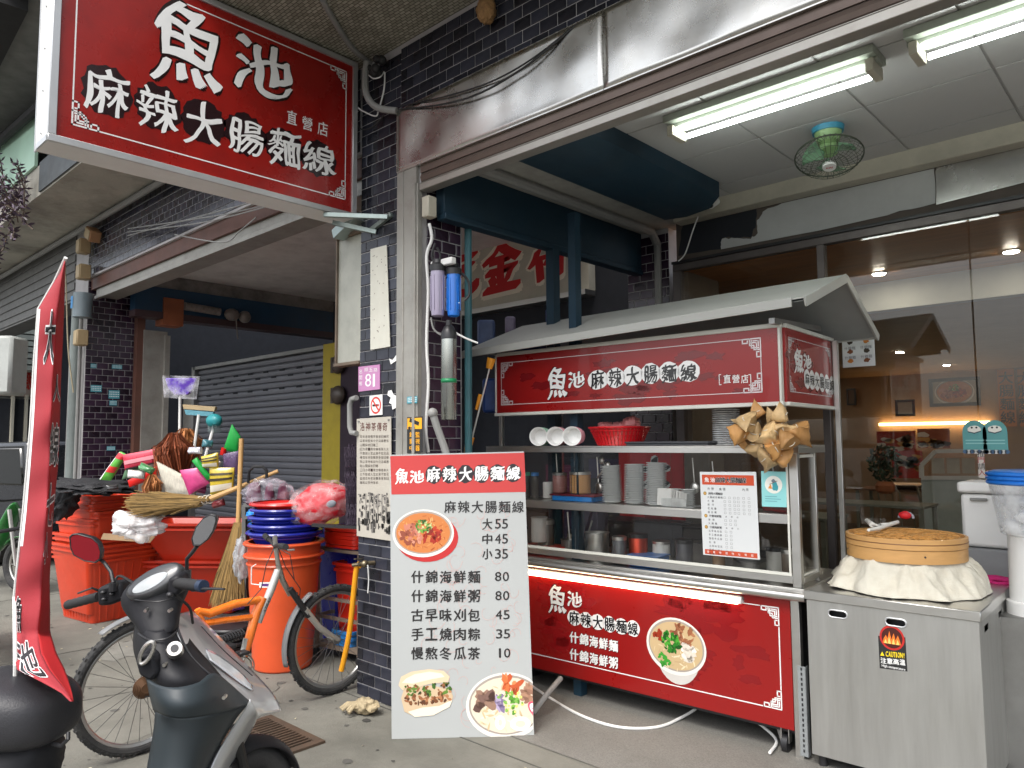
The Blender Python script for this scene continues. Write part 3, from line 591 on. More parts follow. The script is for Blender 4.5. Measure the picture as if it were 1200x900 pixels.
for (x, y, rr) in ((126, 107, 30), (186, 126, 27), (239, 143, 26), (288, 158, 24), (333, 173, 22), (373, 186, 21)):
    a, c = pr.px(x, y); e = abs(pr.px(x + rr, y)[0] - a); f = abs(pr.px(x, y + rr)[1] - c); pr.disc(a, c, e, f, S(38, 20, 24), 1, 34, .09)
for ch, *bx in CH:
    pr.fit(ch, *bx, S(30, 12, 14), 1, .04, .022, 1.0); pr.fit(ch, *bx, WHITE, 3, .048, 0, 1.0)
for ch, *bx in (('麻', 98, 82, 152, 133), ('辣', 161, 104, 208, 152), ('大', 215, 120, 261, 169), ('腸', 267, 141, 308, 180), ('麵', 315, 152, 351, 194), ('線', 355, 168, 393, 204)): pr.fit(ch, *bx, WHITE, 3, .026, 0, 1.0)
for ch, x, y in (('直', 342, 138), ('營', 360, 145), ('店', 378, 151)): pr.fit(ch, x - 6, y - 8, x + 6, y + 8, WHITE, 2, .02, 0, .3)
pr.build('lettering', sg, M_PRINTG)
b = MB()
b.bar((-4.07, 2.6, 3.07), (-3.74, 2.86, 3.04), .025, .03); b.build('bracket', mat('zinc_bracket', (.32, .38, .36), .4, .7, var=.15, dirt=.3), sg, bevel=.002)
for p_, q_ in (((-4.12, 2.7, 3.05), (-3.9, 2.89, 2.98)), ((-3.95, 2.88, 3.0), (-3.73, 2.88, 3.06))): b = MB(); b.bar(p_, q_, .025, .03); b.build('bracket', MC['zinc_bracket'], sg, bevel=.002)
# narrow light box edge-on beside the pillar
bx = thing('narrow_lightbox', 'narrow weathered white sign box seen almost edge-on beside the tiled pillar', 'sign box', (-4.12, 2.85, 2.0))
p0, p1_ = at(401, 275, 'Y', 2.93), at(419, 420, 'Y', 2.93)
b = MB(); b.box((p0.x - .02, 2.915, 2.15), (-4.088, 2.96, 3.02)); b.build('box_body', mat('yellowed_acrylic', (.42, .42, .36), .5, var=.12, dirt=.4), bx, bevel=.004)
b = MB(); b.box((p0.x - .03, 2.90, 2.14), (p0.x - .015, 2.965, 3.03)); b.box((p0.x - .03, 2.89, 3.02), (-4.085, 2.97, 3.045)); b.box((p0.x - .03, 2.89, 2.13), (-4.085, 2.97, 2.15)); b.build('rusty_trim', mat('rusty_trim', (.2, .15, .11), .7, .3, var=.3, dirt=.5), bx)
b = MB(); b.bar((-4.30, 2.86, 3.03), (-4.06, 2.86, 3.12), .09, .07); b.build('top_cap', MC['zinc_bracket'], bx, bevel=.003)

# ================================================================ THINGS FIXED TO THE PILLAR
YF = 2.892
def panel(name, label, cat, pts, y, m, depth=.004, group=None):      # thin sheet on the pillar face, corners measured
    q = [at(a, c, 'Y', y) for a, c in pts]; t = thing(name, label, cat, (q[0].x, y, min(p.z for p in q)))
    b = MB(); b.prism([(p.x, p.z) for p in q], (0, y, 0), (1, 0, 0), (0, 0, 1), depth); b.build('sheet', m, t, smooth=False); return t, Print((q[0].x, y, q[0].z), (1, 0, 0), (0, 0, 1)), q
YP = 2.886
t, pr, q = panel('paper_strip', 'long blank cream strip of board hung high on the tiled pillar', 'notice', [(434, 410), (457, 406), (453, 287), (434, 292)], YP - .004, mat('aged_paper', (.62, .61, .53), .7, var=.08, dirt=.12, dcol=(.3, .22, .15), dscale=9))
for k in range(26):
    x, y = random.uniform(437, 453), random.uniform(296, 400); a, c = pr.px(x, y); pr.disc(a, c, .003, .006, S(95, 70, 60), 1, 6, .4, random.uniform(0, 3))
pr.build('flecks', t)
t, pr, q = panel('house_number_plate', 'small lilac house number plate reading 81 on the tiled pillar', 'number plate', [(420, 459), (445, 456), (445, 427), (420, 430)], YP, mat('lilac_enamel', S(190, 130, 175), .35, var=.05, dirt=.1))
for ch, x0, x1 in (('8', 428, 435), ('1', 437, 441)): pr.fit(ch, x0, 438, x1 - (1.5 if ch == '1' else 0), 453, WHITE, 1, 0, 0, 0)
for i, ch in enumerate('順五路'): pr.fit(ch, 427 + i * 5.5, 431, 431.5 + i * 5.5, 435.5, WHITE, 1, .0, 0, 0)
for i, ch in enumerate('名間鄉'): pr.fit(ch, 421, 433 + i * 7, 424.5, 438 + i * 7, WHITE, 1, .0, 0, 0)
pr.build('lettering', t)
t, pr, q = panel('no_smoking_sign', 'white square no smoking sign with red ring under the house number', 'sign', [(433, 487), (448, 486), (448, 462), (433, 464)], YP, M_WPLAS)
a, c = pr.px(440.5, 475); RR = S(205, 40, 25)
pr.disc(a, c, .055, .055, RR, 1, 32); pr.disc(a, c, .043, .043, (.8, .8, .78), 2, 32); pr.rect(a - .035, c - .007, .055, .014, BLACK, 3); pr.rect(a + .022, c - .007, .012, .014, RR, 4); pr.line([(a - .032, c + .034), (a + .032, c - .034)], .012, RR, 5)
pr.build('symbol', t)
t, pr, q = panel('warning_notice_banner', 'tall tan notice banner of small print with a grey street picture at its foot', 'notice', [(418, 628), (459, 634), (458, 488), (418, 491)], YP - .010, mat('tan_banner', (.46, .43, .37), .6, var=.08, dirt=.2, dcol=(.25, .2, .15)), .005)
for i, ch in enumerate('洛神茶傳奇'): pr.fit(ch, 422 + i * 6.6, 495, 427.5 + i * 6.6, 505, S(90, 45, 35), 1, .02, 0, .3)
txt = '百年老街飄茶香昔日鄉民以茶待客如今仍沿襲舊俗山間採收日曬三日方得一兩甘醇香氣久久不散遊人至此莫不駐足品嚐'
k = 0
for r_ in range(12):
    for i in range(11):
        if r_ in (2, 7, 11) and i > 6: continue
        x = 422 + i * 3.1; y = 510 + r_ * 4.9; pr.fit(txt[k % len(txt)], x, y, x + 2.5, y + 3.3, S(60, 45, 40), 1, 0, 0, 0); k += 1
a0, c1 = pr.px(419, 572); a1, c0 = pr.px(458, 630)
for k in range(150):
    a, c = random.uniform(a0 + .004, a1 - .01), random.uniform(c0 + .012, c1 - .03); h = (c - c0) / (c1 - c0); g = random.choice((.02, .04, .08, .16)) * (1 if h < .6 else 1.6)
    pr.rect(a, c, random.uniform(.008, .03), random.uniform(.01, .05) * (1.2 - h), (g, g * .93, g * .85), 2 + k % 3)
for k in range(6): a = a0 + (a1 - a0) * (.25 + .12 * k); pr.rect(a, c0 + .10, .010, .16, (.28, .26, .23), 5)
pr.build('lettering', t)
b = MB()
for x, y in ((421, 494), (456, 492)): p = at(x, y, 'Y', YP - .01); b.cyl(p, p + Vector((0, -.008, 0)), .006, 10)
b.build('screw', M_STEELD, t)
YG = 2.868
t, pr, q = panel('camera_warning_sign', 'small yellow surveillance camera warning sticker on the steel door frame', 'sticker', [(477, 531), (495, 530), (495, 488), (477, 489)], YG - .001, mat('black_sticker', (.02, .02, .02), .4), .002)
YE = S(240, 170, 30); a0, c0 = pr.px(477.5, 503); a1, c1 = pr.px(494.5, 489.5); pr.rect(a0, c0, a1 - a0, c1 - c0, YE, 1)
ax, cx = (a0 + a1) / 2, (c0 + c1) / 2; pr.line([(ax - .035, cx + .02), (ax + .03, cx)], .024, BLACK, 2); pr.rect(ax - .045, cx - .03, .05, .008, BLACK, 2); pr.disc(ax - .05, cx - .026, .01, .01, BLACK, 2, 12)
for i, ch in enumerate('錄影中'):
    pr.fit(ch, 480, 506 + i * 8, 485, 512.5 + i * 8, YE, 1, .03, 0, 0)
for i, ch in enumerate('監視器'): pr.fit(ch, 487, 506 + i * 8, 492, 512.5 + i * 8, YE, 1, .03, 0, 0)
pr.build('lettering', t)
def stickers(root_name, label, spots, plane_axis, val, parent_loc, mcol=S(70, 150, 165), grp=None):
    for x0, y0, x1, y1, lab in spots:
        q = [at(a, c, plane_axis, val) for a, c in ((x0, y1), (x1, y1), (x1, y0), (x0, y0))]
        if plane_axis == 'Y': o, r_ = q[0], Vector((1, 0, 0))
        else: o, r_ = q[0], Vector((0, 1, 0))
        t = thing(root_name, lab, 'sticker', q[0], group=grp); pr = Print(o, r_, (0, 0, 1), .0005)
        w = abs((q[1] - q[0]).dot(r_)); h = q[3].z - q[0].z; pr.rect(0, 0, w, h, mcol, 0)
        for k in range(3):
            for j in range(6): pr.rect(w * (.08 + .15 * j), h * (.2 + .26 * k), w * .1, h * .12, (.75, .8, .8), 1)
        pr.build('print', t)
stickers('blue_sticker', '', [(477, 465, 489, 473, 'little pale blue sticker on the steel door frame above the camera sign')], 'Y', YG - .001, None)
stickers('blue_sticker', '', [(106, 426, 113, 431, 'small blue sticker high on the left tiled pillar beside the pipe'), (131, 427, 143, 432, 'small blue sticker high on the left tiled pillar, right of the first'),
    (106, 451, 119, 459, 'blue printed sticker low left on the left tiled pillar'), (127, 457, 140, 467, 'largest blue printed sticker in the middle of the left tiled pillar'), (128, 469, 137, 475, 'pale grey sticker just under the largest blue one on the left pillar'), (125, 523, 135, 528, 'lowest small teal sticker on the left tiled pillar')], 'X', -9.491, None)
t = thing('torn_paper_remains', 'torn white paper scrap left on the tiles right of the no smoking sign', 'paper scrap', at(455, 480, 'Y', YP))
pr = Print(at(447, 482, 'Y', YP + .002), (1, 0, 0), (0, 0, 1))
q = [pr.px(x, y) for x, y in ((455, 458), (459, 457), (461, 462), (467, 465), (466, 473), (464, 478), (460, 480), (459, 474), (456, 472), (458, 466), (454, 463))]; pr.poly(q, WHITE, 0)
pr.build('scrap', t); pr = Print(at(447, 482, 'Y', YP + .002), (1, 0, 0), (0, 0, 1))
q = [pr.px(x, y) for x, y in ((456, 420), (460, 422), (465, 415), (467, 421), (461, 425), (458, 427))]; pr.poly(q, WHITE, 0)
pr.build('scrap', t)

# ================================================================ PIPES, FILTERS AND CABLES
t = thing('grey_drain_pipe', 'grey bent plastic pipe end left of the notice banner', 'pipe', at(410, 500, 'Y', 2.86))
q = [at(x, y, 'Y', 2.86) for x, y in ((418, 466), (412, 468), (410, 474), (410, 500), (412, 507), (418, 508))]
b = MB(); b.tube(q, .018, 10); b.build('pipe', M_CABLE, t)
for nm, lab, x0, x1, y0, y1, mm, m2 in (('water_filter', 'clear lilac water filter housing left of the blue one by the door frame', 503, 523, 307, 372, mat('smoky_filter', S(150, 140, 165), .15, var=.05, coat=.8), M_BLACK),
                                        ('water_filter', 'bright blue water filter housing right of the clear one by the door frame', 522, 541, 311, 372, mat('blue_filter', S(20, 110, 205), .25, var=.05, coat=.5), M_BLACK)):
    c = far((x0 + x1) / 2, (y0 + y1) / 2, 4.45); r_ = (x1 - x0) / 2 * 4.45 / 870; h = (y1 - y0) * 4.45 / 870
    t = thing(nm, lab, 'water filter', (c.x, c.y, c.z - h / 2), group='water filters'); R_ = r_ * .86
    b = MB(); b.lathe([(R_ * .5, -h / 2), (R_ * .85, -h / 2 + .008), (R_ * .9, -h / 2 + .03), (R_, h / 2 - .07), (R_, h / 2 - .05)], 24, c); b.build('housing', mm, t)
    b = MB(); b.lathe([(R_ * 1.12, h / 2 - .055), (R_ * 1.15, h / 2 - .02), (R_ * .8, h / 2 - .008), (R_ * .7, h / 2 + .015), (R_ * .3, h / 2 + .02)], 24, c); b.build('cap', m2, t)
    b = MB()
    for k in range(10): a = k * 2 * PI / 10; b.bar(c + Vector((R_ * math.cos(a), R_ * math.sin(a), -h / 2 + .04)), c + Vector((R_ * 1.01 * math.cos(a), R_ * 1.01 * math.sin(a), h / 2 - .08)), .004, .004)
    b.build('ribs', mm, t, kind='stuff')
c = far(526, 440, 4.4); t = thing('steel_filter_canister', 'tall steel water canister with green band under the two water filters', 'canister', (c.x, c.y, c.z - .26))
b = MB(); b.lathe([(.03, -.265), (.045, -.262), (.046, -.26), (.046, .22)], 24, c); b.build('body', mat('satin_steel', (.45, .47, .44), .25, 1, var=.06), t)
b = MB(); b.lathe([(.0468, -.045), (.0468, -.02)], 24, c, caps=False); b.build('green_band', mat('green_band', (.01, .22, .08), .4), t, solid=.001)
b = MB(); b.lathe([(.047, .215), (.048, .25), (.03, .29), (.018, .30), (.018, .33)], 20, c); b.build('cap', M_BLACK, t)
t = thing('wall_junction_box', 'cream junction box high on the tiled jamb with wires hanging below it', 'junction box', (-3.46, 3.02, 2.9))
p = far(502, 243, 4.55); b = MB(); b.box((p.x - .03, p.y - .03, p.z - .065), (p.x + .035, p.y + .04, p.z + .065)); b.build('box', M_CREAM, t, bevel=.006)
t = thing('water_pipes', 'white and grey hoses running down the tiled jamb past the filters', 'pipes', (-3.44, 3.0, 1.4))
def hose(pts, d, r_, m, par, n=8, name='hose'):
    q = [far(x, y, d) for x, y in pts]; q2 = []
    for i in range(len(q) - 1):
        for k in range(4):
            t_ = k / 4; p0_ = q[max(i - 1, 0)]; p3 = q[min(i + 2, len(q) - 1)]
            a, b_ = q[i], q[i + 1]; q2.append(.5 * ((2 * a) + (b_ - p0_) * t_ + (2 * p0_ - 5 * a + 4 * b_ - p3) * t_ * t_ + (3 * a - p0_ - 3 * b_ + p3) * t_ ** 3))
    q2.append(q[-1]); b = MB(); b.tube(q2, r_, n); return b.build(name, m, par)
hose([(503, 262), (506, 280), (500, 300), (502, 340), (500, 400), (502, 450), (499, 500), (502, 530)], 4.52, .010, M_WPLAS, t)
hose([(512, 290), (516, 300), (512, 312), (506, 300), (510, 285)], 4.5, .007, M_BLACK, t)
hose([(541, 320), (549, 330), (550, 345), (544, 352)], 4.45, .008, M_BLACK, t)
hose([(505, 372), (508, 385), (516, 392), (522, 392)], 4.45, .006, M_CABLE, t)
hose([(530, 388), (545, 396), (560, 402)], 4.42, .006, M_WPLAS, t)
hose([(507, 484), (512, 500), (520, 522), (524, 535)], 4.3, .022, M_CABLE, t)
b = MB(); c = far(520, 308, 4.45); b.box((c.x - .10, c.y - .02, c.z - .02), (c.x + .09, c.y + .02, c.z + .02)); b.build('mounting_bar', M_WPLAS, t, bevel=.005)
c = far(507, 484, 4.3); b = MB(); b.ell(c, .03); b.build('elbow', M_CABLE, t)

t = thing('tap_with_hose', 'brass wall tap at the pillar corner with a yellow hose hanging down', 'tap', at(424, 690, 'Y', 2.85))
tp = at(428, 660, 'Y', 2.84); b = MB(); b.cyl(tp + Vector((.03, .05, 0)), tp + Vector((0, -.05, 0)), .014, 10); b.cyl(tp + Vector((0, -.03, 0)), tp + Vector((-.05, -.06, -.01)), .012, 10); b.ell(tp + Vector((.02, -.02, 0)), .024); b.bar(tp + Vector((0, -.03, .03)), tp + Vector((.0, -.08, .035)), .02, .006); b.build('tap', mat('tarnished_brass', (.22, .18, .12), .4, .9, var=.3), t)
hose([(424, 664), (419, 662), (416, 680), (412, 720), (408, 750), (400, 786)], 4.68, .017, mat('yellow_hose', S(220, 150, 25), .4, var=.08), t, 10)
hose([(431, 662), (432, 680), (431, 695)], 4.6, .004, M_WPLAS, t, 6, 'string')

def cable(name, label, pts, r_, m, cat='cable', group=None):     # pts = world points
    q2 = []; q = [Vector(p) for p in pts]
    for i in range(len(q) - 1):
        for k in range(6):
            t_ = k / 6; p0_ = q[max(i - 1, 0)]; p3 = q[min(i + 2, len(q) - 1)]; a, b_ = q[i], q[i + 1]
            q2.append(.5 * ((2 * a) + (b_ - p0_) * t_ + (2 * p0_ - 5 * a + 4 * b_ - p3) * t_ * t_ + (3 * a - p0_ - 3 * b_ + p3) * t_ ** 3))
    q2.append(q[-1]); b = MB(); b.tube(q2, r_, 8); o = b.build(name, m); tag(o, label, cat, group); return o
Y = lambda x, y, d=2.85: at(x, y, 'Y', d)
cable('black_cable', 'thin black cable sagging across the steel fascia', [Y(470, 128, 2.87), Y(520, 122, 2.84), Y(565, 108, 2.83), Y(620, 75, 2.84), Y(672, 32, 2.87)], .006, M_CABLEB)
cable('black_cable', 'second black cable just above the other along the steel fascia', [Y(470, 124, 2.872), Y(522, 113, 2.85), Y(575, 96, 2.85), Y(625, 68, 2.85), Y(676, 28, 2.872)], .005, M_CABLEB)
cable('conduit_loop', 'thick grey conduit looping round the top of the tiled pillar', [Y(430, 72, 2.8), Y(428, 90, 2.8), Y(430, 112, 2.78), Y(442, 126, 2.8), Y(465, 130, 2.86)], .022, M_CABLE, 'conduit')
cable('soffit_cable', 'old cable running across the mosaic soffit to the pillar top', [at(378, 0, 'Z', 4.165), at(392, 25, 'Z', 4.16), at(412, 55, 'Z', 4.165), at(434, 74, 'Z', 4.165)], .018, M_CABLE)
cable('white_wire', 'thin white wire hooked below the conduit on the pillar', [Y(451, 85, 2.86), Y(450, 105, 2.86), Y(444, 128, 2.86), Y(440, 136, 2.85), Y(425, 130, 2.84), Y(417, 124, 2.84)], .005, M_WPLAS)
cable('white_wire', 'short white wire arching over the conduit at the soffit', [Y(432, 88, 2.8), Y(438, 92, 2.8), Y(446, 90, 2.82), Y(450, 84, 2.86)], .004, M_WPLAS)
cable('dark_wire', 'dark wire arc behind the sign near the conduit loop', [Y(418, 145, 2.85), Y(425, 152, 2.85), Y(438, 148, 2.85), Y(450, 135, 2.86)], .005, M_CABLEB)
b = MB(); c = Y(440, 82, 2.82)
for k in range(7): b.ell(c + Vector((random.uniform(-.07, .09), random.uniform(-.03, .03), random.uniform(-.05, .06))), random.uniform(.015, .035), 8, 6)
o = b.build('cable_joint', M_CABLEB, kind='stuff'); tag(o, 'clump of taped cable joints at the corner of the soffit', 'cable joint')
c = Y(570, 12, 2.84)
b = MB(); b.ell(c, (.062, .05, .075), 22, 14, lambda d: 1 + .22 * noise.noise(d * 3.1) + .12 * noise.noise(d * 9)); o = b.build('wasp_nest', mat('nest_paper', (.30, .17, .07), .9, var=.5, scale=30, bump=1, bscale=60)); tag(o, 'rough brown wasp nest stuck under the mosaic soffit', 'nest')
for i, (a, m_, bb, lab) in enumerate(((( 150, 272), (230, 262), (345, 232), 'lowest pale wire sagging in front of the left lintel'), ((150, 276), (240, 252), (335, 222), 'middle pale wire sagging in front of the left lintel'), ((150, 268), (220, 258), (320, 238), 'upper pale wire sagging in front of the left lintel'),
                              ((205, 275), (260, 284), (300, 255), 'wire drooping in a loop beneath the left lintel'))):
    cable('pale_wire', lab, [at(*a, 'Y', 2.82), at(*m_, 'Y', 2.78), at((m_[0] + bb[0]) / 2, (m_[1] + bb[1]) / 2 + 2, 'Y', 2.8), at(*bb, 'Y', 2.85)], .006, M_CABLE, group='wires along the left lintel')
# downpipe with boxes at the far pillar
t = thing('downpipe', 'grey downpipe with a meter box standing against the left tiled pillar', 'downpipe', (-9.66, 2.84, 0))
b = MB(); b.tube([(-9.66, 2.84, 0), (-9.66, 2.84, 3.3)], .055, 14); b.build('pipe', mat('grey_green_pipe', (.19, .22, .21), .5, var=.15, dirt=.3), t)
b = MB(); b.tube([(-9.78, 2.83, 0), (-9.77, 2.83, 2.9)], .022, 8); b.tube([(-9.54, 2.85, 0), (-9.54, 2.85, 3.2)], .02, 8); b.build('thin_pipes', M_CABLE, t, kind='stuff')
p = at(97, 357, 'Y', 2.80); b = MB(); b.cyl(p + Vector((0, 0, -.15)), p + Vector((0, 0, .13)), .10, 18); b.build('meter_cover', mat('grey_blue_plastic', (.16, .20, .22), .4, var=.1), t)
pr = Print(p + Vector((-.02, -.104, -.05)), (1, 0, 0), (0, 0, 1)); pr.rect(-.05, 0, .07, .14, S(40, 130, 190), 0); pr.build('label', t)
for i, (x, y, w, h, lab) in enumerate(((98, 289, .13, .17, 'upper'), (98, 319, .14, .17, 'middle'), (95, 396, .13, .18, 'lowest'), (109, 275, .2, .13, 'tilted'))):
    p = at(x, y, 'Y', 2.80); tt = thing('junction_box', {'upper': 'tan junction box at the top of the downpipe', 'middle': 'tan junction box just above the grey meter cover on the downpipe', 'lowest': 'cream junction box below the grey meter cover on the downpipe', 'tilted': 'tilted orange-brown wooden box above the downpipe'}[lab], 'junction box', p, group='boxes along the downpipe')
    b = MB(T(p.x, p.y, p.z) @ Matrix.Rotation(.5 if lab == 'tilted' else 0, 4, 'Y')); b.box((-w / 2, -.06, -h / 2), (w / 2, .06, h / 2)); b.build('box', mat('tan_box', (.38, .28, .15), .6, var=.15, dirt=.2) if lab != 'tilted' else mat('raw_wood_box', (.32, .17, .08), .7, var=.2), tt, bevel=.01)
    b = MB(T(p.x, p.y, p.z) @ Matrix.Rotation(.5 if lab == 'tilted' else 0, 4, 'Y')); b.box((-w * .42, -.066, -h * .42), (w * .42, -.061, h * .42)); b.build('lid', mat('tan_lid', (.43, .33, .19), .55), tt, bevel=.003)
cable('hanging_cable', 'thin tan cord hanging loose beside the downpipe', [at(76, 305, 'Y', 2.7), at(78, 350, 'Y', 2.7), at(80, 410, 'Y', 2.7), at(86, 460, 'Y', 2.75)], .008, mat('tan_cord', (.35, .3, .2), .7))

# ================================================================ CEILING FITTINGS
M_TUBE = mat('lit_tube', (1, 1, 1), .4, emit=(.92, 1, .96), es=6.5, var=0, rvar=0)
def fluo(x0, x1, y, lab):
    t = thing('fluorescent_lamp', lab, 'ceiling lamp', ((x0 + x1) / 2, y, 3.41), group='twin tube lamps on the shop ceiling')
    b = MB(); b.box((x0 - .06, y - .10, 3.372), (x1 + .06, y + .09, 3.412)); b.box((x0 - .06, y - .05, 3.35), (x1 + .06, y + .04, 3.372)); b.build('housing', mat('greenish_enamel', (.30, .325, .27), .4, var=.08, dirt=.25), t, bevel=.003)
    for yy in (-.06, .055):
        b = MB(); b.cyl((x0, y + yy, 3.325), (x1, y + yy, 3.325), .014, 12); b.build('tube', M_TUBE, t)
    for xx in (x0 - .03, x1 + .03):
        b = MB(); b.box((xx - .018, y - .075, 3.30), (xx + .018, y + .075, 3.36)); b.build('socket', M_CREAM, t, bevel=.003)
fluo(-2.06, -1.07, 3.62, 'lit twin tube ceiling lamp on the left, above the cart')
fluo(-.82, .25, 3.60, 'lit twin tube ceiling lamp at the top right edge')
p = at(970, 150, 'Z', 3.41); t = thing('ceiling_fan', 'small green caged orbit fan hanging from the shop ceiling', 'fan', (p.x, p.y, 3.41))
c = Vector((p.x, p.y, 3.41)); M_FG = mat('pale_green_plastic', (.35, .55, .25), .35)
b = MB(); b.lathe([(.085, -.03), (.09, 0)], 24, c); b.build('mount', mat('blue_ring', (.05, .3, .45), .4), t)
b = MB(); b.lathe([(.03, -.10), (.06, -.085), (.075, -.03)], 24, c); b.build('neck', M_FG, t)
ca = (EYE - c).normalized(); ax = (Vector((0, 0, -1)) * .85 + ca * .35).normalized(); cc = c + Vector((0, 0, -.17)); aa = ax.orthogonal().normalized(); bb = ax.cross(aa)
def rg(r_, off, n=32): return [cc + ax * off + (aa * math.cos(2 * PI * k / n) + bb * math.sin(2 * PI * k / n)) * r_ for k in range(n)]
b = MB(); M_WIRE = mat('dark_wire_guard', (.10, .12, .09), .4, .6)
b.tube(rg(.185, 0), .0045, 6, closed=True)
for rr, off in ((.15, .045), (.10, .062), (.12, -.06)): b.tube(rg(rr, off), .0015, 5, closed=True)
for k in range(32):
    d = aa * math.cos(2 * PI * k / 32) + bb * math.sin(2 * PI * k / 32)
    b.tube([cc + ax * .07 + d * .035, cc + ax * .06 + d * .11, cc + ax * .035 + d * .165, cc + d * .185, cc - ax * .05 + d * .14, cc - ax * .07 + d * .05], .0015, 4)
b.build('cage', M_WIRE, t, kind='stuff')
b = MB(); b.cyl(cc - ax * .10, cc - ax * .03, .055, 20, .05); b.build('motor', M_FG, t)
for k in range(3):
    b = MB(); a0 = k * 2 * PI / 3
    def fb(u_, v_):
        an = a0 + (v_ - .5) * 1.25 * (.55 + .45 * u_); r_ = .03 + .115 * u_
        return cc + (aa * math.cos(an) + bb * math.sin(an)) * r_ + ax * (.02 * (v_ - .5) * 2)
    b.sheet(6, 6, fb); b.build('blade', film_mat('green_clear_blade', (.25, .5, .3), .45), t, solid=.002)
b = MB(); b.cyl(cc + ax * .062, cc + ax * .08, .04, 20, .036); hb = b.build('hub', M_WPLAS, t)
pr = Print(cc + ax * .0805, -aa if False else ax.cross(Vector((0, 0, 1))).normalized() * -1, ax.cross(ax.cross(Vector((0, 0, 1))).normalized()) * -1)
rr_ = Vector((0, 0, 1)).cross(ax).normalized(); uu_ = ax.cross(rr_); pr = Print(cc + ax * .0805, rr_, uu_); pr.text('KIN', 0, 0, .022, S(190, 20, 30), 1, .05, .3); pr.build('print', hb)
p = at(840, 236, 'Y', 5.0); t = thing('security_camera', 'small white bullet security camera on the ceiling beam', 'camera', (p.x, 5.0, p.z))
b = MB(); d = (Vector((0, -.8, -.45))).normalized(); b.cyl(p, p + d * .11, .026, 16); b.cyl(p + Vector((0, 0, .06)), p, .015, 10); b.cyl(p + Vector((0, 0, .06)), p + Vector((0, 0, .07)), .035, 14); b.build('body', M_WPLAS, t)
b = MB(); b.cyl(p + d * .1101, p + d * .114, .018, 14); b.build('lens', M_BLACK, t)
cable('camera_wire', 'thin white wire hanging from the ceiling beam to the partition', [at(818, 254, 'Y', 5.0), at(812, 270, 'Y', 4.98), at(803, 297, 'Y', 5.0), at(795, 306, 'Y', 5.0)], .005, M_WPLAS)

# ================================================================ NEIGHBOUR'S CREAM SIGN SEEN THROUGH THE SIDE
t = thing('cream_shop_sign', 'cream board sign with large red characters hung in the passage behind the shop', 'signboard', (-5.2, 5.5, 3.0))
q = [at(x, y, 'Y', 5.5) for x, y in ((536, 363), (690, 329), (690, 290), (536, 262))]
b = MB(); b.box((q[0].x - .3, 5.5, 3.02), (q[1].x, 5.62, 3.95)); b.build('board', mat('cream_sign', (.50, .47, .38), .5, var=.06, dirt=.2), t)
b = MB(); b.box((q[0].x - .3, 5.44, 2.97), (q[1].x, 5.62, 3.02)); b.build('bottom_trim', M_STEEL, t)
pr = Print((q[0].x, 5.5, 3.02), (1, 0, 0), (0, 0, 1)); RC = S(190, 22, 26)
for ch, *bx in (('吃', 510, 290, 562, 350), ('金', 564, 278, 612, 342), ('竹', 618, 288, 668, 330)): pr.fit(ch, bx[0] - 1, bx[1] + 1, bx[2] + 1, bx[3] + 2, S(230, 220, 200), 1, .08, .03, .5); pr.fit(ch, *bx, RC, 3, .12, 0, .5)
pr.build('lettering', t)
q0 = at(680, 316, 'Y', 5.9); t = thing('small_white_sign', 'small white sign with blue writing behind the blue posts', 'sign', q0)
b = MB(); b.box((q0.x - .1, 5.9, q0.z - .15), (q0.x + .55, 5.95, q0.z + .15)); b.build('board', M_WPLAS, t)
pr = Print((q0.x, 5.9, q0.z), (1, 0, 0), (0, 0, 1)); pr.text('床', .25, 0, .2, S(30, 70, 120), 1, .03); pr.build('lettering', t)
# ================================================================ FOOD CART
CA = math.radians(2.8); CO = Vector((-1.5365, 3.8184, 0))
Mc = Matrix.Translation(CO) @ Matrix.Rotation(CA, 4, 'Z'); R3 = Mc.to_3x3()
cx_, cy_ = (R3 @ Vector((1, 0, 0))).normalized(), (R3 @ Vector((0, 1, 0))).normalized()
def CB(): return MB(Mc)
def cpt(x, y, z): return Mc @ Vector((x, y, z))
def cpix(x, y, v=0.0):       # pixel met with the cart plane y' = v, in cart coordinates
    p = onp(x, y, cpt(0, v, 0), cy_); q = Mc.inverted() @ p; return q
ct = thing('food_cart', 'stainless steel noodle cart with red sign boards, white awning roof and glass case', 'food cart', M=Mc)
M_ROOF = mat('cream_awning_sheet', (0.40, 0.405, 0.375), 0.4, var=.05, scale=2, dirt=.2, dcol=(.3, .28, .23))
M_ROOFU = mat('grey_underside', (0.30, 0.32, 0.31), 0.5, var=.08)
b = CB(); EV, RV, BV = (-.15, 2.235, 2.315), (.40, 2.475, 2.515), (.95, 2.20, 2.235)
A0, A1 = (-2.30, EV[0], EV[1]), (.10, EV[0], EV[2]); R0, R1 = (-2.17, RV[0], RV[1]), (.145, RV[0], RV[2]); B0, B1c = (-2.2, BV[0], BV[1]), (.16, BV[0], BV[2])
def slab3(b, a, c, d, e, t): b.add([a, c, d, e] + [(p[0], p[1], p[2] - t) for p in (a, c, d, e)], [(0, 1, 2, 3), (7, 6, 5, 4), (0, 4, 5, 1), (1, 5, 6, 2), (2, 6, 7, 3), (3, 7, 4, 0)])
slab3(b, A0, A1, R1, R0, .006); slab3(b, R0, R1, B1c, B0, .006)
b.build('roof_sheet', M_ROOF, ct, smooth=False)
b = CB(); b.bar((A0[0], A0[1] - .004, A0[2] - .02), (A1[0] - .06, A1[1] - .004, A1[2] - .02), .012, .05); b.bar((A1[0] + .005, A1[1] + .0, A1[2] - .025), (R1[0] + .005, R1[1], R1[2] - .022), .012, .05); b.bar((R1[0] + .005, R1[1], R1[2] - .022), (B1c[0] + .005, B1c[1], B1c[2] - .02), .012, .045); b.bar(B0, B1c, .02, .05)
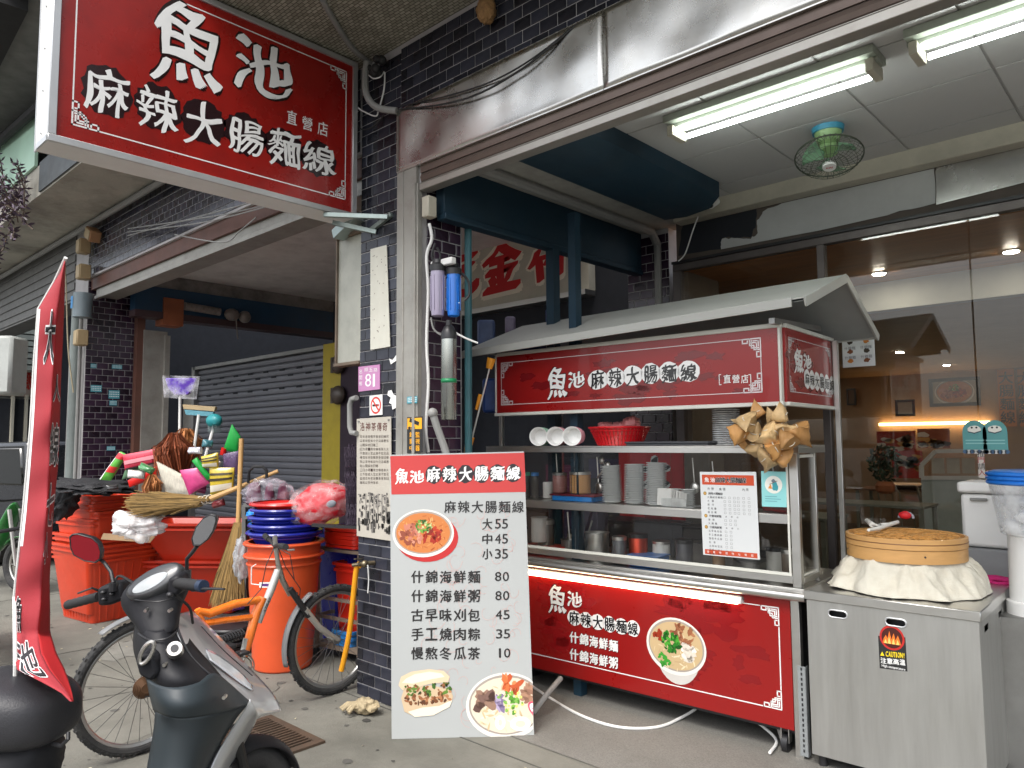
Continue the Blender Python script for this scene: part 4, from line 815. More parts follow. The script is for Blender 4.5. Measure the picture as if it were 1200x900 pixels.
b.build('roof_edge', M_ROOF, ct, bevel=.002)
b = CB(); slab3(b, (A0[0] + .1, A0[1] + .02, A0[2] - .012), (A1[0] - .01, A1[1] + .02, A1[2] - .012), (R1[0] - .01, R1[1], R1[2] - .014), (R0[0] + .1, R0[1], R0[2] - .014), .004)
slab3(b, (R0[0] + .1, R0[1], R0[2] - .014), (R1[0] - .01, R1[1], R1[2] - .014), (B1c[0] - .01, B1c[1] - .02, B1c[2] - .012), (B0[0] + .1, B0[1] - .02, B0[2] - .012), .004); b.build('roof_lining', M_ROOFU, ct, smooth=False)
for x in (-.085, -2.08): b = CB(); b.bar((x, -.1, 2.22), (x, .64, 2.26), .03, .03); b.build('roof_bracket', M_STEELD, ct)
# posts
for x, y0, z0, z1 in ((-.095, .04, 1.575, 2.215), (-2.07, .04, 1.575, 2.2), (-.035, .78, .0, 2.2), (-2.1, .78, .0, 2.2)): b = CB(); b.box((x - .014, y0 - .014, z0), (x + .014, y0 + .014, z1)); b.build('post', M_STEEL, ct, bevel=.002)
for x in (-.078, -2.12): b = CB(); b.box((x, .0, .0), (x + .044, .04, .80)); b.build('leg', M_STEEL, ct, bevel=.002)
b = CB(); b.box((-.052, -.004, .02), (-.012, -.001, .46)); b.box((-.014, -.004, .02), (-.011, .03, .46)); sa = b.build('slotted_angle', mat('slotted_zinc', (.42, .45, .46), .4, .6, var=.1, dirt=.3), ct)
b = CB()
for k in range(17): b.box((-.036, -.006, .04 + k * .025), (-.028, -.0042, .054 + k * .025))
b.build('slots', M_BLACK, sa, kind='stuff')
# shelves and case
b = CB(); b.box((-2.18, -.005, 1.565), (-.005, .42, 1.575)); b.box((-2.18, -.005, 1.533), (-.005, .01, 1.565)); b.box((-.02, -.005, 1.533), (-.005, .42, 1.565)); b.build('top_shelf', M_STEEL, ct, bevel=.002)
b = CB(); b.box((-2.12, .0, 1.208), (-.055, .27, 1.218)); b.box((-2.12, -.002, 1.168), (-.055, .012, 1.214)); b.build('middle_shelf', M_STEEL, ct, bevel=.002)
for a_, c_ in (((-.058, -.008, .85), (-.012, .03, 1.533)), ((-2.15, -.008, .85), (-2.11, .03, 1.533)), ((-.035, .255, .85), (-.010, .28, 1.533)), ((-2.13, .25, .85), (-2.11, .28, 1.533))): b = CB(); b.box(a_, c_); b.build('case_post', M_STEEL, ct, bevel=.003)
b = CB(); b.box((-2.11, -.008, .868), (-.058, .02, .905)); b.box((-.032, .03, .868), (-.012, .255, .90)); b.build('case_rail', M_STEEL, ct, bevel=.002)
b = CB(); b.box((-2.11, -.012, .906), (-.06, -.004, .922)); b.box((-.072, -.012, .92), (-.062, -.004, 1.53)); b.box((-.030, .03, .902), (-.02, .26, .912)); b.box((-.03, .03, 1.51), (-.02, .26, 1.525)); b.build('glass_trim', mat('pale_trim', (.62, .62, .56), .4, var=.06), ct)
for k in range(3):
    x0 = -2.11 + k * .683; b = CB(); b.box((x0, .004, .92), (x0 + .68, .008, 1.53)); b.build('glass_pane', M_GLASS, ct)
b = CB(); b.box((-.026, .03, .905), (-.022, .255, 1.53)); b.build('glass_pane', M_GLASS, ct)
b = CB(); b.box((-2.16, -.01, .80), (.0, .70, .848)); b.build('counter', M_STEEL, ct, bevel=.004)
b = CB(); b.tube([cpt_ for cpt_ in ((-2.18, -.035, .812), (.012, -.035, .812))], .024, 14); b.build('round_rail', M_STEEL, ct)
b = CB(); b.box((-2.16, -.022, .745), (-.325, .008, .772)); b.box((-.34, -.04, .735), (-.325, .008, .772)); lh = b.build('lamp_housing', M_WHITE, ct, bevel=.003)
b = CB(); b.tube([(-2.16, -.034, .742), (-.345, -.034, .742)], .0105, 10); b.build('lamp_tube', mat('warm_tube', (1, .9, .7), .4, emit=(1, .72, .45), es=6.0, var=0, rvar=0), lh)
b = CB(); b.box((-2.10, .0, .132), (-.080, .016, .785)); b.build('lower_panel', M_REDV, ct, smooth=False)
b = CB(); b.box((-2.10, .30, .13), (-.08, .315, .80)); b.box((-.07, .045, .05), (-.06, .66, .80)); b.box((-2.1, .05, .10), (-.08, .66, .115)); b.build('inner_cabinet', M_BLACK, ct)
for y in (.1, .6): b = CB(); b.bar((-.20, y, .13), (-.16, y, .0), .04, .03); b.build('foot', M_STEELD, ct, bevel=.003)
for x, y in ((-.14, .05), (-.1, .6), (-2.0, .05), (-2.0, .6)):
    b = CB(); b.cyl((x - .015, y, .045), (x + .015, y, .045), .045, 18); w_ = b.build('caster', M_BLACK, ct); b = CB(); b.box((x - .022, y - .02, .05), (x - .017, y + .02, .12)); b.box((x + .017, y - .02, .05), (x + .022, y + .02, .12)); b.build('fork', M_STEEL, w_)
# sign boards
b = CB(); b.box((-2.08, -.004, 1.80), (-.086, .02, 2.205)); b.build('front_board', M_REDV, ct, smooth=False)
b = CB(); b.box((-.082, .022, 1.80), (-.062, .80, 2.205)); b.build('side_board', M_REDV, ct, smooth=False)
b = CB(); b.box((-2.085, -.02, 1.782), (-.07, .014, 1.804)); b.box((-2.085, -.012, 2.197), (-.07, .014, 2.222)); b.box((-.09, -.016, 1.80), (-.076, .02, 2.2)); b.box((-.084, .02, 1.782), (-.048, .815, 1.803)); b.box((-.082, .02, 2.197), (-.052, .815, 2.22)); b.box((-2.086, -.012, 1.8), (-2.074, .016, 2.2)); b.box((-.08, .80, 1.8), (-.055, .815, 2.2)); b.build('board_trim', mat('pale_trim', (.6, .6, .55), .4), ct, bevel=.003)
def shapebg(pr, w, h, n):                                           # dark printed rooftops and stains in the red ground
    for k in range(n):
        a, c = random.uniform(.1 * w, .9 * w), random.uniform(.15 * h, .8 * h); r_ = random.uniform(.03, .10) * h * 2
        pr.disc(a, c, r_ * random.uniform(.7, 1.6), r_ * random.uniform(.3, .6), S(112, 12, 18), 0 + .3 * (k % 3), 16, .4)
NAME = (('麻', 333), ('辣', 333), ('大', 333), ('腸', 333), ('麵', 333), ('線', 333))
pr = Print(cpt(-2.08, -.004, 1.80), cx_, (0, 0, 1), .0008, .0005); w, h = 1.994, .4
shapebg(pr, w, h, 26)
LC = S(215, 205, 205)
a0, a1, c0, c1 = .05, w - .10, .06, h - .05
pr.line([(a0 + .05, c0), (a1 - .05, c0)], .004, LC, 2); pr.line([(a0 + .05, c1), (a1 - .05, c1)], .004, LC, 2); pr.line([(a0, c0 + .05), (a0, c1 - .05)], .004, LC, 2); pr.line([(a1, c0 + .05), (a1, c1 - .05)], .004, LC, 2)
for a, c, sx, sy in ((a0, c0, 1, 1), (a1, c0, -1, 1), (a0, c1, 1, -1), (a1, c1, -1, -1)): pr.fret(a, c, sx, sy, .10, LC, 2)
for ch, *bx in (('魚', 642, 431, 665, 466), ('池', 666, 435, 685, 454)): pr.fit(ch, *bx, S(25, 8, 10), 2, .05, .015, 1.0); pr.fit(ch, *bx, WHITE, 4, .06, 0, 1.0)
xs = [(691, 710, 446, 440), (712, 730, 444, 438), (732, 751, 442, 438), (753, 772, 440, 437), (774, 794, 439, 436), (796, 818, 438, 434)]
for ch, (x0, x1, c, c2) in zip('麻辣大腸麵線', xs):
    c = c - (x0 - 691) * .02; m_ = pr.px((x0 + x1) / 2, c - 1); e = abs(pr.px(x1 + 1, c)[0] - m_[0]); pr.disc(m_[0], m_[1], e * 1.12, .062, WHITE, 2, 22, .04)
for ch, (x0, x1, c, c2) in zip('麻辣大腸麵線', xs): pr.fit(ch, x0 + 1.5, c - 12, x1 - 1.5, c + 9, BLACK, 4, .05, 0, .8)
for i, ch in enumerate('直營店'): pr.fit(ch, 848 + i * 10.3, 439, 856.5 + i * 10.3, 449, WHITE, 2, .02, 0, .2)
for x in (843, 880): a, c = pr.px(x, 445); d = .01 if x < 860 else -.01; pr.line([(a + d, c + .028), (a, c + .028), (a, c - .028), (a + d, c - .028)], .004, WHITE, 2)
pr.build('front_lettering', ct, M_PRINTG)
pr = Print(cpt(-.062, .022, 1.80), cy_, (0, 0, 1), .0008, .0005); w, h = .775, .4
shapebg(pr, w, h, 8); a0, a1 = .04, w - .04
pr.line([(a0 + .04, c0), (a1 - .04, c0)], .004, LC, 2); pr.line([(a0 + .04, c1), (a1 - .04, c1)], .004, LC, 2); pr.line([(a0, c0 + .05), (a0, c1 - .05)], .004, LC, 2); pr.line([(a1, c0 + .05), (a1, c1 - .05)], .004, LC, 2)
for a, c, sx, sy in ((a0, c0, 1, 1), (a1, c0, -1, 1), (a0, c1, 1, -1), (a1, c1, -1, -1)): pr.fret(a, c, sx, sy, .08, LC, 2)
for ch, *bx in (('魚', 930, 409, 941, 437), ('池', 941, 415, 950, 432)): pr.fit(ch, *bx, WHITE, 4, .10, 0, .8)
for i, ch in enumerate('麻辣大腸麵線'):
    x, y = 945.5 + i * 5.8, 444 + i * 1.5; m_ = pr.px(x, y); pr.disc(m_[0], m_[1], .050, .056, WHITE, 2, 18, .04)
for i, ch in enumerate('麻辣大腸麵線'): x, y = 945.5 + i * 5.8, 444 + i * 1.5; pr.fit(ch, x - 2.4, y - 6.5, x + 2.4, y + 6.5, BLACK, 4, .03, 0, .4)
pr.build('side_lettering', ct, M_PRINTG)
# lower panel print
pr = Print(cpt(-2.10, .0, .132), cx_, (0, 0, 1), .0008, .0005); w, h = 2.02, .653
for k in range(30):
    a, c = random.uniform(1.3, 1.85), random.uniform(.15, .6); pr.disc(a, c, random.uniform(.03, .12), random.uniform(.02, .06), S(128, 12, 18), .2 * (k % 4), 14, .4)
for k in range(20):
    a, c = random.uniform(.45, .75), random.uniform(.15, .6); pr.disc(a, c, random.uniform(.03, .1), random.uniform(.02, .05), S(140, 14, 18), .2 * (k % 4), 14, .4)
a0, a1, c0, c1 = .05, w - .06, .09, h - .05
pr.line([(a0, c0), (a1 - .10, c0)], .006, WHITE, 2); pr.line([(a1, c0 + .1), (a1, c1 - .1)], .006, WHITE, 2); pr.line([(a0, c1), (a1 - .10, c1)], .005, WHITE, 2)
pr.fret(a1, c0, -1, 1, .09, WHITE, 2); pr.fret(a1, c1, -1, -1, .09, WHITE, 2)
for ch, *bx in (('魚', 643, 686, 664, 718), ('池', 665, 693, 682, 711)): pr.fit(ch, *bx, BLACK, 2, .05, .012, .9); pr.fit(ch, *bx, WHITE, 4, .06, 0, .9)
for i, ch in enumerate('麻辣大腸麵線'):
    x, y = 673 + i * 13.8, 724 + i * 2.5; m_ = pr.px(x, y); e = abs(pr.px(x + 8, y)[0] - m_[0]); pr.disc(m_[0], m_[1], e, .048, WHITE, 2, 20, .04)
for i, ch in enumerate('麻辣大腸麵線'): x, y = 673 + i * 13.8, 724 + i * 2.5; pr.fit(ch, x - 6, y - 8, x + 6, y + 8, BLACK, 4, .05, 0, .7)
for r_, s_ in enumerate(('什錦海鮮麵', '什錦海鮮粥')):
    for i, ch in enumerate(s_): x, y = 673 + i * 11.5, 747 + r_ * 20 + i * 2.4; pr.fit(ch, x - 5.4, y - 7, x + 5.4, y + 7, BLACK, 2, .05, .02, .3); pr.fit(ch, x - 5.4, y - 7, x + 5.4, y + 7, WHITE, 4, .08, 0, .3)
def bowl(pr, a, c, ra, rb, l, kind, rot=0.0):
    """printed photograph of a bowl of food: many small flat colour patches"""
    def D(x, y, rx, ry, col, ll, n=14, rag=.25, ro=0): pr.disc(a + x * ra * math.cos(rot) - y * rb * math.sin(rot), c + x * ra * math.sin(rot) + y * rb * math.cos(rot), rx * ra, ry * rb, col, l + ll, n, rag, ro)
    D(0, 0, 1, 1, S(226, 222, 214), 0, 40, 0); D(0, .03, .93, .9, S(160, 150, 140), .4, 40, 0); 
    soup = {'noodle': S(196, 120, 62), 'seafood': S(222, 208, 186), 'clear': S(196, 170, 128)}[kind]
    D(0, .02, .88, .84, soup, .8, 36, .01)
    rnd = random.Random(int(a * 1000) + 5)
    def scatter(n, cols, rmin, rmax, area, ll, asp=1.0):
        for k in range(n):
            t, q = rnd.uniform(0, 2 * PI), math.sqrt(rnd.random()) * area[2]; r_ = rnd.uniform(rmin, rmax)
            D(area[0] + q * math.cos(t), area[1] + q * math.sin(t), r_, r_ * asp, rnd.choice(cols), ll + .25 * (k % 4), 9, .3, rnd.uniform(0, 3))
    if kind == 'noodle':
        scatter(90, [S(214, 140, 80), S(180, 98, 48), S(226, 165, 105), S(165, 80, 35)], .03, .09, (0, 0, .8), 1.2, .3)
        scatter(34, [S(170, 92, 70), S(192, 120, 98), S(140, 70, 50), S(205, 140, 115)], .07, .14, (-.38, -.05, .38), 2.4, .7)
        scatter(34, [S(160, 40, 22), S(185, 60, 30), S(130, 35, 20)], .05, .12, (.28, -.1, .34), 2.4, .7); scatter(46, [S(60, 120, 40), S(110, 160, 60), S(40, 90, 30), S(190, 205, 140)], .03, .07, (.02, .3, .27), 3.6, .6)
    elif kind == 'clear':
        scatter(60, [S(210, 190, 150), S(188, 160, 118), S(225, 210, 175)], .04, .12, (0, -.1, .78), 1.2, .25); scatter(26, [S(150, 95, 65), S(170, 115, 80), S(128, 75, 50)], .08, .16, (.15, .5, .34), 2.4, .5)
        scatter(16, [S(215, 205, 190), S(235, 228, 215)], .08, .16, (.45, 0, .25), 2.4); scatter(50, [S(40, 120, 35), S(75, 160, 50), S(25, 85, 25)], .04, .11, (-.2, .05, .32), 3.6, .7); scatter(14, [S(60, 150, 50)], .06, .1, (-.25, -.6, .2), 3.6, .7); scatter(10, [S(150, 50, 25)], .06, .1, (-.6, .1, .16), 3.6)
    else:
        scatter(60, [S(225, 205, 170), S(205, 180, 140), S(238, 226, 205)], .04, .12, (0, -.05, .75), 1.2, .3)
        scatter(16, [S(120, 92, 82), S(150, 118, 100), S(95, 70, 62)], .12, .17, (-.5, .12, .26), 2.4, .9); scatter(16, [S(216, 110, 60), S(230, 135, 85), S(190, 85, 45)], .08, .16, (.1, .6, .24), 2.4, .6)
        scatter(14, [S(150, 110, 90), S(172, 130, 105)], .1, .18, (.6, .3, .24), 2.4, .5); scatter(12, [S(176, 160, 190), S(130, 115, 150)], .07, .14, (-.12, .1, .22), 2.4, .5)
        scatter(34, [S(90, 150, 50), S(130, 180, 80), S(225, 225, 120)], .03, .06, (.08, .12, .35), 3.8)
        for k, (x, y) in enumerate(((.35, -.55), (-.15, -.5))): D(x, y, .26 if k == 0 else .13, .22, S(240, 236, 230), 4.6, 24, 0); D(x, y, .13 if k == 0 else .05, .10, soup, 5, 18, 0)
        D(.75, -.15, .26, .18, S(235, 80, 110), 4.6, 24, 0, -.8); D(.75, -.15, .21, .135, S(248, 240, 236), 5, 24, 0, -.8)
        for k in range(5): D(.75 + .06 * math.cos(k * 1.26), -.15 + .05 * math.sin(k * 1.26), .06, .04, S(230, 70, 100), 5.3, 10, 0, k * 1.26)
m_ = pr.px(792, 760); e = abs(pr.px(828, 762)[0] - pr.px(756, 758)[0]) / 2; f = abs(pr.px(790, 722)[1] - pr.px(794, 797)[1]) / 2
pr.disc(m_[0] + .01, m_[1] - .02, e * .72, f, S(200, 196, 190), 2, 30); bowl(pr, m_[0], m_[1] + .012, e * .97, f * .9, 3, 'clear', -.25)
pr.build('panel_lettering', ct, M_PRINTG)

def cthing(name, label, cat, x, y, z, group=None): return thing(name, label, cat, M=Mc @ Matrix.Translation((x, y, z)), group=group)
# papers on the glass
t = cthing('order_sheet', 'white order form with a red header taped on the cart glass', 'paper', -.4, 0, .98)
v = -.012; q = [cpix(x, y, v) for x, y in ((824, 650), (890.5, 656), (886, 553), (820, 553))]; q = [Vector((p.x, v, p.z)) for p in q]
b = CB(); b.add(q + [p + Vector((0, .0015, 0)) for p in q], [(0, 1, 2, 3), (7, 6, 5, 4), (0, 4, 5, 1), (1, 5, 6, 2), (2, 6, 7, 3), (3, 7, 4, 0)]); b.build('sheet', mat('white_paper', (.62, .64, .64), .5, var=.02), t, smooth=False)
o = Mc @ q[0]; rr = (Mc @ q[1] - o); uu = (Mc @ q[3] - o); w, h = rr.length, uu.length; pr = Print(o, rr, uu - rr * (uu.dot(rr) / rr.length_squared), .0005)
def skew(pr, k):
    for i, p in enumerate(pr.mb.v): d = p - pr.o; c = d.dot(pr.u); pr.mb.v[i] = p + pr.r * (k * c)
RO = S(190, 70, 35); pr.rect(.012, h - .07, w - .024, .055, RO, 0); pr.rect(.012, .006, w - .024, .026, RO, 0)
pr.row('魚池', .04, .075, h - .043, .028, WHITE, 2, .05); pr.row('麻辣大腸麵線', .105, w - .07, h - .043, .032, WHITE, 2, .12); pr.row('麻辣大腸麵線', .105, w - .07, h - .043, .032, BLACK, 4, .06)
pr.row('營業時間地址電話', .03, w - .04, .019, .014, WHITE, 1, 0)
pr.row('外帶 桌號', .05, .14, h - .092, .016, BLACK, 1, 0); pr.row('內用', .25, .27, h - .092, .016, BLACK, 1, 0)
lines = ['麻辣大腸麵線', '大腸蚵仔麵線', '大腸', '蚵仔', '花枝羹', '綜合羹', '什錦海鮮麵', '海鮮', '大腸麵', '什錦海鮮粥', '古早味刈包', '手工燒肉粽', '慢熬冬瓜茶', '紅茶', '古早味豆花', '豆漿(冰)', '米漿(熱)']
for i, s_ in enumerate(lines):
    c = h - .118 - i * .0205; big_ = i in (0, 6, 9); pr.row(s_, .045 + (0.0 if not big_ else .008), .045 + .013 * len(s_), c, .013 if not big_ else .015, (.03, .03, .03), 1, .03 if big_ else 0)
    if big_: pr.disc(.026, c, .010, .010, S(150, 130, 60), 1, 12); pr.disc(.026, c, .006, .006, S(210, 160, 90), 2, 10)
    if i and not big_:
        for k in range(3 if i < 9 else 2): x = w * .42 + k * .028; pr.line([(x, c - .005), (x + .011, c - .005), (x + .011, c + .005), (x, c + .005), (x, c - .005)], .0009, (.15, .15, .15), 1)
        if i < 6:
            for k in range(3): x = w * .66 + k * .03; pr.line([(x, c - .005), (x + .011, c - .005), (x + .011, c + .005), (x, c + .005), (x, c - .005)], .0009, (.15, .15, .15), 1)
    elif i: pr.row('大中小', w * .45, w * .65, c, .012, BLACK, 1, 0)
skew(pr, uu.dot(rr) / rr.length / h * .9)
pr.build('print', t, mat('printed_matt', (1, 1, 1), .6, attr=True, var=0, rvar=0))
t = cthing('blue_sticker_card', 'small turquoise card with a round picture stuck on the cart glass', 'card', -.15, 0, 1.25)
q = [cpix(x, y, v) for x, y in ((893, 593.5), (922, 594.5), (921, 553), (892, 552))]
b = CB(); b.add([(p.x, v, p.z) for p in q] + [(p.x, v + .0015, p.z) for p in q], [(0, 1, 2, 3), (7, 6, 5, 4), (0, 4, 5, 1), (1, 5, 6, 2), (2, 6, 7, 3), (3, 7, 4, 0)]); b.build('card', mat('turquoise_card', S(140, 205, 205), .45, var=.02), t, smooth=False)
pr = Print(Mc @ Vector((q[0].x, v, q[0].z)), cx_, (0, 0, 1), .0005); a, c = pr.px(906.5, 568); pr.disc(a, c, .046, .046, S(235, 235, 225), 0, 30); pr.disc(a + .008, c - .008, .016, .024, S(60, 160, 170), 1, 12, .2); pr.poly([(a - .03, c - .02), (a - .008, c - .022), (a - .016, c + .004)], S(230, 150, 50), 2); pr.disc(a, c + .02, .010, .010, S(120, 130, 140), 2, 10, .3); pr.line([(a + .02, c + .02), (a - .02, c + .002)], .003, S(120, 80, 50), 2)
for k in range(3): pr.line([(.02, .03 + k * .012), (.08 + .02 * (k % 2), .03 + k * .012)], .003, S(90, 150, 160), 1)
pr.build('print', t)

# ---- things on the cart's shelves: real stacks standing where they stand
M_CUPW = mat('paper_bowl', (.66, .67, .66), .5, var=.03); M_CUPIN = mat('bowl_inside', (.80, .80, .78), .45, var=.02)
def cup_stack_lying(x, y, z, r_, L, col, lab):
    t = cthing('paper_bowl_stack', lab, 'bowl stack', x, y, z, 'paper bowl stacks lying on the top shelf')
    ax = Vector((.42, -1, 0)).normalized(); o = Vector((x, y, z + r_))
    b = CB(); pr_ = []
    for k in range(7): pr_ += [(r_ * .93, L * k / 7), (r_ * .985, L * k / 7 + .002), (r_ * .985, L * k / 7 + .006), (r_ * .93, L * k / 7 + .008)]
    b.lathe([(r_ * .7, -.07), (r_ * .9, 0)] + pr_[1:] + [(r_, L), (r_, L + .008)], 28, o, ax, caps=False); b.build('stacked_bowls', mat('cup_' + lab.split()[0], col, .5, var=.05), t)
    b = CB(); b.lathe([(r_ * 1.0, L + .008), (r_ * .9, L + .004), (r_ * .72, L - .06), (r_ * .70, L - .06), (.001, L - .062)], 28, o, ax, caps=False); b.build('open_mouth', M_CUPIN, t)
for x, col, lab in ((632.5, S(150, 190, 165), 'green banded lying stack of paper bowls, leftmost on the top shelf'), (652, S(205, 150, 155), 'pinkish lying stack of paper bowls, middle on the top shelf'), (671, S(215, 150, 160), 'pink printed lying stack of paper bowls next to the red basket')):
    q = cpix(x, 509, .06); cup_stack_lying(q.x, .10, 1.576, .062, .12, col, lab)
q = cpix(722, 500, .16); bxx = q.x; t = cthing('red_plastic_basket', 'red woven plastic basket of pink bags on the top shelf', 'basket', bxx, .2, 1.576)
M_BASK = mat('red_basket_plastic', S(200, 20, 30), .35, var=.1, coat=.3)
b = CB(); R_ = .195
b.lathe([(R_ * .72, 0), (R_ * .70, .004), (0.001, .004)], 32, (bxx, .2, 1.577), caps=False)
b.tube([(bxx + R_ * math.cos(a), .2 + R_ * math.sin(a), 1.577 + .112) for a in [k * 2 * PI / 32 for k in range(32)]], .007, 6, closed=True)
for z, f in ((.03, .78), (.06, .86), (.09, .95)): b.tube([(bxx + R_ * f * math.cos(a), .2 + R_ * f * math.sin(a), 1.577 + z) for a in [k * 2 * PI / 32 for k in range(32)]], .0035, 5, closed=True)
b.build('rim', M_BASK, t)
b = CB()
for k in range(44): a = k * 2 * PI / 44; b.bar((bxx + R_ * .72 * math.cos(a), .2 + R_ * .72 * math.sin(a), 1.577), (bxx + R_ * .99 * math.cos(a), .2 + R_ * .99 * math.sin(a), 1.689), .016, .003, (math.cos(a), math.sin(a), 0))
b.build('slats', M_BASK, t, kind='stuff')
b = CB(); b.lathe([(R_ * .68, .005), (R_ * .93, .108)], 32, (bxx, .2, 1.577), caps=False); b.build('lining', mat('pale_pink_lining', S(215, 120, 110), .4, var=.2), t)
for i, (dx, dz, lab) in enumerate(((-.09, .0, 'crumpled pink plastic bag in the left of the red basket'), (.01, -.01, 'pink plastic bag in the middle of the red basket'), (.10, .015, 'bigger pink plastic bag at the right of the red basket'))):
    b = CB(); b.ell((bxx + dx, .18, 1.70 + dz), (.06, .05, .028 + .008 * i), 18, 10, lambda d: 1 + .35 * noise.noise(d * 2.8 + Vector((i, 0, 0)))); o = b.build('pink_bag', mat('pink_bag', S(225, 140, 140), .35, var=.15, scale=20, bump=.6, bscale=40), None); tag(o, lab, 'bag', 'pink bags in the basket')
q = cpix(775, 515, .03); t = cthing('dark_tray', 'flat dark grey tray on the top shelf right of the basket', 'tray', -.85, .1, 1.576)
b = CB(); x0, x1 = cpix(733, 516, .02).x, cpix(830, 516, .02).x; b.box((x0, .02, 1.577), (x1, .26, 1.588)); b.box((x0 - .006, .014, 1.588), (x1 + .006, .266, 1.6)); b.build('tray', mat('dark_tray', (.055, .06, .068), .4, var=.1), t, bevel=.004)
M_LID = film_mat('clear_lid', (.7, .72, .72), .45); xl = cpix(851, 500, .2).x
t = cthing('clear_lid_stack', 'tall stack of clear plastic lids behind the hanging dumplings', 'lid stack', xl, .2, 1.576)
me_ = CB(); 
for k in range(17):
    b = CB(); z = 1.577 + k * .0125; b.lathe([(.078, 0), (.080, .003), (.080, .006), (.073, .008), (.070, .0095)], 28, (xl, .2, z), caps=False); b.build('lid', M_LID, t)
# bundle of leaf-wrapped dumplings
t = cthing('dumpling_bundle', 'bunch of tan leaf wrapped rice dumplings hanging from the cart sign corner', 'dumplings', -.13, -.05, 1.5)
M_LEAF = mat('dry_bamboo_leaf', S(178, 132, 78), .55, var=.3, scale=22, stretch=(1, 1, .3), bump=.4, bscale=70, objrand=.28); M_LEAF2 = mat('pale_bamboo_leaf', S(196, 165, 118), .5, var=.3, scale=22, bump=.4, bscale=70, objrand=.2)
spots = [(887, 480, .042, 0, -20), (878, 493, .052, 1, 30), (868, 507, .05, 0, 90), (885, 506, .046, 1, 10), (907, 492, .055, 1, -35), (903, 507, .054, 1, 25), (919, 503, .046, 1, 80), (933, 507, .062, 0, -92), (887, 522, .05, 1, 15), (910, 523, .048, 0, 60), (899, 536, .052, 1, -30), (918, 534, .050, 0, 35), (872, 518, .045, 0, 160), (926, 517, .044, 0, 120), (915, 484, .045, 1, -10)]
M_STR = mat('cotton_string', (.7, .66, .55), .8)
for i, (x, y, s_, mm, an) in enumerate(spots):
    q = cpix(x, y, -.03 - .035 * ((i * 7) % 4)); c = Mc @ q; a = math.radians(an)
    M_ = Matrix.Translation(c) @ camo.matrix_world.to_3x3().to_4x4() @ Matrix.Rotation(-a, 4, 'Z') @ Matrix.Rotation(.5 * math.sin(i * 2.3), 4, 'X') @ Matrix.Rotation(.6 * math.cos(i * 1.7), 4, 'Y')
    b = MB(M_); s_ *= 1.34; P_ = [(0, 1.05, .1), (-.95, -.75, -.45), (.95, -.75, -.45), (0, -.55, .9), (0, -.6, -.6)]
    vs = [Vector(p) * s_ for p in P_]; bm = bmesh.new(); bv = [bm.verts.new(p) for p in vs]; bmesh.ops.convex_hull(bm, input=bv)
    bmesh.ops.subdivide_edges(bm, edges=bm.edges[:], cuts=5, use_grid_fill=True); bmesh.ops.triangulate(bm, faces=bm.faces)
    for vv in bm.verts: vv.co += Vector((noise.noise(vv.co * 22 + Vector((i, 0, 0))), noise.noise(vv.co * 22 + Vector((0, i, 5))), noise.noise(vv.co * 22 + Vector((3, 0, i))))) * s_ * .26; vv.co *= 1 + .42 * (1 - min(1, (vv.co.length / s_)))
    bm.verts.index_update(); b.add([tuple(vv.co) for vv in bm.verts], [tuple(vv.index for vv in f.verts) for f in bm.faces]); bm.free()
    d = b.build('dumpling', M_LEAF if mm == 0 else M_LEAF2, t, ang=100)
    b = MB(M_); b.tube([(s_ * .52 * math.cos(k), -.05 * s_ + s_ * .05 * math.sin(2 * k), s_ * .50 * math.sin(k)) for k in [j * 2 * PI / 16 for j in range(16)]], .0022, 5, closed=True); b.build('string', M_STR, d)
b = CB(); b.tube([(-.09, -.03, 1.79), (-.10, -.05, 1.74), (-.12, -.06, 1.70)], .006, 6); b.tube([(-.10, -.03, 1.79), (-.08, -.05, 1.76), (-.06, -.06, 1.66)], .004, 6); b.build('cord', M_STR, t)
# middle shelf
M_BOWLP = mat('frosted_bowl', (.82, .84, .84), .35, var=.03, coat=.2)
def bowl_stack(x, r_, n, z, y, tilt, lab, grp='stacks of frosted plastic bowls in the glass case'):
    t = cthing('plastic_bowl_stack', lab, 'bowl stack', x, y, z, grp)
    ax = Vector((tilt, 0, 1)).normalized()
    for k in range(n):
        b = CB(); o = Vector((x, y, z)) + ax * (k * .0105); b.lathe([(r_ * .70, 0), (r_ * .96, .0085), (r_ * 1.04, .0088), (r_ * 1.04, .011)], 24, o, ax, caps=(k == 0)); b.build('bowl', M_BOWLP, t)
for px_, r_, n, tl, lab in ((718, .062, 22, .05 * -1, 'left stack of pale plastic bowls on the middle shelf'), (743.5, .062, 23, .03, 'middle stack of pale plastic bowls on the middle shelf'), (768, .060, 24, .05, 'right stack of pale plastic bowls beside the card holder')):
    q = cpix(px_, 590, .10); bowl_stack(q.x, r_, n, 1.220, .10, tl, lab)
def jar(px_, py, r_, h_, y, z, cbody, lab, cap=None, film=True):
    q = cpix(px_, py, y); t = cthing('food_jar', lab, 'jar', q.x, y, z)
    b = CB(); b.lathe([(r_ * .9, 0), (r_, .006), (r_, h_ * .86), (r_ * .93, h_ * .9)], 22, (q.x, y, z)); b.build('body', cbody, t)
    if cap: b = CB(); b.lathe([(r_ * 1.04, h_ * .88), (r_ * 1.04, h_), (r_ * .9, h_ * 1.02)], 22, (q.x, y, z)); b.build('lid', cap, t)
    return t
jar(656, 570, .048, .13, .12, 1.265, mat('pink_jar', S(150, 105, 100), .3, var=.15), 'small dusky pink jar on the blue box', M_STEELD)
jar(680, 570, .068, .14, .12, 1.265, mat('tan_jar', S(190, 145, 95), .3, var=.1, coat=.4), 'tan sauce jar with a metal lid on the blue box', M_STEEL)
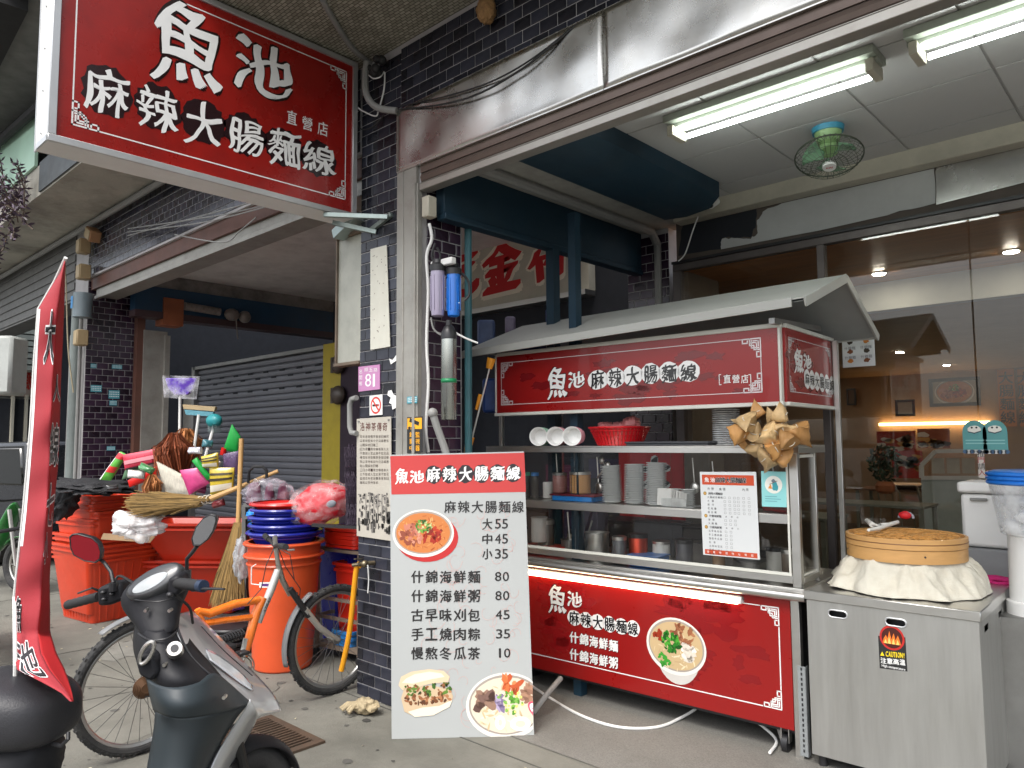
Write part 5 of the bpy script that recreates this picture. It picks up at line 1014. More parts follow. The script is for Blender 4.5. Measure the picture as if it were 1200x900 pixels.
for px_, cc_, nm in ((617, S(90, 180, 150), 'green'), (627, S(70, 140, 210), 'blue')): jar(px_, 575, .026, .17, .10, 1.222, mat('grey_bottle', (.10, .10, .10), .2, var=.1), 'squeeze bottle with a %s cap at the left of the middle shelf' % nm, mat(nm + '_cap', cc_, .4))
jar(642, 580, .034, .12, .16, 1.222, M_WPLAS, 'white cup stack behind the pink jar')
x0, x1 = cpix(648, 585, .04).x, cpix(694, 585, .04).x; t = cthing('blue_box', 'flat bright blue box with a dark red cloth under two jars', 'box', x0, .1, 1.22)
b = CB(); b.box((x0, .03, 1.221), (x1, .22, 1.252)); b.build('box', mat('bright_blue', S(30, 130, 210), .4, var=.05), t, bevel=.003)
b = CB(); b.box((x0 - .02, .025, 1.252), (x1 + .02, .24, 1.263)); b.build('cloth', mat('dark_red_cloth', S(110, 20, 40), .8, var=.2), t, bevel=.003)
x0 = cpix(777, 600, .05).x; t = cthing('card_holder', 'clear stand of business cards on the middle shelf', 'card holder', x0, .05, 1.22)
b = CB(); b.box((x0, .03, 1.221), (x0 + .16, .032, 1.27)); b.box((x0, .03, 1.221), (x0 + .2, .16, 1.225)); b.build('stand', M_LID, t)
b = CB()
for k in range(6): b.bar((x0 + .01 + k * .012, .05 + .014 * k, 1.226), (x0 + .01 + k * .012, .06 + .014 * k, 1.325 - .006 * k), .10 if k == 0 else .09, .0015, (0, 1, 0))
b.build('cards', M_CUPIN, t, kind='stuff')
x0 = cpix(895, 590, .1).x
t = cthing('red_box', 'dark red packet lying behind the turquoise card in the case', 'packet', x0, .1, 1.22); b = CB(); b.box((x0, .08, 1.221), (x0 + .16, .2, 1.26)); b.build('packet', mat('dull_red', (.16, .02, .02), .6), t, bevel=.004)
# lower case
def pot(px_, py, r_, h_, y, z, lab, m=None):
    q = cpix(px_, py, y); t = cthing('steel_pot', lab, 'pot', q.x, y, z); o = (q.x, y, z)
    b = CB(); b.lathe([(r_ * .96, 0), (r_, .01), (r_, h_ - .004), (r_ * 1.06, h_), (r_ * 1.06, h_ + .004), (r_ * .97, h_), (r_ * .94, .02), (.001, .015)], 28, o, caps=False); b.build('body', m or M_STEEL, t); return t, o
pot(700, 640, .075, .17, .14, .85, 'plain steel pot in the lower left of the glass case')
pot(668, 632, .06, .10, .2, .85, 'low dark pot behind the wire basket in the case', M_STEELD)
pot(632, 620, .055, .16, .12, .93, 'white enamel mug hanging over the red tray', M_CUPIN)
pot(880, 640, .10, .06, .35, .85, 'wide steel pan in the right of the case', M_STEELD)
for px0, px1, y, h_, col, lab in ((612, 655, .08, .05, S(190, 40, 20), 'orange red tray at the lower left of the case'), (736, 770, .05, .065, S(70, 120, 190), 'light blue plastic box at the middle of the lower case')):
    x0, x1 = cpix(px0, 650, y).x, cpix(px1, 650, y).x; t = cthing('plastic_tub', lab, 'tub', x0, y, .85); b = CB(); b.box((x0, y, .851), (x1, y + .15, .851 + h_)); b.build('tub', mat('tub_' + lab.split()[0], col, .4, var=.1), t, bevel=.006)
    b = CB(); b.box((x0 - .006, y - .006, .851 + h_), (x1 + .006, y + .156, .856 + h_)); b.build('rim', MC['tub_' + lab.split()[0]], t, bevel=.002)
t = cthing('utensils', 'ladles and tongs hanging behind the case glass', 'utensils', -1.4, .2, 1.0)
for k, (xa, ya, xb, yb) in enumerate(((672, 585, 688, 645), (665, 600, 668, 635), (694, 610, 680, 655), (720, 560, 705, 540), (700, 560, 712, 545))):
    p_, q_ = cpix(xa, ya, .2), cpix(xb, yb, .2); b = CB(); b.tube([p_, q_], .006, 6); b.ell(q_, (.02, .012, .026)); b.build('utensil', M_STEEL, t)
for k, (px0, px1, py0, py1, y, col, lab) in enumerate(((742, 800, 615, 645, .5, S(90, 90, 95), 'grey steel tray stack at the back of the cart counter'), (790, 860, 640, 668, .4, S(110, 105, 100), 'crumpled grey film roll on the cart counter'), (800, 850, 622, 640, .45, S(60, 55, 52), 'dark tray at the back right of the cart counter'), (605, 640, 600, 625, .5, S(80, 60, 50), 'brown box at the back left of the cart counter'), (660, 700, 590, 612, .55, S(70, 60, 90), 'purple grey bag at the back of the cart counter'), (755, 775, 590, 630, .6, S(150, 20, 25), 'red tin at the back of the cart counter'), (850, 925, 650, 672, .45, S(45, 42, 40), 'black rack low at the back right of the cart'))):
    a, c = cpix(px0, py1, y), cpix(px1, py0, y); t = cthing('storage_box', lab, 'box', a.x, y, .85)
    zz = max(.851, a.z); b = CB(); b.box((a.x, y, .851), (c.x, y + .14, max(c.z, .9))); b.build('body', mat('store_%d' % k, col, .5, var=.3, scale=15), t, bevel=.008)
    b = CB(); b.box((a.x - .005, y - .005, max(c.z, .9) + .002), (c.x + .005, y + .145, max(c.z, .9) + .012)); b.build('lid', mat('lid_%d' % k, tuple(q_ * .7 for q_ in col), .5, var=.3), t, bevel=.003)
rnd = random.Random(21)
LABS = ('far left, tall', 'left, low', 'left of the steel pot', 'right of the steel pot', 'in the middle behind the tub', 'behind the blue tub', 'right of the blue tub', 'behind the order sheet', 'below the turquoise card', 'at the right end, low')
for k, (x_, y_) in enumerate(((612, 632), (640, 640), (672, 641), (726, 642), (748, 636), (775, 640), (802, 645), (842, 645), (908, 655), (925, 660))):
    col = [S(200, 195, 185), S(120, 118, 115), S(160, 150, 130), S(90, 95, 100), S(175, 60, 40), S(205, 205, 200), S(70, 70, 75), S(150, 120, 90), S(180, 180, 175), S(100, 90, 80)][k]; jar(x_, y_, rnd.uniform(.035, .06), rnd.uniform(.08, .22), .10 + .07 * (k % 3), .852, mat('counter_jar_%d' % k, col, rnd.uniform(.2, .5), rnd.choice((0, 0, .8)), var=.15), 'container on the cart counter, ' + LABS[k], M_STEEL if k % 2 else M_BLACK)
for k, (x_, y_, h_) in enumerate(((652, 1.52, .16), (700, 1.50, .2), (812, 1.50, .18), (835, 1.48, .14), (905, 1.5, .12))):
    q = cpix(x_, 560, .24); b = CB(); b.tube([(q.x, .24, y_), (q.x + .01, .24, y_ - h_)], .004, 6); b.ell((q.x + .01, .24, y_ - h_), (.03, .012, .035), 12, 8); o = b.build('hanging_ladle', M_STEEL, None); tag(o, ('short steel ladle hanging above the jars', 'long steel ladle hanging left of the bowl stacks', 'ladle hanging left behind the order sheet', 'ladle hanging right behind the order sheet', 'ladle hanging behind the turquoise card')[k], 'ladle')
for k, (x_, lab) in enumerate(((790, 'left white paper cup stack behind the card holder'), (806, 'right white paper cup stack behind the card holder'))): q = cpix(x_, 590, .18); bowl_stack(q.x, .042, 9, 1.220, .18, 0, lab, 'cup stacks behind the card holder')
# cables under the cart
cable('white_power_cable', 'white power cable looping on the floor under the cart', [at(615, 798, 'Y', 3.3), at(640, 815, 'Z', .02), at(680, 838, 'Z', .012), at(725, 852, 'Z', .012), at(770, 852, 'Z', .012), at(800, 840, 'Z', .02), at(822, 826, 'Y', 4.0)], .008, M_WPLAS)
cable('grey_power_cable', 'grey hose coming down behind the menu board under the cart', [at(657, 795, 'Y', 3.6), at(640, 815, 'Y', 3.4), at(625, 835, 'Y', 3.3)], .016, M_CABLE)
cable('white_power_cable', 'short white cable under the right end of the cart', [at(880, 842, 'Y', 3.95), at(895, 852, 'Y', 3.95), at(910, 868, 'Y', 3.9), at(902, 882, 'Z', .02)], .008, M_WPLAS)

# ================================================================ MENU BOARD
mb = thing('menu_board', 'tall white standing menu board with prices, red header and food pictures', 'menu board', at(540, 864, 'Z', 0))
qb = [at(459, 866, 'Z', .0), at(626, 862, 'Z', .0)]; dt = 4.26; qt = [far(614, 529, dt), far(457, 533, dt - .02)]
C0, C1, C2, C3 = qb[0], qb[1], qt[0], qt[1]
C2 = onp(614, 529, C0, (C1 - C0).cross(C3 - C0).normalized()); rr = (C1 - C0).normalized(); uu0 = ((C3 + C2) / 2 - (C0 + C1) / 2); nn = rr.cross(uu0).normalized(); back = -nn * .02
b = MB(); b.add([C0, C1, C2, C3, C0 + back, C1 + back, C2 + back, C3 + back], [(0, 1, 2, 3), (7, 6, 5, 4), (0, 4, 5, 1), (1, 5, 6, 2), (2, 6, 7, 3), (3, 7, 4, 0)]); b.build('panel', mat('menu_white', (.41, .425, .42), .35, var=.02, scale=2, coat=.2), mb, smooth=False)
b = MB(); mid = (C2 + C3) / 2 + back; ft = (C0 + C1) / 2 - nn * .55; ft.z = 0
for k in (-.28, .28): b.bar(mid + rr * k - Vector((0, 0, .15)), ft + rr * k, .02, .02)
b.build('rear_strut', M_ALU, mb)
import itertools
class QPrint(Print):          # print laid on the board by its four corners
    pass
nrm = (C1 - C0).cross(C3 - C0).normalized(); pr = QPrint(C0, rr, nrm.cross(rr), .001, .0005)
def mp(x, y): return pr.px(x, y)
HR = S(186, 58, 56)
pr.poly([mp(458.8, 579.5), mp(616.3, 576.5), mp(614.3, 530.5), mp(457.3, 534.5)], HR, 0)
rnd = random.Random(3)
for k in range(90):                                                       # faint line drawing of leaves and flowers
    x, y = rnd.uniform(500, 612), rnd.uniform(600, 850); a, c = mp(x, y); s_ = rnd.uniform(.015, .05); t0 = rnd.uniform(0, 6)
    pts = [(a + s_ * math.cos(t0 + j * .5) * (.4 + .12 * j), c + s_ * 1.3 * math.sin(t0 + j * .5) * (.4 + .1 * j)) for j in range(8)]
    pr.line(pts, .0016, S(205, 160, 152), .2 + .05 * (k % 8))
for ch, *bx in (('魚', 463, 549, 479, 567), ('池', 480, 551, 497, 566)): pr.fit(ch, *bx, WHITE, 2, .07, 0, .7)
for i, ch in enumerate('麻辣大腸麵線'):
    x, y = 508 + i * 18.7, 556.2 - i * .35; a, c = mp(x, y); pr.disc(a, c, .046, .052, S(40, 34, 38), 1, 22, .05)
for i, ch in enumerate('麻辣大腸麵線'): x, y = 508 + i * 18.7, 556 - i * .35; pr.fit(ch, x - 8, y - 8.5, x + 8, y + 8.5, WHITE, 3, .06, 0, .8)
INK = (.018, .016, .016)
for i, ch in enumerate('麻辣大腸麵線'): x = 527.5 + i * 15.9; pr.fit(ch, x - 6.9, 587, x + 6.9, 601, INK, 2, .035, 0, .35)
for r_, (ch, n_) in enumerate((('大', '55'), ('中', '45'), ('小', '35'))):
    y = 614 + r_ * 17.6; pr.fit(ch, 565, y - 6.5, 577, y + 6.5, INK, 2, .05, 0, .4)
    for k, d in enumerate(n_): pr.fit(d, 580 + k * 8.3, y - 6, 587 + k * 8.3, y + 5.5, INK, 2, .02, 0, 0)
for r_, (s_, n_) in enumerate((('什錦海鮮麵', '80'), ('什錦海鮮粥', '80'), ('古早味刈包', '45'), ('手工燒肉粽', '35'), ('慢熬冬瓜茶', '10'))):
    y = 676 + r_ * 22.4
    for i, ch in enumerate(s_): x = 489 + i * 16.6; pr.fit(ch, x - 7.2, y - 7.5, x + 7.2, y + 7.5, INK, 2, .05, 0, .4)
    for k, d in enumerate(n_): pr.fit(d, (580 if d != '1' else 583) + k * 9 + r_ * .4, y - 6, (587.5 if d != '1' else 585.5) + k * 9 + r_ * .4, y + 5, INK, 2, .02, 0, 0)
def ellp(x0, y0, x1, y1): a0, c0 = mp(x0, (y0 + y1) / 2); a1, c1 = mp(x1, (y0 + y1) / 2); d0 = mp((x0 + x1) / 2, y1)[1]; d1 = mp((x0 + x1) / 2, y0)[1]; return (a0 + a1) / 2, (d0 + d1) / 2, abs(a1 - a0) / 2, abs(d1 - d0) / 2
a, c, e, f = ellp(462, 600, 535, 656); pr.disc(a + .01, c - .012, e, f, S(180, 40, 40), 1, 30); a, c, e, f = ellp(460, 597, 532, 653); bowl(pr, a, c, e, f, 2, 'noodle')
cl = ellp(546, 788, 640, 866); a, c, e, f = cl
def clip_bowl():
    n0 = len(pr.mb.v); bowl(pr, a, c, e, f, 2, 'seafood'); w_ = (C1 - C0).length
    lim = mp(624.5, 830)[0]; lo = mp(600, 864)[1]
    for i in range(n0, len(pr.mb.v)):
        p = pr.mb.v[i]; d = p - pr.o; A, B = d.dot(pr.r), d.dot(pr.u); A2, B2_ = min(A, lim), max(B, lo); pr.mb.v[i] = p + pr.r * (A2 - A) + pr.u * (B2_ - B)
clip_bowl()
# steamed bun picture
def bun(pts, col, l): pr.poly([mp(*p) for p in pts], col, l)
bun([(467, 803), (470, 793), (482, 787), (503, 784), (520, 786), (527, 793), (525, 799), (505, 801), (485, 806), (472, 809)], S(216, 194, 162), 2); bun([(471, 800), (476, 795), (486, 790), (503, 787), (517, 789), (521, 793), (505, 796), (484, 801)], S(236, 222, 200), 2.6)
bun([(474, 806), (470, 818), (474, 834), (485, 839), (510, 837), (528, 826), (531, 816), (528, 808), (505, 803)], S(202, 178, 146), 2)
for k in range(110):
    x, y = rnd.uniform(475, 528), rnd.uniform(802, 824); y += (500 - x) * .08; a, c = mp(x, y); g = rnd.choice([S(60, 95, 35), S(95, 130, 50), S(150, 95, 60), S(115, 70, 40), S(180, 130, 90), S(40, 60, 25)]) if y < 815 else rnd.choice([S(150, 95, 60), S(115, 70, 40), S(175, 120, 80), S(90, 55, 35)])
    pr.disc(a, c, rnd.uniform(.006, .016), rnd.uniform(.005, .010), g, 3 + .2 * (k % 5), 7, .3, rnd.uniform(0, 3))
bun([(478, 834), (486, 840), (508, 838), (527, 828), (530, 820), (515, 827), (495, 829)], S(235, 222, 200), 4.5)
# shift the print onto the true plane of the board (corners are not perfectly flat)
pr.build('print', mb, M_PRINT)

# ================================================================ STEEL STOVE BOX
sb0 = Vector((-1.525, 3.765, 0)); sb = thing('steel_stove_box', 'big brushed steel stove cabinet with slotted handles beside the cart', 'stove cabinet', sb0)
def SB(): return MB(Matrix.Translation(sb0) @ Matrix.Rotation(math.radians(1.2), 4, 'Z'))
M_BOX = mat('satin_grey_steel', (.55, .55, .53), .36, .85, var=.10, scale=5, stretch=(4, 4, .35), bump=.10, bscale=3.5, dirt=.3, dcol=(.25, .24, .22), dscale=2)
def plate_with_slots(b, x0, x1, z0, z1, slots, f):        # f(x, z, d) -> point ; slots = (cx, cz, w, h)
    xs = sorted({x0, x1} | {s_[0] - s_[2] / 2 for s_ in slots} | {s_[0] + s_[2] / 2 for s_ in slots}); zc, hh = slots[0][1], slots[0][3]; zs = [z0, zc - hh / 2, zc + hh / 2, z1]
    for i in range(len(xs) - 1):
        for j in range(3):
            if j == 1 and any(abs((xs[i] + xs[i + 1]) / 2 - s_[0]) < s_[2] / 2 for s_ in slots): continue
            b.add([f(xs[i], zs[j], 0), f(xs[i + 1], zs[j], 0), f(xs[i + 1], zs[j + 1], 0), f(xs[i], zs[j + 1], 0)], [(0, 1, 2, 3)])
BW, BD = .765, .80
b = SB(); sl1 = [(.16, .755, .085, .03), (.42, .755, .085, .03)]; plate_with_slots(b, .012, BW - .012, .06, .808, sl1, lambda x, z, d: (x, .012, z)); b.build('front_panel', M_BOX, sb, smooth=False, solid=.003)
b = SB(); sl2 = [(.17, .755, .10, .03), (.52, .755, .10, .03)]; plate_with_slots(b, .012, BD - .012, .06, .808, sl2, lambda x, z, d: (BW - .012, x, z)); b.build('side_panel', M_BOX, sb, smooth=False, solid=.003)
b = SB(); b.box((.02, .06, .1), (BW - .06, BD - .02, .80)); b.build('inner_box', M_BLACK, sb)
b = SB(); b.box((.012, .03, .06), (.015, BD - .012, .808)); b.box((.012, BD - .015, .06), (BW - .012, BD - .012, .808)); b.build('rear_panel', M_BOX, sb)
b = SB(); b.box((0, 0, .808), (BW, BD, .853)); b.build('top', M_STEEL, sb, bevel=.004)
for (cx2, cz, w_, h_) in sl1:
    b = SB(); pts = [(cx2 + (w_ / 2 - h_ / 2) * sx + h_ / 2 * 1.15 * math.cos(a_), .009, cz + h_ / 2 * 1.15 * math.sin(a_)) for sx, rng in ((1, range(-3, 4)), (-1, range(3, 10))) for a_ in [k * PI / 6 for k in rng]]; b.tube(pts, .004, 6, closed=True); b.build('handle_rim', M_ALU, sb)
for x, y in ((.05, .05), (BW - .05, .05), (.05, BD - .05), (BW - .05, BD - .05)): b = SB(); b.cyl((x, y, 0), (x, y, .06), .02, 12); b.build('foot', M_BLACK, sb)
# hot surface sticker
o3 = SB().M @ Vector((0, .0105, 0)); xr = (SB().M.to_3x3() @ Vector((1, 0, 0))).normalized(); st = thing('hot_surface_sticker', 'black and red flame caution sticker on the steel stove box', 'sticker', at(1047, 760, 'Y', 3.77)); pr = Print(o3, xr, (0, 0, 1), .0006)
pr.poly([pr.px(x, y) for x, y in ((1031, 783), (1063.5, 787), (1061, 747), (1029, 745))], (.02, .02, .02), 0); a, c = pr.px(1045.3, 747.5); rx = abs(pr.px(1060, 748)[0] - a)
pr.disc(a, c, rx, .056, S(190, 40, 35), 1, 32); pr.disc(a, c, rx * .84, .047, S(70, 22, 14), 2, 32)
for k, (dx, h_) in enumerate(((-.028, .04), (-.012, .06), (.006, .052), (.024, .045))):
    pr.poly([(a + dx - .013, c - .028), (a + dx + .013, c - .028), (a + dx + .010, c - .01), (a + dx + .002, c - .03 + h_), (a + dx - .008, c - .008)], S(235, 120, 40), 3 + .2 * k); pr.poly([(a + dx - .007, c - .028), (a + dx + .007, c - .028), (a + dx + .0, c - .03 + h_ * .55)], S(250, 205, 110), 4)
for ch, x0, x1 in zip('CAUTION!', [1038, 1041.3, 1044.2, 1047.2, 1050, 1052, 1055, 1059], [1041, 1043.9, 1047, 1049.8, 1051.2, 1054.7, 1058, 1060]): pr.fit(ch, x0, 763 + (x0 - 1038) * .1, x1, 769.5 + (x0 - 1038) * .1, S(240, 210, 30), 3, .08, 0, 0)
pr.poly([pr.px(x, y) for x, y in ((1031.5, 768), (1036.5, 768.6), (1034, 763.5))], S(240, 210, 30), 3)
for i, ch in enumerate('注意高溫'): pr.fit(ch, 1032 + i * 7.4, 770.5 + i * .7, 1038.8 + i * 7.4, 777.5 + i * .7, WHITE, 3, .06, 0, 0)
a0, c0 = pr.px(1033, 781); a1, c1 = pr.px(1061.5, 784); pr.text('High temperature', (a0 + a1) / 2, (c0 + c1) / 2, .016, WHITE, 3, .03, rot=0, fit=abs(a1 - a0) * .96)
pr.build('print', st)
# cloth and bamboo steamer
kc = SB().M @ Vector((.375, .41, .855)); kr = .275
t = thing('steamer_cloth', 'cream muslin cloth bunched under the bamboo steamer', 'cloth', kc); b = MB()
def cloth(u_, v_):
    a_ = u_ * 2 * PI; n_ = noise.noise(Vector((math.cos(a_) * 2.2, math.sin(a_) * 2.2, v_ * 1.1))); n2 = noise.noise(Vector((math.cos(a_) * 5, math.sin(a_) * 5, v_ * 1.5))) + .5 * noise.noise(Vector((math.cos(a_) * 12, math.sin(a_) * 12, v_ * 3)))
    r_ = kr * (.93 + .42 * v_ ** 1.2) * (1 + .16 * n_ * (.2 + v_) + (.07 + .12 * max(0, n_)) * n2 * v_); z = .16 * (1 - v_) ** 1.1 + .05 * max(0, n2 + .2) * math.sin(PI * min(1, v_ * 1.05))  + .010 * math.sin(a_ * 17 + 3 * n_) * v_ * (1 - v_) * 3 + .004
    return kc + Vector((r_ * math.cos(a_), r_ * math.sin(a_) * .98, max(.003, z + .012 * n2 * v_)))
b.sheet(150, 18, cloth); b.build('cloth', mat('muslin', S(198, 194, 180), .9, var=.08, bump=.5, bscale=38, dirt=.3, dcol=S(150, 130, 95), dscale=7), t, ang=80, solid=.003)
t = thing('bamboo_steamer', 'large round bamboo steamer basket with woven lid on the stove', 'steamer', kc + Vector((0, 0, .13)))
M_BAM = mat('bamboo', S(196, 150, 92), .45, var=.15, scale=6, stretch=(1, 1, 5), dirt=.25, dcol=S(120, 75, 35), coat=.2)
zb = .152
for nm, z0, z1, rr_ in (('lower_ring', 0, .062, 1.0), ('lid_ring', .064, .115, 1.012)):
    b = MB(); b.lathe([(kr * rr_ - .012, z0), (kr * rr_, z0), (kr * rr_, z1 - .002), (kr * rr_ - .003, z1), (kr * rr_ - .014, z1), (kr * rr_ - .014, z0)], 64, kc + Vector((0, 0, zb)), caps=False); b.build(nm, M_BAM, t, ang=50)
b = MB(); b.lathe([(kr * 1.015, .088), (kr * 1.02, .09), (kr * 1.015, .093)], 64, kc + Vector((0, 0, zb)), caps=False); b.build('binding', mat('bamboo_dark', S(120, 80, 40), .5), t)
b = MB(); b.lathe([(kr * .97, .10), (kr * .8, .108), (kr * .5, .118), (0.001, .122)], 48, kc + Vector((0, 0, zb)), caps=False); b.build('lid_base', M_BAM, t)
b = MB(); g = Vector((0, 0, zb))
for k in range(-9, 10):
    for dd in (0, 1):
        off = k * kr * .095; L_ = math.sqrt(max(0, (kr * .86) ** 2 - off * off)); pts = []
        for j in range(13):
            s2 = -L_ + 2 * L_ * j / 12; px2, py2 = (off, s2) if dd else (s2, off); px2, py2 = px2 * .77 - py2 * .64, px2 * .64 + py2 * .77; rr2 = math.hypot(px2, py2) / kr
            pts.append(kc + g + Vector((px2, py2, .123 - .016 * rr2 ** 2 + (.0035 if (j + k + dd) % 2 else 0))))
        for p_, q_ in zip(pts, pts[1:]): b.bar(p_, q_, .015, .0025)
b.build('weave', mat('bamboo_strip', S(184, 132, 66), .5, var=.25, island=.25), t, kind='stuff')
b = MB()
for k in range(4): a_ = k * PI / 2 - 1.0; p_ = kc + Vector((kr * 1.0 * math.cos(a_), kr * 1.0 * math.sin(a_), zb + .035)); b.ell(p_, .005, 8, 6)
b.build('nail', M_BLACK, t, kind='stuff')
t = thing('steamer_handle_cloth', 'white twisted cloth and red beaded knot on top of the steamer', 'cloth', kc + Vector((0, 0, zb + .12)))
tp = lambda x, y: onp(x, y, kc + Vector((0, 0, zb + .135)), Vector((0, 0, 1)))
b = MB(); pts = [tp(1016, 612), tp(1022, 617), tp(1032, 618), tp(1042, 617), tp(1052, 614)]; b.tube([p + Vector((0, 0, .01)) for p in pts], [.012, .014, .012, .011, .01], 10); pts = [tp(1018, 623), tp(1030, 621), tp(1042, 617)]; b.tube([p + Vector((0, 0, .008)) for p in pts], [.008, .010, .009], 8); b.build('twist', mat('white_cloth', (.72, .71, .66), .8, bump=.3), t)
b = MB(); c_ = tp(1061, 614) + Vector((0, 0, .03)); b.tube([c_ + Vector((.035 * math.cos(a_), .02, .03 * math.sin(a_))) for a_ in [k * PI / 10 for k in range(11)]], .008, 8); b.build('ring', mat('grey_ring', (.3, .3, .34), .5), t)
b = MB(); b.ell(c_ + Vector((0, 0, .018)), (.032, .02, .022), 14, 8, lambda d: 1 + .15 * noise.noise(d * 5)); b.build('knot', mat('red_check', S(200, 25, 35), .6, var=.4, scale=60), t)

# ================================================================ RIGHT OF THE STOVE
wb = thing('white_ice_chest', 'tall white plastic ice chest standing behind the stove', 'ice chest', at(1160, 640, 'Y', 4.75)); a, c = at(1128, 640, 'Y', 4.72), at(1196, 572, 'Y', 4.72)
b = MB(); b.box((a.x, 4.72, a.z), (a.x + .52, 5.02, c.z - .04)); b.build('chest', M_WPLAS, wb, bevel=.02, seg=2)
b = MB(); b.box((a.x - .012, 4.705, c.z - .035), (a.x + .53, 5.03, c.z + .025)); b.build('lid', M_WPLAS, wb, bevel=.015, seg=2)
b = MB(); b.box((a.x + .05, 4.70, c.z - .075), (a.x + .13, 4.72, c.z - .06)); b.build('latch', M_CABLE, wb, bevel=.003)
b = MB(); b.box((a.x - .1, 4.70, 0), (a.x + .8, 5.06, a.z - .004)); o = b.build('low_cabinet', mat('grey_cabinet', (.3, .31, .32), .45, var=.06, dirt=.2), None, bevel=.01); tag(o, 'grey cabinet carrying the white ice chest', 'cabinet')
pd = thing('white_pedestal', 'white round stand at the right edge under the clear jar of packets', 'stand', at(1215, 700, 'Y', 4.25)); d_ = 3.62
c = far(1212, 705, d_); b = MB(); b.lathe([(.115, c.z - .06), (.115, c.z), (.10, c.z + .004), (.095, c.z + .32), (.10, c.z + .33)], 32, (c.x, c.y, 0)); b.build('stand', M_WPLAS, pd)
b = MB(); b.box((c.x - .14, c.y - .14, 0), (c.x + .3, c.y + .3, c.z - .06)); o = b.build('steel_side_table', M_STEELD, None, bevel=.006); tag(o, 'steel side table at the right edge beyond the stove box', 'table')
jr = thing('packet_jar', 'clear square jar of white packets with a ribbed blue lid', 'jar', (c.x, c.y, c.z + .34)); jc = far(1215, 600, d_); jz0, jz1 = far(1190, 628, d_).z, far(1190, 568, d_).z
b = MB(); b.lathe([(.14, jz0), (.155, jz0 + .01), (.195, jz1)], 36, (jc.x, jc.y, 0), caps=False); b.build('body', film_mat('clear_plastic', (.75, .78, .8), .72), jr)
M_BLID = mat('blue_lid', S(30, 110, 200), .35, coat=.3)
b = MB(); z = jz1
for k in range(3): b.lathe([(.198, z), (.205, z + .006), (.205, z + .014), (.198, z + .02)], 40, (jc.x, jc.y, 0)); z += .021
b.lathe([(.19, z), (.17, z + .006)], 40, (jc.x, jc.y, 0)); b.build('lid', M_BLID, jr)
for k in range(7):
    a_ = -2.6 + k * .9; zz = jz0 + .04 + (k % 3) * .055; b = MB(); cc_ = Vector((jc.x + .09 * math.cos(a_), jc.y + .09 * math.sin(a_), zz)); b.ell(cc_, (.065, .05, .035), 16, 10, lambda d: 1 + .3 * noise.noise(d * 2.5 + Vector((k, 1, 0)))); o = b.build('white_packet', mat('white_packet', (.70, .71, .71), .35, var=.1, scale=18, bump=.5, bscale=40)); tag(o, 'white packet inside the blue lidded jar', 'packet', 'packets in the jar')
    p2 = cc_ + (EYE - cc_).normalized() * .052; n_ = (EYE - cc_).normalized(); r2 = Vector((0, 0, 1)).cross(n_).normalized(); pr = Print(p2, r2, n_.cross(r2)); 
b = MB(); c = far(1166, 681, 3.86); 
for k in range(6): b.tube([c + Vector((-.10 + .01 * k, .02 * math.sin(k * 2), .012 * math.cos(k))), c + Vector((.0, .03 * math.sin(k * 3 + 1), .018 * math.cos(k * 2))), c + Vector((.12, .02 * math.sin(k), .01 * math.cos(k * 2.5)))], .011, 6)
o = b.build('pink_rag', mat('magenta_cloth', S(190, 30, 110), .8, var=.2), kind=None); tag(o, 'twisted bright magenta rag behind the steamer cloth', 'rag')
b = MB(); c = far(1165, 690, 3.95); b.box((c.x - .2, c.y + .16, 0), (c.x + .25, c.y + .5, c.z - .03)); o = b.build('rear_counter', M_BOX, None, bevel=.005); tag(o, 'grey steel counter behind the stove box carrying the magenta rag', 'counter')
t = thing('teal_packet', 'small dark packet with a teal label beside the ice chest', 'packet', far(1182, 635, 4.05)); c = far(1182, 635, 4.05); b = MB(T(c.x, c.y, c.z, math.radians(30))); b.box((-.05, -.02, -.03), (.05, .02, .03)); b.build('packet', M_BLACK, t, bevel=.003)
b = MB(T(c.x, c.y, c.z, math.radians(30))); b.box((-.02, -.0215, -.015), (.045, -.0205, .02)); b.build('label', mat('teal_label', S(60, 130, 130), .5), t)

# ================================================================ ON AND BEHIND THE GLASS PARTITION
YS = G - .004
for i, (x, lab) in enumerate(((1142, 'left of two round topped turquoise cat stickers on the glass'), (1166, 'right of two round topped turquoise cat stickers on the glass'))):
    p = at(x, 510, 'Y', YS); t = thing('cat_sticker', lab, 'sticker', p, group='turquoise stickers on the glass'); pr = Print(p, (1, 0, 0), (0, 0, 1), .0004); w_, h_ = .062, .085
    pts = [(-w_, -h_), (w_, -h_)] + [(w_ * math.cos(a_), .02 + w_ * 1.1 * math.sin(a_)) for a_ in [k * PI / 12 for k in range(13)]]; pr.poly(pts, S(85, 150, 150), 0)
    pr.disc(0, .035, .035, .022, S(225, 222, 212), 1, 18, .05); pr.disc(-.012, .045, .006, .006, BLACK, 2, 8); pr.disc(.012, .045, .006, .006, BLACK, 2, 8); pr.line([(-.03, .02), (0, .012), (.03, .022)], .006, S(50, 60, 70), 2)
    for k in range(2): pr.line([(-.045, -.03 - k * .018), (.045, -.03 - k * .018)], .006, S(140, 190, 190), 1)
    for k in range(7): pr.disc(-w_ + .018 * k + .01, -h_ - .012, .014, .012, S(190, 190, 190) if k % 2 else S(60, 90, 120), 1, 10)
    pr.build('print', t)
p = at(1152, 560, 'Y', YS); t = thing('white_strip_notice', 'narrow white strip notice below the turquoise stickers', 'notice', p); pr = Print(at(1147, 560, 'Y', YS), (1, 0, 0), (0, 0, 1), .0004); w_ = pr.px(1155, 560)[0]; h1 = pr.px(1150, 527)[1]; pr.rect(0, 0, w_, h1, (.55, .5, .45), 0)
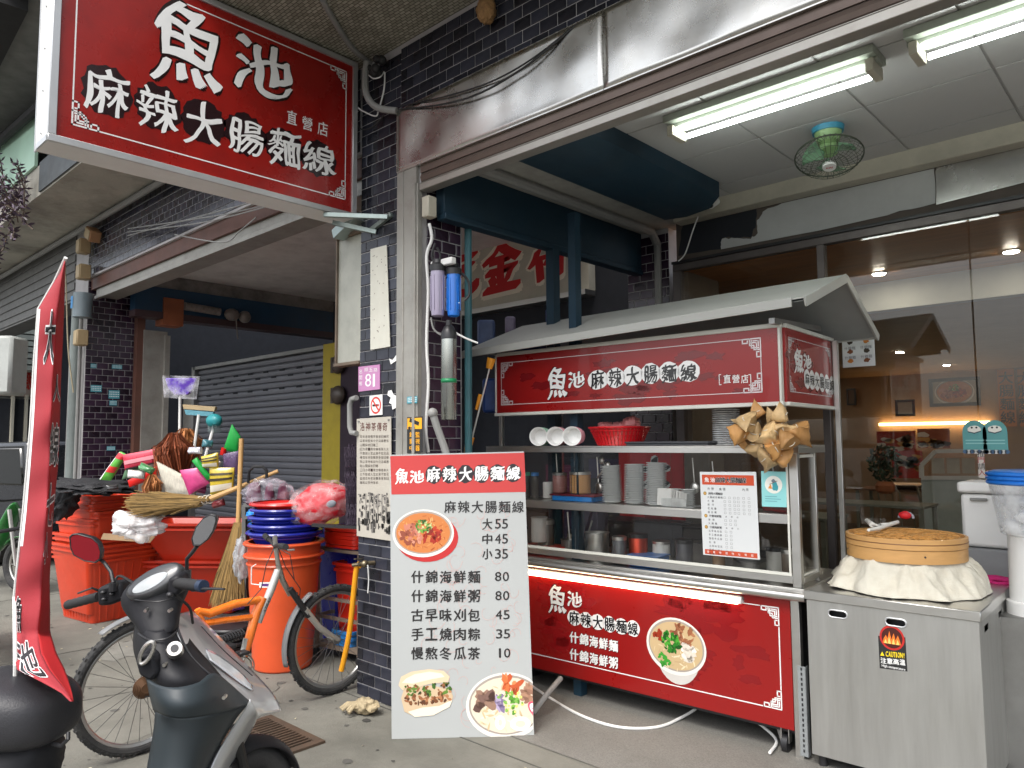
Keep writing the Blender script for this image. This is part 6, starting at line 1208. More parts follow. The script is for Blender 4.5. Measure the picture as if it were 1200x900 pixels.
for k, ch in enumerate('推門請入'): pr.text(ch, w_ / 2, h1 * (.85 - .22 * k), .04, S(40, 40, 45) if k % 2 == 0 else S(150, 50, 50), 1, .02)
pr.build('print', t)
t = thing('price_photo_sheet', 'white sheet of six small food photos hanging behind the cart roof', 'notice', at(1007, 412, 'Y', 4.9)); pr = Print(at(988, 431, 'Y', 4.9), (1, 0, 0), (0, 0, 1), .0006); w_, h_ = pr.px(1026, 431)[0], pr.px(1007, 393)[1]
b = MB(); o_ = at(988, 431, 'Y', 4.9); b.box((o_.x, 4.9, o_.z), (o_.x + w_, 4.903, o_.z + h_)); b.build('sheet', mat('white_paper', (.72, .73, .72)), t)
for i in range(2):
    for j in range(3): pr.disc(w_ * (.25 + .5 * i), h_ * (.2 + .3 * j), w_ * .09, h_ * .07, [S(190, 120, 50), S(120, 70, 40), S(60, 50, 40)][(i + j) % 3], 1, 14, .2); pr.row('什錦麵', w_ * (.12 + .5 * i), w_ * (.36 + .5 * i), h_ * (.31 + .3 * j), .022, (.1, .1, .12), 1, 0)
pr.build('print', t)
# dining room
YD = 14.88
def frame(name, label, x0, y0, x1, y1, mframe, mpic, w_=.06, yy=YD):
    a, c = at(x0, y1, 'Y', yy), at(x1, y0, 'Y', yy); t = thing(name, label, 'picture', a); b = MB()
    for p_, q_ in (((a.x, a.z), (c.x, a.z + w_)), ((a.x, c.z - w_), (c.x, c.z)), ((a.x, a.z + w_), (a.x + w_, c.z - w_)), ((c.x - w_, a.z + w_), (c.x, c.z - w_))): b.box((p_[0], yy - .03, p_[1]), (q_[0], yy, q_[1]))
    b.build('frame', mframe, t); b = MB(); b.box((a.x + w_, yy - .012, a.z + w_), (c.x - w_, yy - .002, c.z - w_)); b.build('picture', mpic, t, smooth=False); return t, a, c
M_MAT = mat('pale_picture', (.42, .38, .30), .5)
t, a, c = frame('framed_noodle_picture', 'large black framed picture of a noodle bowl on the dining room wall', 1090, 441, 1148, 477, M_BLACK, M_MAT)
pr = Print((a.x, YD - .012, a.z), (1, 0, 0), (0, 0, 1), .001, .0008); bowl(pr, (c.x - a.x) * .5, (c.z - a.z) * .5, .31, .23, 0, 'noodle'); pr.build('print', t)
frame('small_framed_picture', 'small black framed certificate left of the noodle picture', 1050, 468, 1072, 488, M_BLACK, M_MAT, .04)
frame('narrow_framed_picture', 'narrow dark frame on the dining wall beside the cart post', 993, 455, 1003, 475, M_BLACK, mat('brown_art', (.16, .10, .06), .5), .03)
for i, (x0, x1, lab) in enumerate(((1172, 1188, 'orange banner strip with black characters at the right of the dining wall'), (1196, 1208, 'second orange banner strip cut by the right edge'))):
    a, c = at(x0, 500, 'Y', YD), at(x1, 432, 'Y', YD); t = thing('orange_banner', lab, 'banner', a); b = MB(); b.box((a.x, YD - .01, a.z), (c.x, YD, c.z)); b.build('cloth', mat('orange_cloth', S(200, 120, 50), .7, var=.1), t)
    pr = Print((a.x, YD - .01, a.z), (1, 0, 0), (0, 0, 1), .001); h_ = c.z - a.z
    for k, ch in enumerate('大腸麵線'): pr.text(ch, (c.x - a.x) / 2, h_ * (.85 - .23 * k), .22, BLACK, 1, .04)
    pr.build('lettering', t)
for i, (x0, y0, x1, y1, col, lab) in enumerate(((1028, 505, 1072, 528, S(150, 50, 40), 'red and tan poster low on the dining wall'), (1046, 528, 1080, 560, S(165, 45, 40), 'red sign with dark writing behind the potted plant'), (1076, 502, 1112, 525, S(140, 70, 50), 'dull red poster right of the tan poster'))):
    a, c = at(x0, y1, 'Y', 13.9), at(x1, y0, 'Y', 13.9); t = thing('wall_poster', lab, 'poster', a); b = MB(); b.box((a.x, 13.9, a.z), (c.x, 13.94, c.z)); b.build('sheet', mat('poster_%d' % i, col, .6, var=.3, scale=5), t)
    pr = Print((a.x, 13.9, a.z), (1, 0, 0), (0, 0, 1), .001); 
    for k in range(12): pr.disc(random.uniform(.1, .9) * (c.x - a.x), random.uniform(.1, .8) * (c.z - a.z), .08, .04, random.choice([S(190, 140, 80), S(60, 40, 35), S(200, 190, 180)]), 1, 10, .4)
    pr.build('print', t)
# display case, tables, chairs, plant
t = thing('display_case', 'white framed glass display case at the back of the dining room', 'display case', at(1115, 560, 'Y', 13)); b = MB(); P_ = lambda x, y: at(x, y, 'Y', 13)
for p_, q_ in (((1080, 560), (1080, 545)), ((1080, 545), (1096, 529)), ((1096, 529), (1150, 528)), ((1080, 560), (1150, 560)), ((1150, 528), (1150, 560))): b.bar(P_(*p_), P_(*q_), .06, .06)
b.build('frame', M_WHITE, t); b = MB(); a, c = P_(1080, 575), P_(1155, 561); b.box((a.x, 13, a.z - .9), (c.x + .1, 13.6, c.z)); b.build('base', mat('pale_case_base', (.45, .52, .5), .5), t)
for k in range(3): a, c = P_(1090 + k * 18, 555), P_(1104 + k * 18, 537); b = MB(); b.box((a.x, 13.1, a.z), (c.x, 13.12, c.z)); b.build('paper', mat('pale_picture', (.42, .38, .3)), t)
t = thing('potted_plant', 'dark leafy plant in an orange pot on the dining counter', 'plant', at(1030, 565, 'Y', 12)); c = at(1036, 542, 'Y', 12); b = MB(); rnd = random.Random(9)
for k in range(260):
    d = Vector((rnd.gauss(0, 1), rnd.gauss(0, 1), rnd.gauss(0, 1))).normalized() * rnd.random() ** .4; p_ = c + Vector((d.x * .24, d.y * .2, d.z * .30)); e1 = Vector((rnd.uniform(-1, 1), rnd.uniform(-1, 1), rnd.uniform(-1, 1))).normalized() * .05; e2 = e1.orthogonal().normalized() * .022; b.add([p_ - e1, p_ + e2, p_ + e1, p_ - e2], [(0, 1, 2, 3)])
b.build('foliage', mat('plant_leaf', (.015, .045, .02), .5, island=.5), t, smooth=False); b = MB(); b.lathe([(.08, -.46), (.13, -.42), (.14, -.34), (.10, -.28)], 20, c); b.build('pot', mat('terracotta', S(170, 100, 60), .6, var=.2), t)
b = MB(); b.tube([c + Vector((0, 0, -.28)), c + Vector((0, 0, .05))], .014, 6); b.build('stem', M_BROWN, t)
M_TABW = mat('grey_green_table', (.22, .23, .19), .5, var=.1)
def table(cx2, cy2, w_, d2, h_, lab, m):
    t = thing('dining_table', lab, 'table', (cx2, cy2, .012)); b = MB(); b.box((cx2 - w_ / 2, cy2 - d2 / 2, h_ - .035), (cx2 + w_ / 2, cy2 + d2 / 2, h_)); b.build('table_top', m, t, bevel=.005)
    for sx in (-1, 1):
        for sy in (-1, 1): b = MB(); x, y = cx2 + sx * (w_ / 2 - .04), cy2 + sy * (d2 / 2 - .04); b.box((x - .025, y - .025, .012), (x + .025, y + .025, h_ - .035)); b.build('leg', M_TABW, t)
for x_, y_, w_, d2, lab, m_ in ((1010, 588, 1.7, .7, 'pale green table behind the cart post in the dining room', M_TABW), (1075, 573, 1.8, .8, 'brown topped table in the middle of the dining room', mat('brown_table', (.22, .13, .09), .3)), (1130, 565, 1.4, .7, 'far table behind the middle dining table', M_TABW), (905, 600, 1.5, .7, 'table seen through the cart glass', M_TABW)): q_ = at(x_, y_, 'Z', .76); table(q_.x, q_.y, w_, d2, .76, lab, m_)
def chair(x, y, rz, lab):
    t = thing('dining_chair', lab, 'chair', M=T(x, y, .012, rz), group='bent back dining chairs'); b = MB(T(x, y, .012, rz)); b.box((-.2, -.2, .43), (.2, .2, .455)); b.build('seat', mat('chair_seat', (.16, .13, .09), .5), t, bevel=.02)
    b = MB(T(x, y, .012, rz)); b.tube([(-.18, .18, .45), (-.19, .22, .7), (-.12, .24, .82), (.12, .24, .82), (.19, .22, .7), (.18, .18, .45)], .013, 8); b.tube([(-.06, .20, .45), (-.06, .24, .81)], .008, 6); b.tube([(.06, .20, .45), (.06, .24, .81)], .008, 6); b.build('backrest', mat('chair_tube', (.30, .27, .20), .4, .3), t)
    for sx, sy in ((-1, -1), (1, -1), (-1, 1), (1, 1)): b = MB(T(x, y, .012, rz)); b.tube([(sx * .17, sy * .17, .43), (sx * .21, sy * .21, 0)], .012, 8); b.build('leg', MC['chair_tube'], t)
q_ = at(1098, 632, 'Z', .012); chair(q_.x, q_.y, 1.9, 'bent tube dining chair just left of the white ice chest'); q_ = at(1108, 600, 'Z', .012); chair(q_.x, q_.y, .2, 'brown backed dining chair behind the middle table'); q_ = at(1052, 625, 'Z', .012); chair(q_.x, q_.y, 2.9, 'dining chair between the pale green and brown tables')
t = thing('white_dish', 'wide white dish on the middle dining table', 'dish', at(1062, 572, 'Z', .76)); q_ = at(1064, 573, 'Z', .76); b = MB(); b.lathe([(.18, .762), (.42, .84), (.44, .845)], 24, (q_.x, q_.y, 0), caps=False); b.build('dish', M_CUPIN, t, solid=.004)
# shop clutter behind the cart, mostly dark
for i, (x0, y0, x1, y1, yy, col, lab) in enumerate(((727, 528, 800, 640, 4.95, S(200, 30, 36), 'red banner with dark characters behind the bowl stacks'), (806, 520, 830, 700, 4.9, S(120, 112, 100), 'grey post board behind the card holder'), (640, 545, 672, 600, 4.9, S(90, 30, 60), 'maroon patterned apron hanging behind the cart'), (690, 538, 728, 560, 5.0, S(35, 35, 70), 'dark blue cloth hanging behind the bowl stacks'))):
    a, c = at(x0, y1, 'Y', yy), at(x1, y0, 'Y', yy); t = thing(('red_banner', 'grey_board', 'maroon_apron', 'blue_cloth')[i], lab, ('banner', 'board', 'apron', 'cloth')[i], a); b = MB(); b.box((a.x, yy, a.z), (c.x, yy + .02, c.z)); b.build('sheet', mat('back_%d' % i, col, .7, var=.25, scale=8), t)
    if i == 0: pr = Print((a.x, yy, a.z), (1, 0, 0), (0, 0, 1), .001); pr.fit('大', 750, 535, 786, 572, WHITE, 1, .12, .02, .6); pr.fit('大', 750, 535, 786, 572, BLACK, 2, .14, 0, .6); pr.build('lettering', t)
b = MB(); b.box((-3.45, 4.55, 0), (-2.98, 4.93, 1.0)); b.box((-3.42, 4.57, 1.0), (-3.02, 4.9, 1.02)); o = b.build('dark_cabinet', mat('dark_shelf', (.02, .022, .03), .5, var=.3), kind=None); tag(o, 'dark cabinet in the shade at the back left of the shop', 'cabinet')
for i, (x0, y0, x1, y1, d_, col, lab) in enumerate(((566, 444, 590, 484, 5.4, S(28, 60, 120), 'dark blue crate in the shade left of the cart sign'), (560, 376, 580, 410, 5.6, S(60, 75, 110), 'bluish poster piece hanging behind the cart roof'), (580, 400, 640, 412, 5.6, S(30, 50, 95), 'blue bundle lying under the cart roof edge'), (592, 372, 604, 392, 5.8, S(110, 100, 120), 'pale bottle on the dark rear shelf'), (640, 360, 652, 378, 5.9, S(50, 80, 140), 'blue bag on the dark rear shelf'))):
    a, c = far(x0, y1, d_), far(x1, y0, d_); w_ = (a.xy - c.xy).length; t = thing('shelf_item', lab, 'clutter', a); b = MB(T((a.x + c.x) / 2, (a.y + c.y) / 2, 0, math.radians(43))); b.box((-w_ / 2, -.08, a.z), (w_ / 2, .08, c.z)); b.build('body', mat('clut_%d' % i, col, .5, var=.4, scale=10), t, bevel=.02, seg=2)
def stick(name, label, x0, y0, x1, y1, d_, r_, m, cat='pole'):
    b = MB(); b.cyl(far(x0, y0, d_), far(x1, y1, d_), r_, 8); o = b.build(name, m); return tag(o, label, cat)
t = thing('yellow_sprayer_pole', 'thin pole with yellow grips leaning left of the cart sign', 'pole', far(548, 535, 4.9)); b = MB(); b.cyl(far(576, 422, 4.9), far(549, 530, 4.9), .007, 8); b.build('pole', M_STEEL, t)
M_YG = mat('orange_yellow_grip', S(215, 140, 30), .45)
for (x0, y0, x1, y1, r_) in ((576, 420, 573, 432, .03), (563, 462, 558, 480, .014), (551, 512, 547, 532, .03)): b = MB(); b.cyl(far(x0, y0, 4.9), far(x1, y1, 4.9), r_, 10, r_ * .7); b.build('grip', M_YG, t)
stick('green_rod', 'short bright green rod above the cart roof', 568, 378, 567, 388, 5.7, .02, mat('green_plastic', S(20, 150, 60), .4))
b = MB(); p_, q_ = far(612, 398, 5), far(588, 404, 5)
# ================================================================ GOODS IN FRONT OF THE HARDWARE SHOP
def rot_frame(x, y, z, rz): return T(x, y, z, rz)
def square_bin(name, label, x, y, z, rz, w0, d0, w1, d1, h, m, cat, group=None, ribs=True, rim=.018, full=True):
    M_ = T(x, y, z, rz); t = thing(name, label, cat, M=M_, group=group)
    def ring(w_, d_, zz, r_=.04):
        pts = []
        for sx, sy, a0 in ((1, -1, -PI / 2), (1, 1, 0), (-1, 1, PI / 2), (-1, -1, PI)):
            for k in range(4): a_ = a0 + k * PI / 6; pts.append((sx * (w_ / 2 - r_) + r_ * math.cos(a_), sy * (d_ / 2 - r_) + r_ * math.sin(a_), zz))
        return pts
    L_ = lambda f: (w0 + (w1 - w0) * f, d0 + (d1 - d0) * f)
    b = MB(M_); rings = [ring(*L_(0), 0), ring(*L_(.03), .012)] + [ring(*L_(f), h * f) for f in (.3, .6, .9)] + [ring(*L_(1), h)]
    t_ = .012; rings += [ring(L_(1)[0] - t_, L_(1)[1] - t_, h), ring(L_(.05)[0] - t_, L_(.05)[1] - t_, .02)]
    b.loft(rings); b.build('body', m, t, ang=40)
    b = MB(M_)
    for zz, e in ((h - .01, rim), (h - .055, rim * .55)):
        W1, D1 = w1 + e * 2, d1 + e * 2; b.loft([ring(w1 - .002, d1 - .002, zz), ring(W1, D1, zz), ring(W1, D1, zz + .02), ring(w1 - .01, d1 - .01, zz + .022)], caps=False)
    b.build('rim', m, t, ang=40)
    if ribs:
        b = MB(M_)
        for sx, sy, n_ in ((0, -1, 9), (1, 0, 7), (-1, 0, 7)):
            for k in range(n_):
                f = (k + .5) / n_ - .5
                if sy: p_, q_ = (f * w0 * .85, sy * d0 / 2, .02), (f * w1 * .85, sy * (d0 + (d1 - d0) * .9) / 2, h * .88)
                else: p_, q_ = (sx * w0 / 2, f * d0 * .85, .02), (sx * (w0 + (w1 - w0) * .9) / 2, f * d1 * .85, h * .88)
                b.bar(p_, q_, .016 if sy else .012, .012 if sy else .016)
        b.build('ribs', m, t, kind='stuff')
    return t
BX, BY, BR = -7.72, 2.58, math.radians(8)
names = ['lowest', 'second', 'third', 'fourth', 'fifth', 'sixth', 'topmost']
for k in range(7):
    big_ = k < 3; z = k * .085 if big_ else .60 - .33 + (k - 3) * .068 + .03
    sc = 1.14 if big_ else 1.0
    square_bin('orange_bin', names[k] + ' orange square bin in the nested stack by the left pillar', BX + .02 * math.sin(k * 2), BY + .015 * math.cos(k * 3), z + .003, BR + .03 * math.sin(k * 5), .50 * sc, .42 * sc, .655 * sc, .55 * sc, .60 if big_ else .62, M_ORANGE, 'bin', 'nested orange bins', ribs=k < 1)
M_RED2 = mat('deep_red_orange_plastic', (.50, .028, .010), .35, var=.08, dirt=.15, dcol=(.15, .04, .02), coat=.15)
def trough(label, x, y, z, rz, w_, d_, h, col):
    return square_bin('orange_trough', label, x, y, z, rz, w_ * .62, d_ * .55, w_, d_, h, col, 'tub', 'red orange troughs', ribs=False, rim=.03)
g = at(205, 700, 'Z', 0)
trough('lower wide red orange trough standing on the ground right of the bins', -7.30, 3.30, .003, math.radians(38), 1.40, .62, .50, M_RED2)
trough('upper red orange trough full of brooms resting on the lower one', -7.12, 3.30, .50, math.radians(38), 1.12, .62, .36, M_RED2)
c = far(158, 655, 6.2); b = MB(); b.prism([(0, 0), (.42, -.03), (.46, .02), (.02, .05)], far(118, 632, 6.3), Rh, Uz, .01); o = b.build('cardboard_strip', mat('cardboard', (.35, .23, .13), .8)); tag(o, 'tan cardboard strip stuck between the bins and the lower trough', 'cardboard')
# black net bag over the bins
def blob(name, label, cat, px_, py_, d_, rx, ry, rz_, m, amp=.3, fr=2.5, group=None, seed=0, n=24, rot=0, parts=False):
    c = far(px_, py_, d_); M_ = Matrix.Translation(c) @ camo.matrix_world.to_3x3().to_4x4() @ Matrix.Rotation(rot, 4, 'Z'); b = MB(M_)
    b.ell((0, 0, 0), (rx, ry, rz_), n, n // 2 + 2, lambda d: 1 + amp * noise.noise(d * fr + Vector((seed, seed * 1.7, 0))) + amp * .55 * (.25 - abs(noise.noise(d * fr * 1.9 + Vector((seed, 0, 3))))) + amp * .3 * (.2 - abs(noise.noise(d * fr * 4.5 + Vector((seed, 5, 3)))))); o = b.build(name, m, ang=75); return tag(o, label, cat, group)
M_BNET = mat('black_net', (.02, .02, .023), .6, var=.4, scale=40, bump=1, bscale=90)
blob('black_net_bag', 'crumpled black netting lying over the top of the orange bins', 'netting', 108, 570, 6.55, .34, .05, .26, M_BNET, .45, 3, seed=2, n=40, rot=-.1)
blob('black_net_tail', 'black netting hanging down the left side of the bin stack', 'netting', 74, 590, 6.6, .10, .17, .1, M_BNET, .5, 3, seed=5, n=30, rot=-.5)
M_WBAG = film_mat('white_thin_bag', (.85, .85, .85), .48, .3)
blob('white_plastic_bag', 'crumpled white plastic bag hanging over the trough edge', 'bag', 162, 616, 6.0, .20, .115, .12, M_WBAG, .5, 2.2, seed=4, n=64)
def slabobj(name, label, cat, pts, d_, th, m, group=None, tilt=0.0, bump=0):     # flat package: 4 measured corners at depth d_, real thickness
    q = [far(x, y, d_ + tilt * (1 if i in (1, 2) else 0)) for i, (x, y) in enumerate(pts)]; n_ = (q[1] - q[0]).cross(q[3] - q[0]).normalized(); t = thing(name, label, cat, q[0], group=group); b = MB()
    def f(sgn):
        def g_(u_, v_):
            p = q[0] * (1 - u_) * (1 - v_) + q[1] * u_ * (1 - v_) + q[2] * u_ * v_ + q[3] * (1 - u_) * v_; e = (4 * u_ * (1 - u_)) ** .5 * (4 * v_ * (1 - v_)) ** .5
            return p + n_ * sgn * th / 2 * (.25 + .75 * e + bump * noise.noise(p * 14) * e)
        return g_
    b.sheet(12, 10, f(1)); b.sheet(12, 10, f(-1))
    N_ = 11 * 13; 
    ed = [f(1)(u_, v_) for u_, v_ in [(i / 12, 0) for i in range(13)] + [(1, j / 10) for j in range(1, 11)] + [(1 - i / 12, 1) for i in range(1, 13)] + [(0, 1 - j / 10) for j in range(1, 10)]]
    e2 = [f(-1)(u_, v_) for u_, v_ in [(i / 12, 0) for i in range(13)] + [(1, j / 10) for j in range(1, 11)] + [(1 - i / 12, 1) for i in range(1, 13)] + [(0, 1 - j / 10) for j in range(1, 10)]]
    b.loft([ed, e2], caps=False); b.build('body', m, t, ang=60)
    return t, q, n_, th
def band(t, q, n_, th, v0, v1, col, nm='band', u0=0.03, u1=.97, bulge=.5):
    b = MB(); P_ = lambda u_, v_: q[0] * (1 - u_) * (1 - v_) + q[1] * u_ * (1 - v_) + q[2] * u_ * v_ + q[3] * (1 - u_) * v_
    def g_(u_, v_):
        uu, vv = u0 + (u1 - u0) * u_, v0 + (v1 - v0) * v_; e = (4 * uu * (1 - uu)) ** .5 * (4 * vv * (1 - vv)) ** .5; return P_(uu, vv) + n_ * (th / 2 * (.25 + .75 * e) + .004)
    b.sheet(10, 4, g_); b.build(nm, mat('band_%d_%d_%d' % tuple(int(x * 255) for x in col), col, .35, coat=.3), t)
a = slabobj('garland_packet', 'green red and white striped packet leaning on the orange bins', 'packet', [(117, 562), (130, 563), (149, 533), (141, 529)], 6.35, .07, mat('green_pack', S(90, 170, 60), .35, coat=.4)); band(*a, .30, .52, S(200, 40, 35)); band(*a, .8, .98, S(200, 30, 40)); band(*a, .02, .98, S(225, 225, 220), 'edge', .0, .14)
a = slabobj('pink_packet', 'flat pink red packet lying tilted above the striped one', 'packet', [(147, 551), (187, 542), (187, 525), (144, 533)], 6.3, .06, mat('pink_pack', S(195, 50, 75), .3, coat=.5)); band(*a, .35, .6, S(225, 150, 160)); band(*a, 0.0, .1, S(60, 60, 60))
slabobj('red_box_lid', 'bright red plastic box lid between the packets and the white pad', 'box', [(152, 571), (184, 560), (184, 546), (150, 563)], 6.25, .05, mat('bright_red_plastic', S(205, 25, 20), .35))  # the red piece is the lid of a box
slabobj('green_pad', 'grey green pad under the pink packet', 'pad', [(143, 562), (166, 558), (170, 548), (148, 548)], 6.33, .05, mat('grey_green_pad', S(80, 115, 85), .7, var=.3))
M_FIB = mat('white_fibre', S(205, 200, 185), .8, var=.25, scale=30, stretch=(3, 3, .4), bump=.8, bscale=80)
slabobj('white_fibre_pad', 'big white fibrous scouring pad standing behind the straw broom', 'pad', [(196, 583), (229, 584), (230, 565), (184, 541)], 6.15, .09, M_FIB, bump=.4)
slabobj('pink_toy_packet', 'bright pink packet with an orange print', 'packet', [(222, 580), (246, 566), (233, 548), (211, 551)], 6.1, .06, mat('magenta_pack', S(205, 70, 130), .3, coat=.5, var=.3, scale=12)); 
slabobj('green_tube', 'short green plastic tube among the packets', 'tube', [(243, 563), (248, 559), (231, 536), (225, 540)], 6.05, .06, mat('green_plastic', S(20, 150, 60), .4))
for i, (pts, lab) in enumerate((([(247, 580), (273, 574), (275, 548), (246, 548)], 'lower yellow and clear packet by the upright broom'), ([(238, 548), (256, 548), (256, 530), (236, 535)], 'upper yellow packet left of the green dustpan'))):
    a = slabobj('yellow_packet', lab, 'packet', pts, 6.05, .08, mat('yellow_pack', S(195, 170, 50), .3, coat=.5, var=.35, scale=25), 'yellow packets'); band(*a, .1, .35, S(215, 210, 195)); band(*a, .5, .6, S(60, 50, 30)); band(*a, .72, .8, S(60, 50, 30))
slabobj('violet_bag', 'dark violet clear bag hanging right of the yellow packets', 'bag', [(262, 560), (278, 556), (280, 528), (262, 532)], 6.2, .06, film_mat('violet_film', (.16, .10, .22), .35))
a = slabobj('green_dustpan', 'bright green dustpan standing upright above the packets', 'dustpan', [(262, 527), (278, 531), (282, 512), (272, 497)], 6.3, .05, mat('green_plastic', S(20, 150, 60), .4)); b = MB(); b.cyl(far(261, 533, 6.3), far(263, 525, 6.3), .025, 10); b.build('handle', mat('bright_red_plastic', S(205, 25, 20)), a[0])
rnd = random.Random(33)
HP = ((160, 556, 20, 9, (200, 200, 195), 'white'), (172, 549, 16, 8, (60, 120, 70), 'dark green'), (233, 572, 16, 10, (150, 60, 110), 'plum'), (250, 541, 15, 9, (215, 215, 205), 'clear white'), (219, 556, 13, 7, (230, 150, 60), 'orange'), (262, 566, 14, 10, (190, 170, 140), 'straw coloured'), (176, 578, 16, 8, (170, 40, 35), 'dark red'), (199, 571, 12, 9, (120, 90, 60), 'brown'), (256, 590, 13, 8, (120, 40, 45), 'maroon'), (229, 528, 13, 8, (190, 190, 200), 'grey'), (243, 520, 12, 9, (60, 110, 120), 'petrol blue'), (131, 571, 14, 6, (60, 60, 62), 'charcoal'))
for k, (x, y, w_, h_, col, nm) in enumerate(HP):
    an = rnd.uniform(-.7, .7); P4_ = [(x + (sx * w_ / 2) * math.cos(an) - (sy * h_ / 2) * math.sin(an), y + (sx * w_ / 2) * math.sin(an) + (sy * h_ / 2) * math.cos(an)) for sx, sy in ((-1, 1), (1, 1), (1, -1), (-1, -1))]
    a = slabobj('wrapped_packet', nm + ' wrapped packet in the heap above the red troughs', 'packet', P4_, 6.12 + .03 * (k % 4), .08, mat('heap_' + nm.replace(' ', '_'), S(*col), .3, coat=.5, var=.35, scale=18, bump=.5, bscale=30), 'packets in the heap', tilt=rnd.uniform(-.1, .1), bump=.5)
    band(*a, .3, .55, S(*[min(255, c_ + 50) for c_ in col]))
# dusters: tufts of many strands
def tuft(name, label, px_, py_, d_, r_, h_, n, m, cat, down=True, seed=1, lean=(0, 0)):
    rnd = random.Random(seed); c = far(px_, py_, d_); b = MB()
    for k in range(n):
        a_ = rnd.uniform(0, 2 * PI); q_ = math.sqrt(rnd.random()) * rnd.uniform(.5, 1.25) * (1 + .35 * math.sin(a_ * 3 + seed)); top = c + Vector((q_ * r_ * .35 * math.cos(a_), q_ * r_ * .35 * math.sin(a_), h_ * rnd.uniform(.2, .5))); mid = c + Vector((q_ * r_ * math.cos(a_), q_ * r_ * math.sin(a_), h_ * rnd.uniform(-.1, .2))); lo = c + Vector((q_ * r_ * .8 * math.cos(a_ + .3) + lean[0] * .1, q_ * r_ * .8 * math.sin(a_ + .3), -h_ * rnd.uniform(.3, .55)))
        w_ = Vector((rnd.uniform(-1, 1), rnd.uniform(-1, 1), .2)).normalized() * .006
        b.add([top - w_, top + w_, mid + w_, mid - w_, lo + w_ * .4, lo - w_ * .4], [(0, 1, 2, 3), (3, 2, 4, 5)])
    o = b.build(name, m, smooth=False); return tag(o, label, cat)
tuft('feather_duster', 'big reddish brown feather duster sticking up behind the white pad', 203, 532, 6.3, .125, .36, 1500, mat('brown_feather', S(125, 62, 32), .8, island=.4), 'duster', seed=3)
tuft('feather_duster', 'lighter orange brown duster right behind the big one', 217, 522, 6.5, .11, .30, 900, mat('light_feather', S(165, 105, 58), .8, island=.35), 'duster', seed=4)
tuft('small_duster', 'small tan brush tuft low between the red lid and the white pad', 178, 570, 6.1, .06, .2, 400, mat('light_feather', S(165, 105, 58)), 'brush', seed=6)
# long handled tools
M_POLEW = mat('white_pole', (.6, .6, .58), .4, var=.08); M_POLEB = mat('tan_bamboo_pole', S(190, 150, 95), .5, var=.2, scale=10, dirt=.2)
t = thing('purple_dustpan', 'purple plastic dustpan in a clear bag on top of a pole', 'dustpan', far(211, 455, 6.6)); b = MB(); b.cyl(far(211, 465, 6.6), far(210, 560, 6.45), .012, 8); b.build('pole', M_POLEW, t)
def card(pts, d_, th): q = [far(x, y, d_) for x, y in pts]; b = MB(); n_ = (q[1] - q[0]).cross(q[2] - q[0]).normalized() * th; m_ = len(q); b.add(q + [p + n_ for p in q], [tuple(range(m_)), tuple(range(2 * m_ - 1, m_ - 1, -1))] + [(i, m_ + i, m_ + (i + 1) % m_, (i + 1) % m_) for i in range(m_)]); return b
card([(193, 443), (230, 443), (226, 456), (220, 463), (204, 463), (197, 456)], 6.58, .04).build('pan', mat('purple_plastic', S(95, 60, 175), .35, coat=.3), t, bevel=.008)
card([(190, 440), (234, 441), (230, 468), (192, 466)], 6.52, .006).build('bag', film_mat('clear_film', (.7, .7, .75), .9), t)
t = thing('squeegee', 'pale blue and tan window squeegee on a white pole', 'squeegee', far(233, 480, 6.5)); b = MB(); b.cyl(far(233, 486, 6.5), far(223, 560, 6.4), .013, 8); b.build('pole', M_POLEW, t)
card([(214, 474), (252, 477), (251, 482), (215, 479)], 6.5, .05).build('bar', mat('tan_rubber', S(175, 155, 120), .5), t); card([(216, 480), (250, 483), (249, 488), (218, 486)], 6.5, .04).build('sponge', mat('blue_sponge', S(95, 150, 165), .8, bump=.5), t)
t = thing('teal_brush', 'teal cleaning brush head on a slanted white pole', 'brush', far(250, 495, 6.45)); b = MB(); b.cyl(far(250, 502, 6.45), far(238, 545, 6.35), .014, 8); b.build('pole', M_POLEW, t)
b = MB(Matrix.Translation(far(251, 493, 6.45))); b.ell((0, 0, 0), (.095, .06, .06), 20, 12, lambda d: 1 + .1 * noise.noise(d * 5)); b.build('head', mat('teal_plastic', S(40, 135, 140), .45, var=.15), t); b = MB(); 
for k in range(200):
    a_ = random.uniform(0, 2 * PI); q_ = random.uniform(0, .085); p_ = far(251, 499, 6.45) + Vector((q_ * math.cos(a_), q_ * .6 * math.sin(a_), 0)); b.add([p_, p_ + Vector((.004, 0, 0)), p_ + Vector((.002, 0, -.07))], [(0, 1, 2)])
b.build('bristles', mat('grey_bristle', S(120, 135, 135), .7), t, smooth=False, kind='stuff')
# straw brooms
M_STRAW = mat('broom_straw', S(132, 106, 62), .85, island=.55)
def straw(b, p, q, w0, w1, n, seed, flat=.5, jit=.12):
    rnd = random.Random(seed); p, q = Vector(p), Vector(q); ax = (q - p); L_ = ax.length; ax.normalize(); s1 = ax.cross(Uz).normalized() if abs(ax.z) < .9 else Rh.copy(); s2 = ax.cross(s1)
    for k in range(n):
        a_ = rnd.uniform(0, 2 * PI); r_ = math.sqrt(rnd.random()); o1 = s1 * math.cos(a_) * r_ + s2 * math.sin(a_) * r_ * flat; f0, f1 = rnd.uniform(0, .5), rnd.uniform(.55, 1.05); j = Vector((rnd.gauss(0, 1), rnd.gauss(0, 1), rnd.gauss(0, 1))) * jit * L_ * .3
        A_ = p + ax * L_ * f0 + o1 * (w0 + (w1 - w0) * f0); B_ = p + ax * L_ * f1 + o1 * (w0 + (w1 - w0) * f1) + j; w_ = (B_ - A_).cross(EYE - A_).normalized() * .0035; b.add([A_ - w_, A_ + w_, B_ + w_ * .5, B_ - w_ * .5], [(0, 1, 2, 3)])
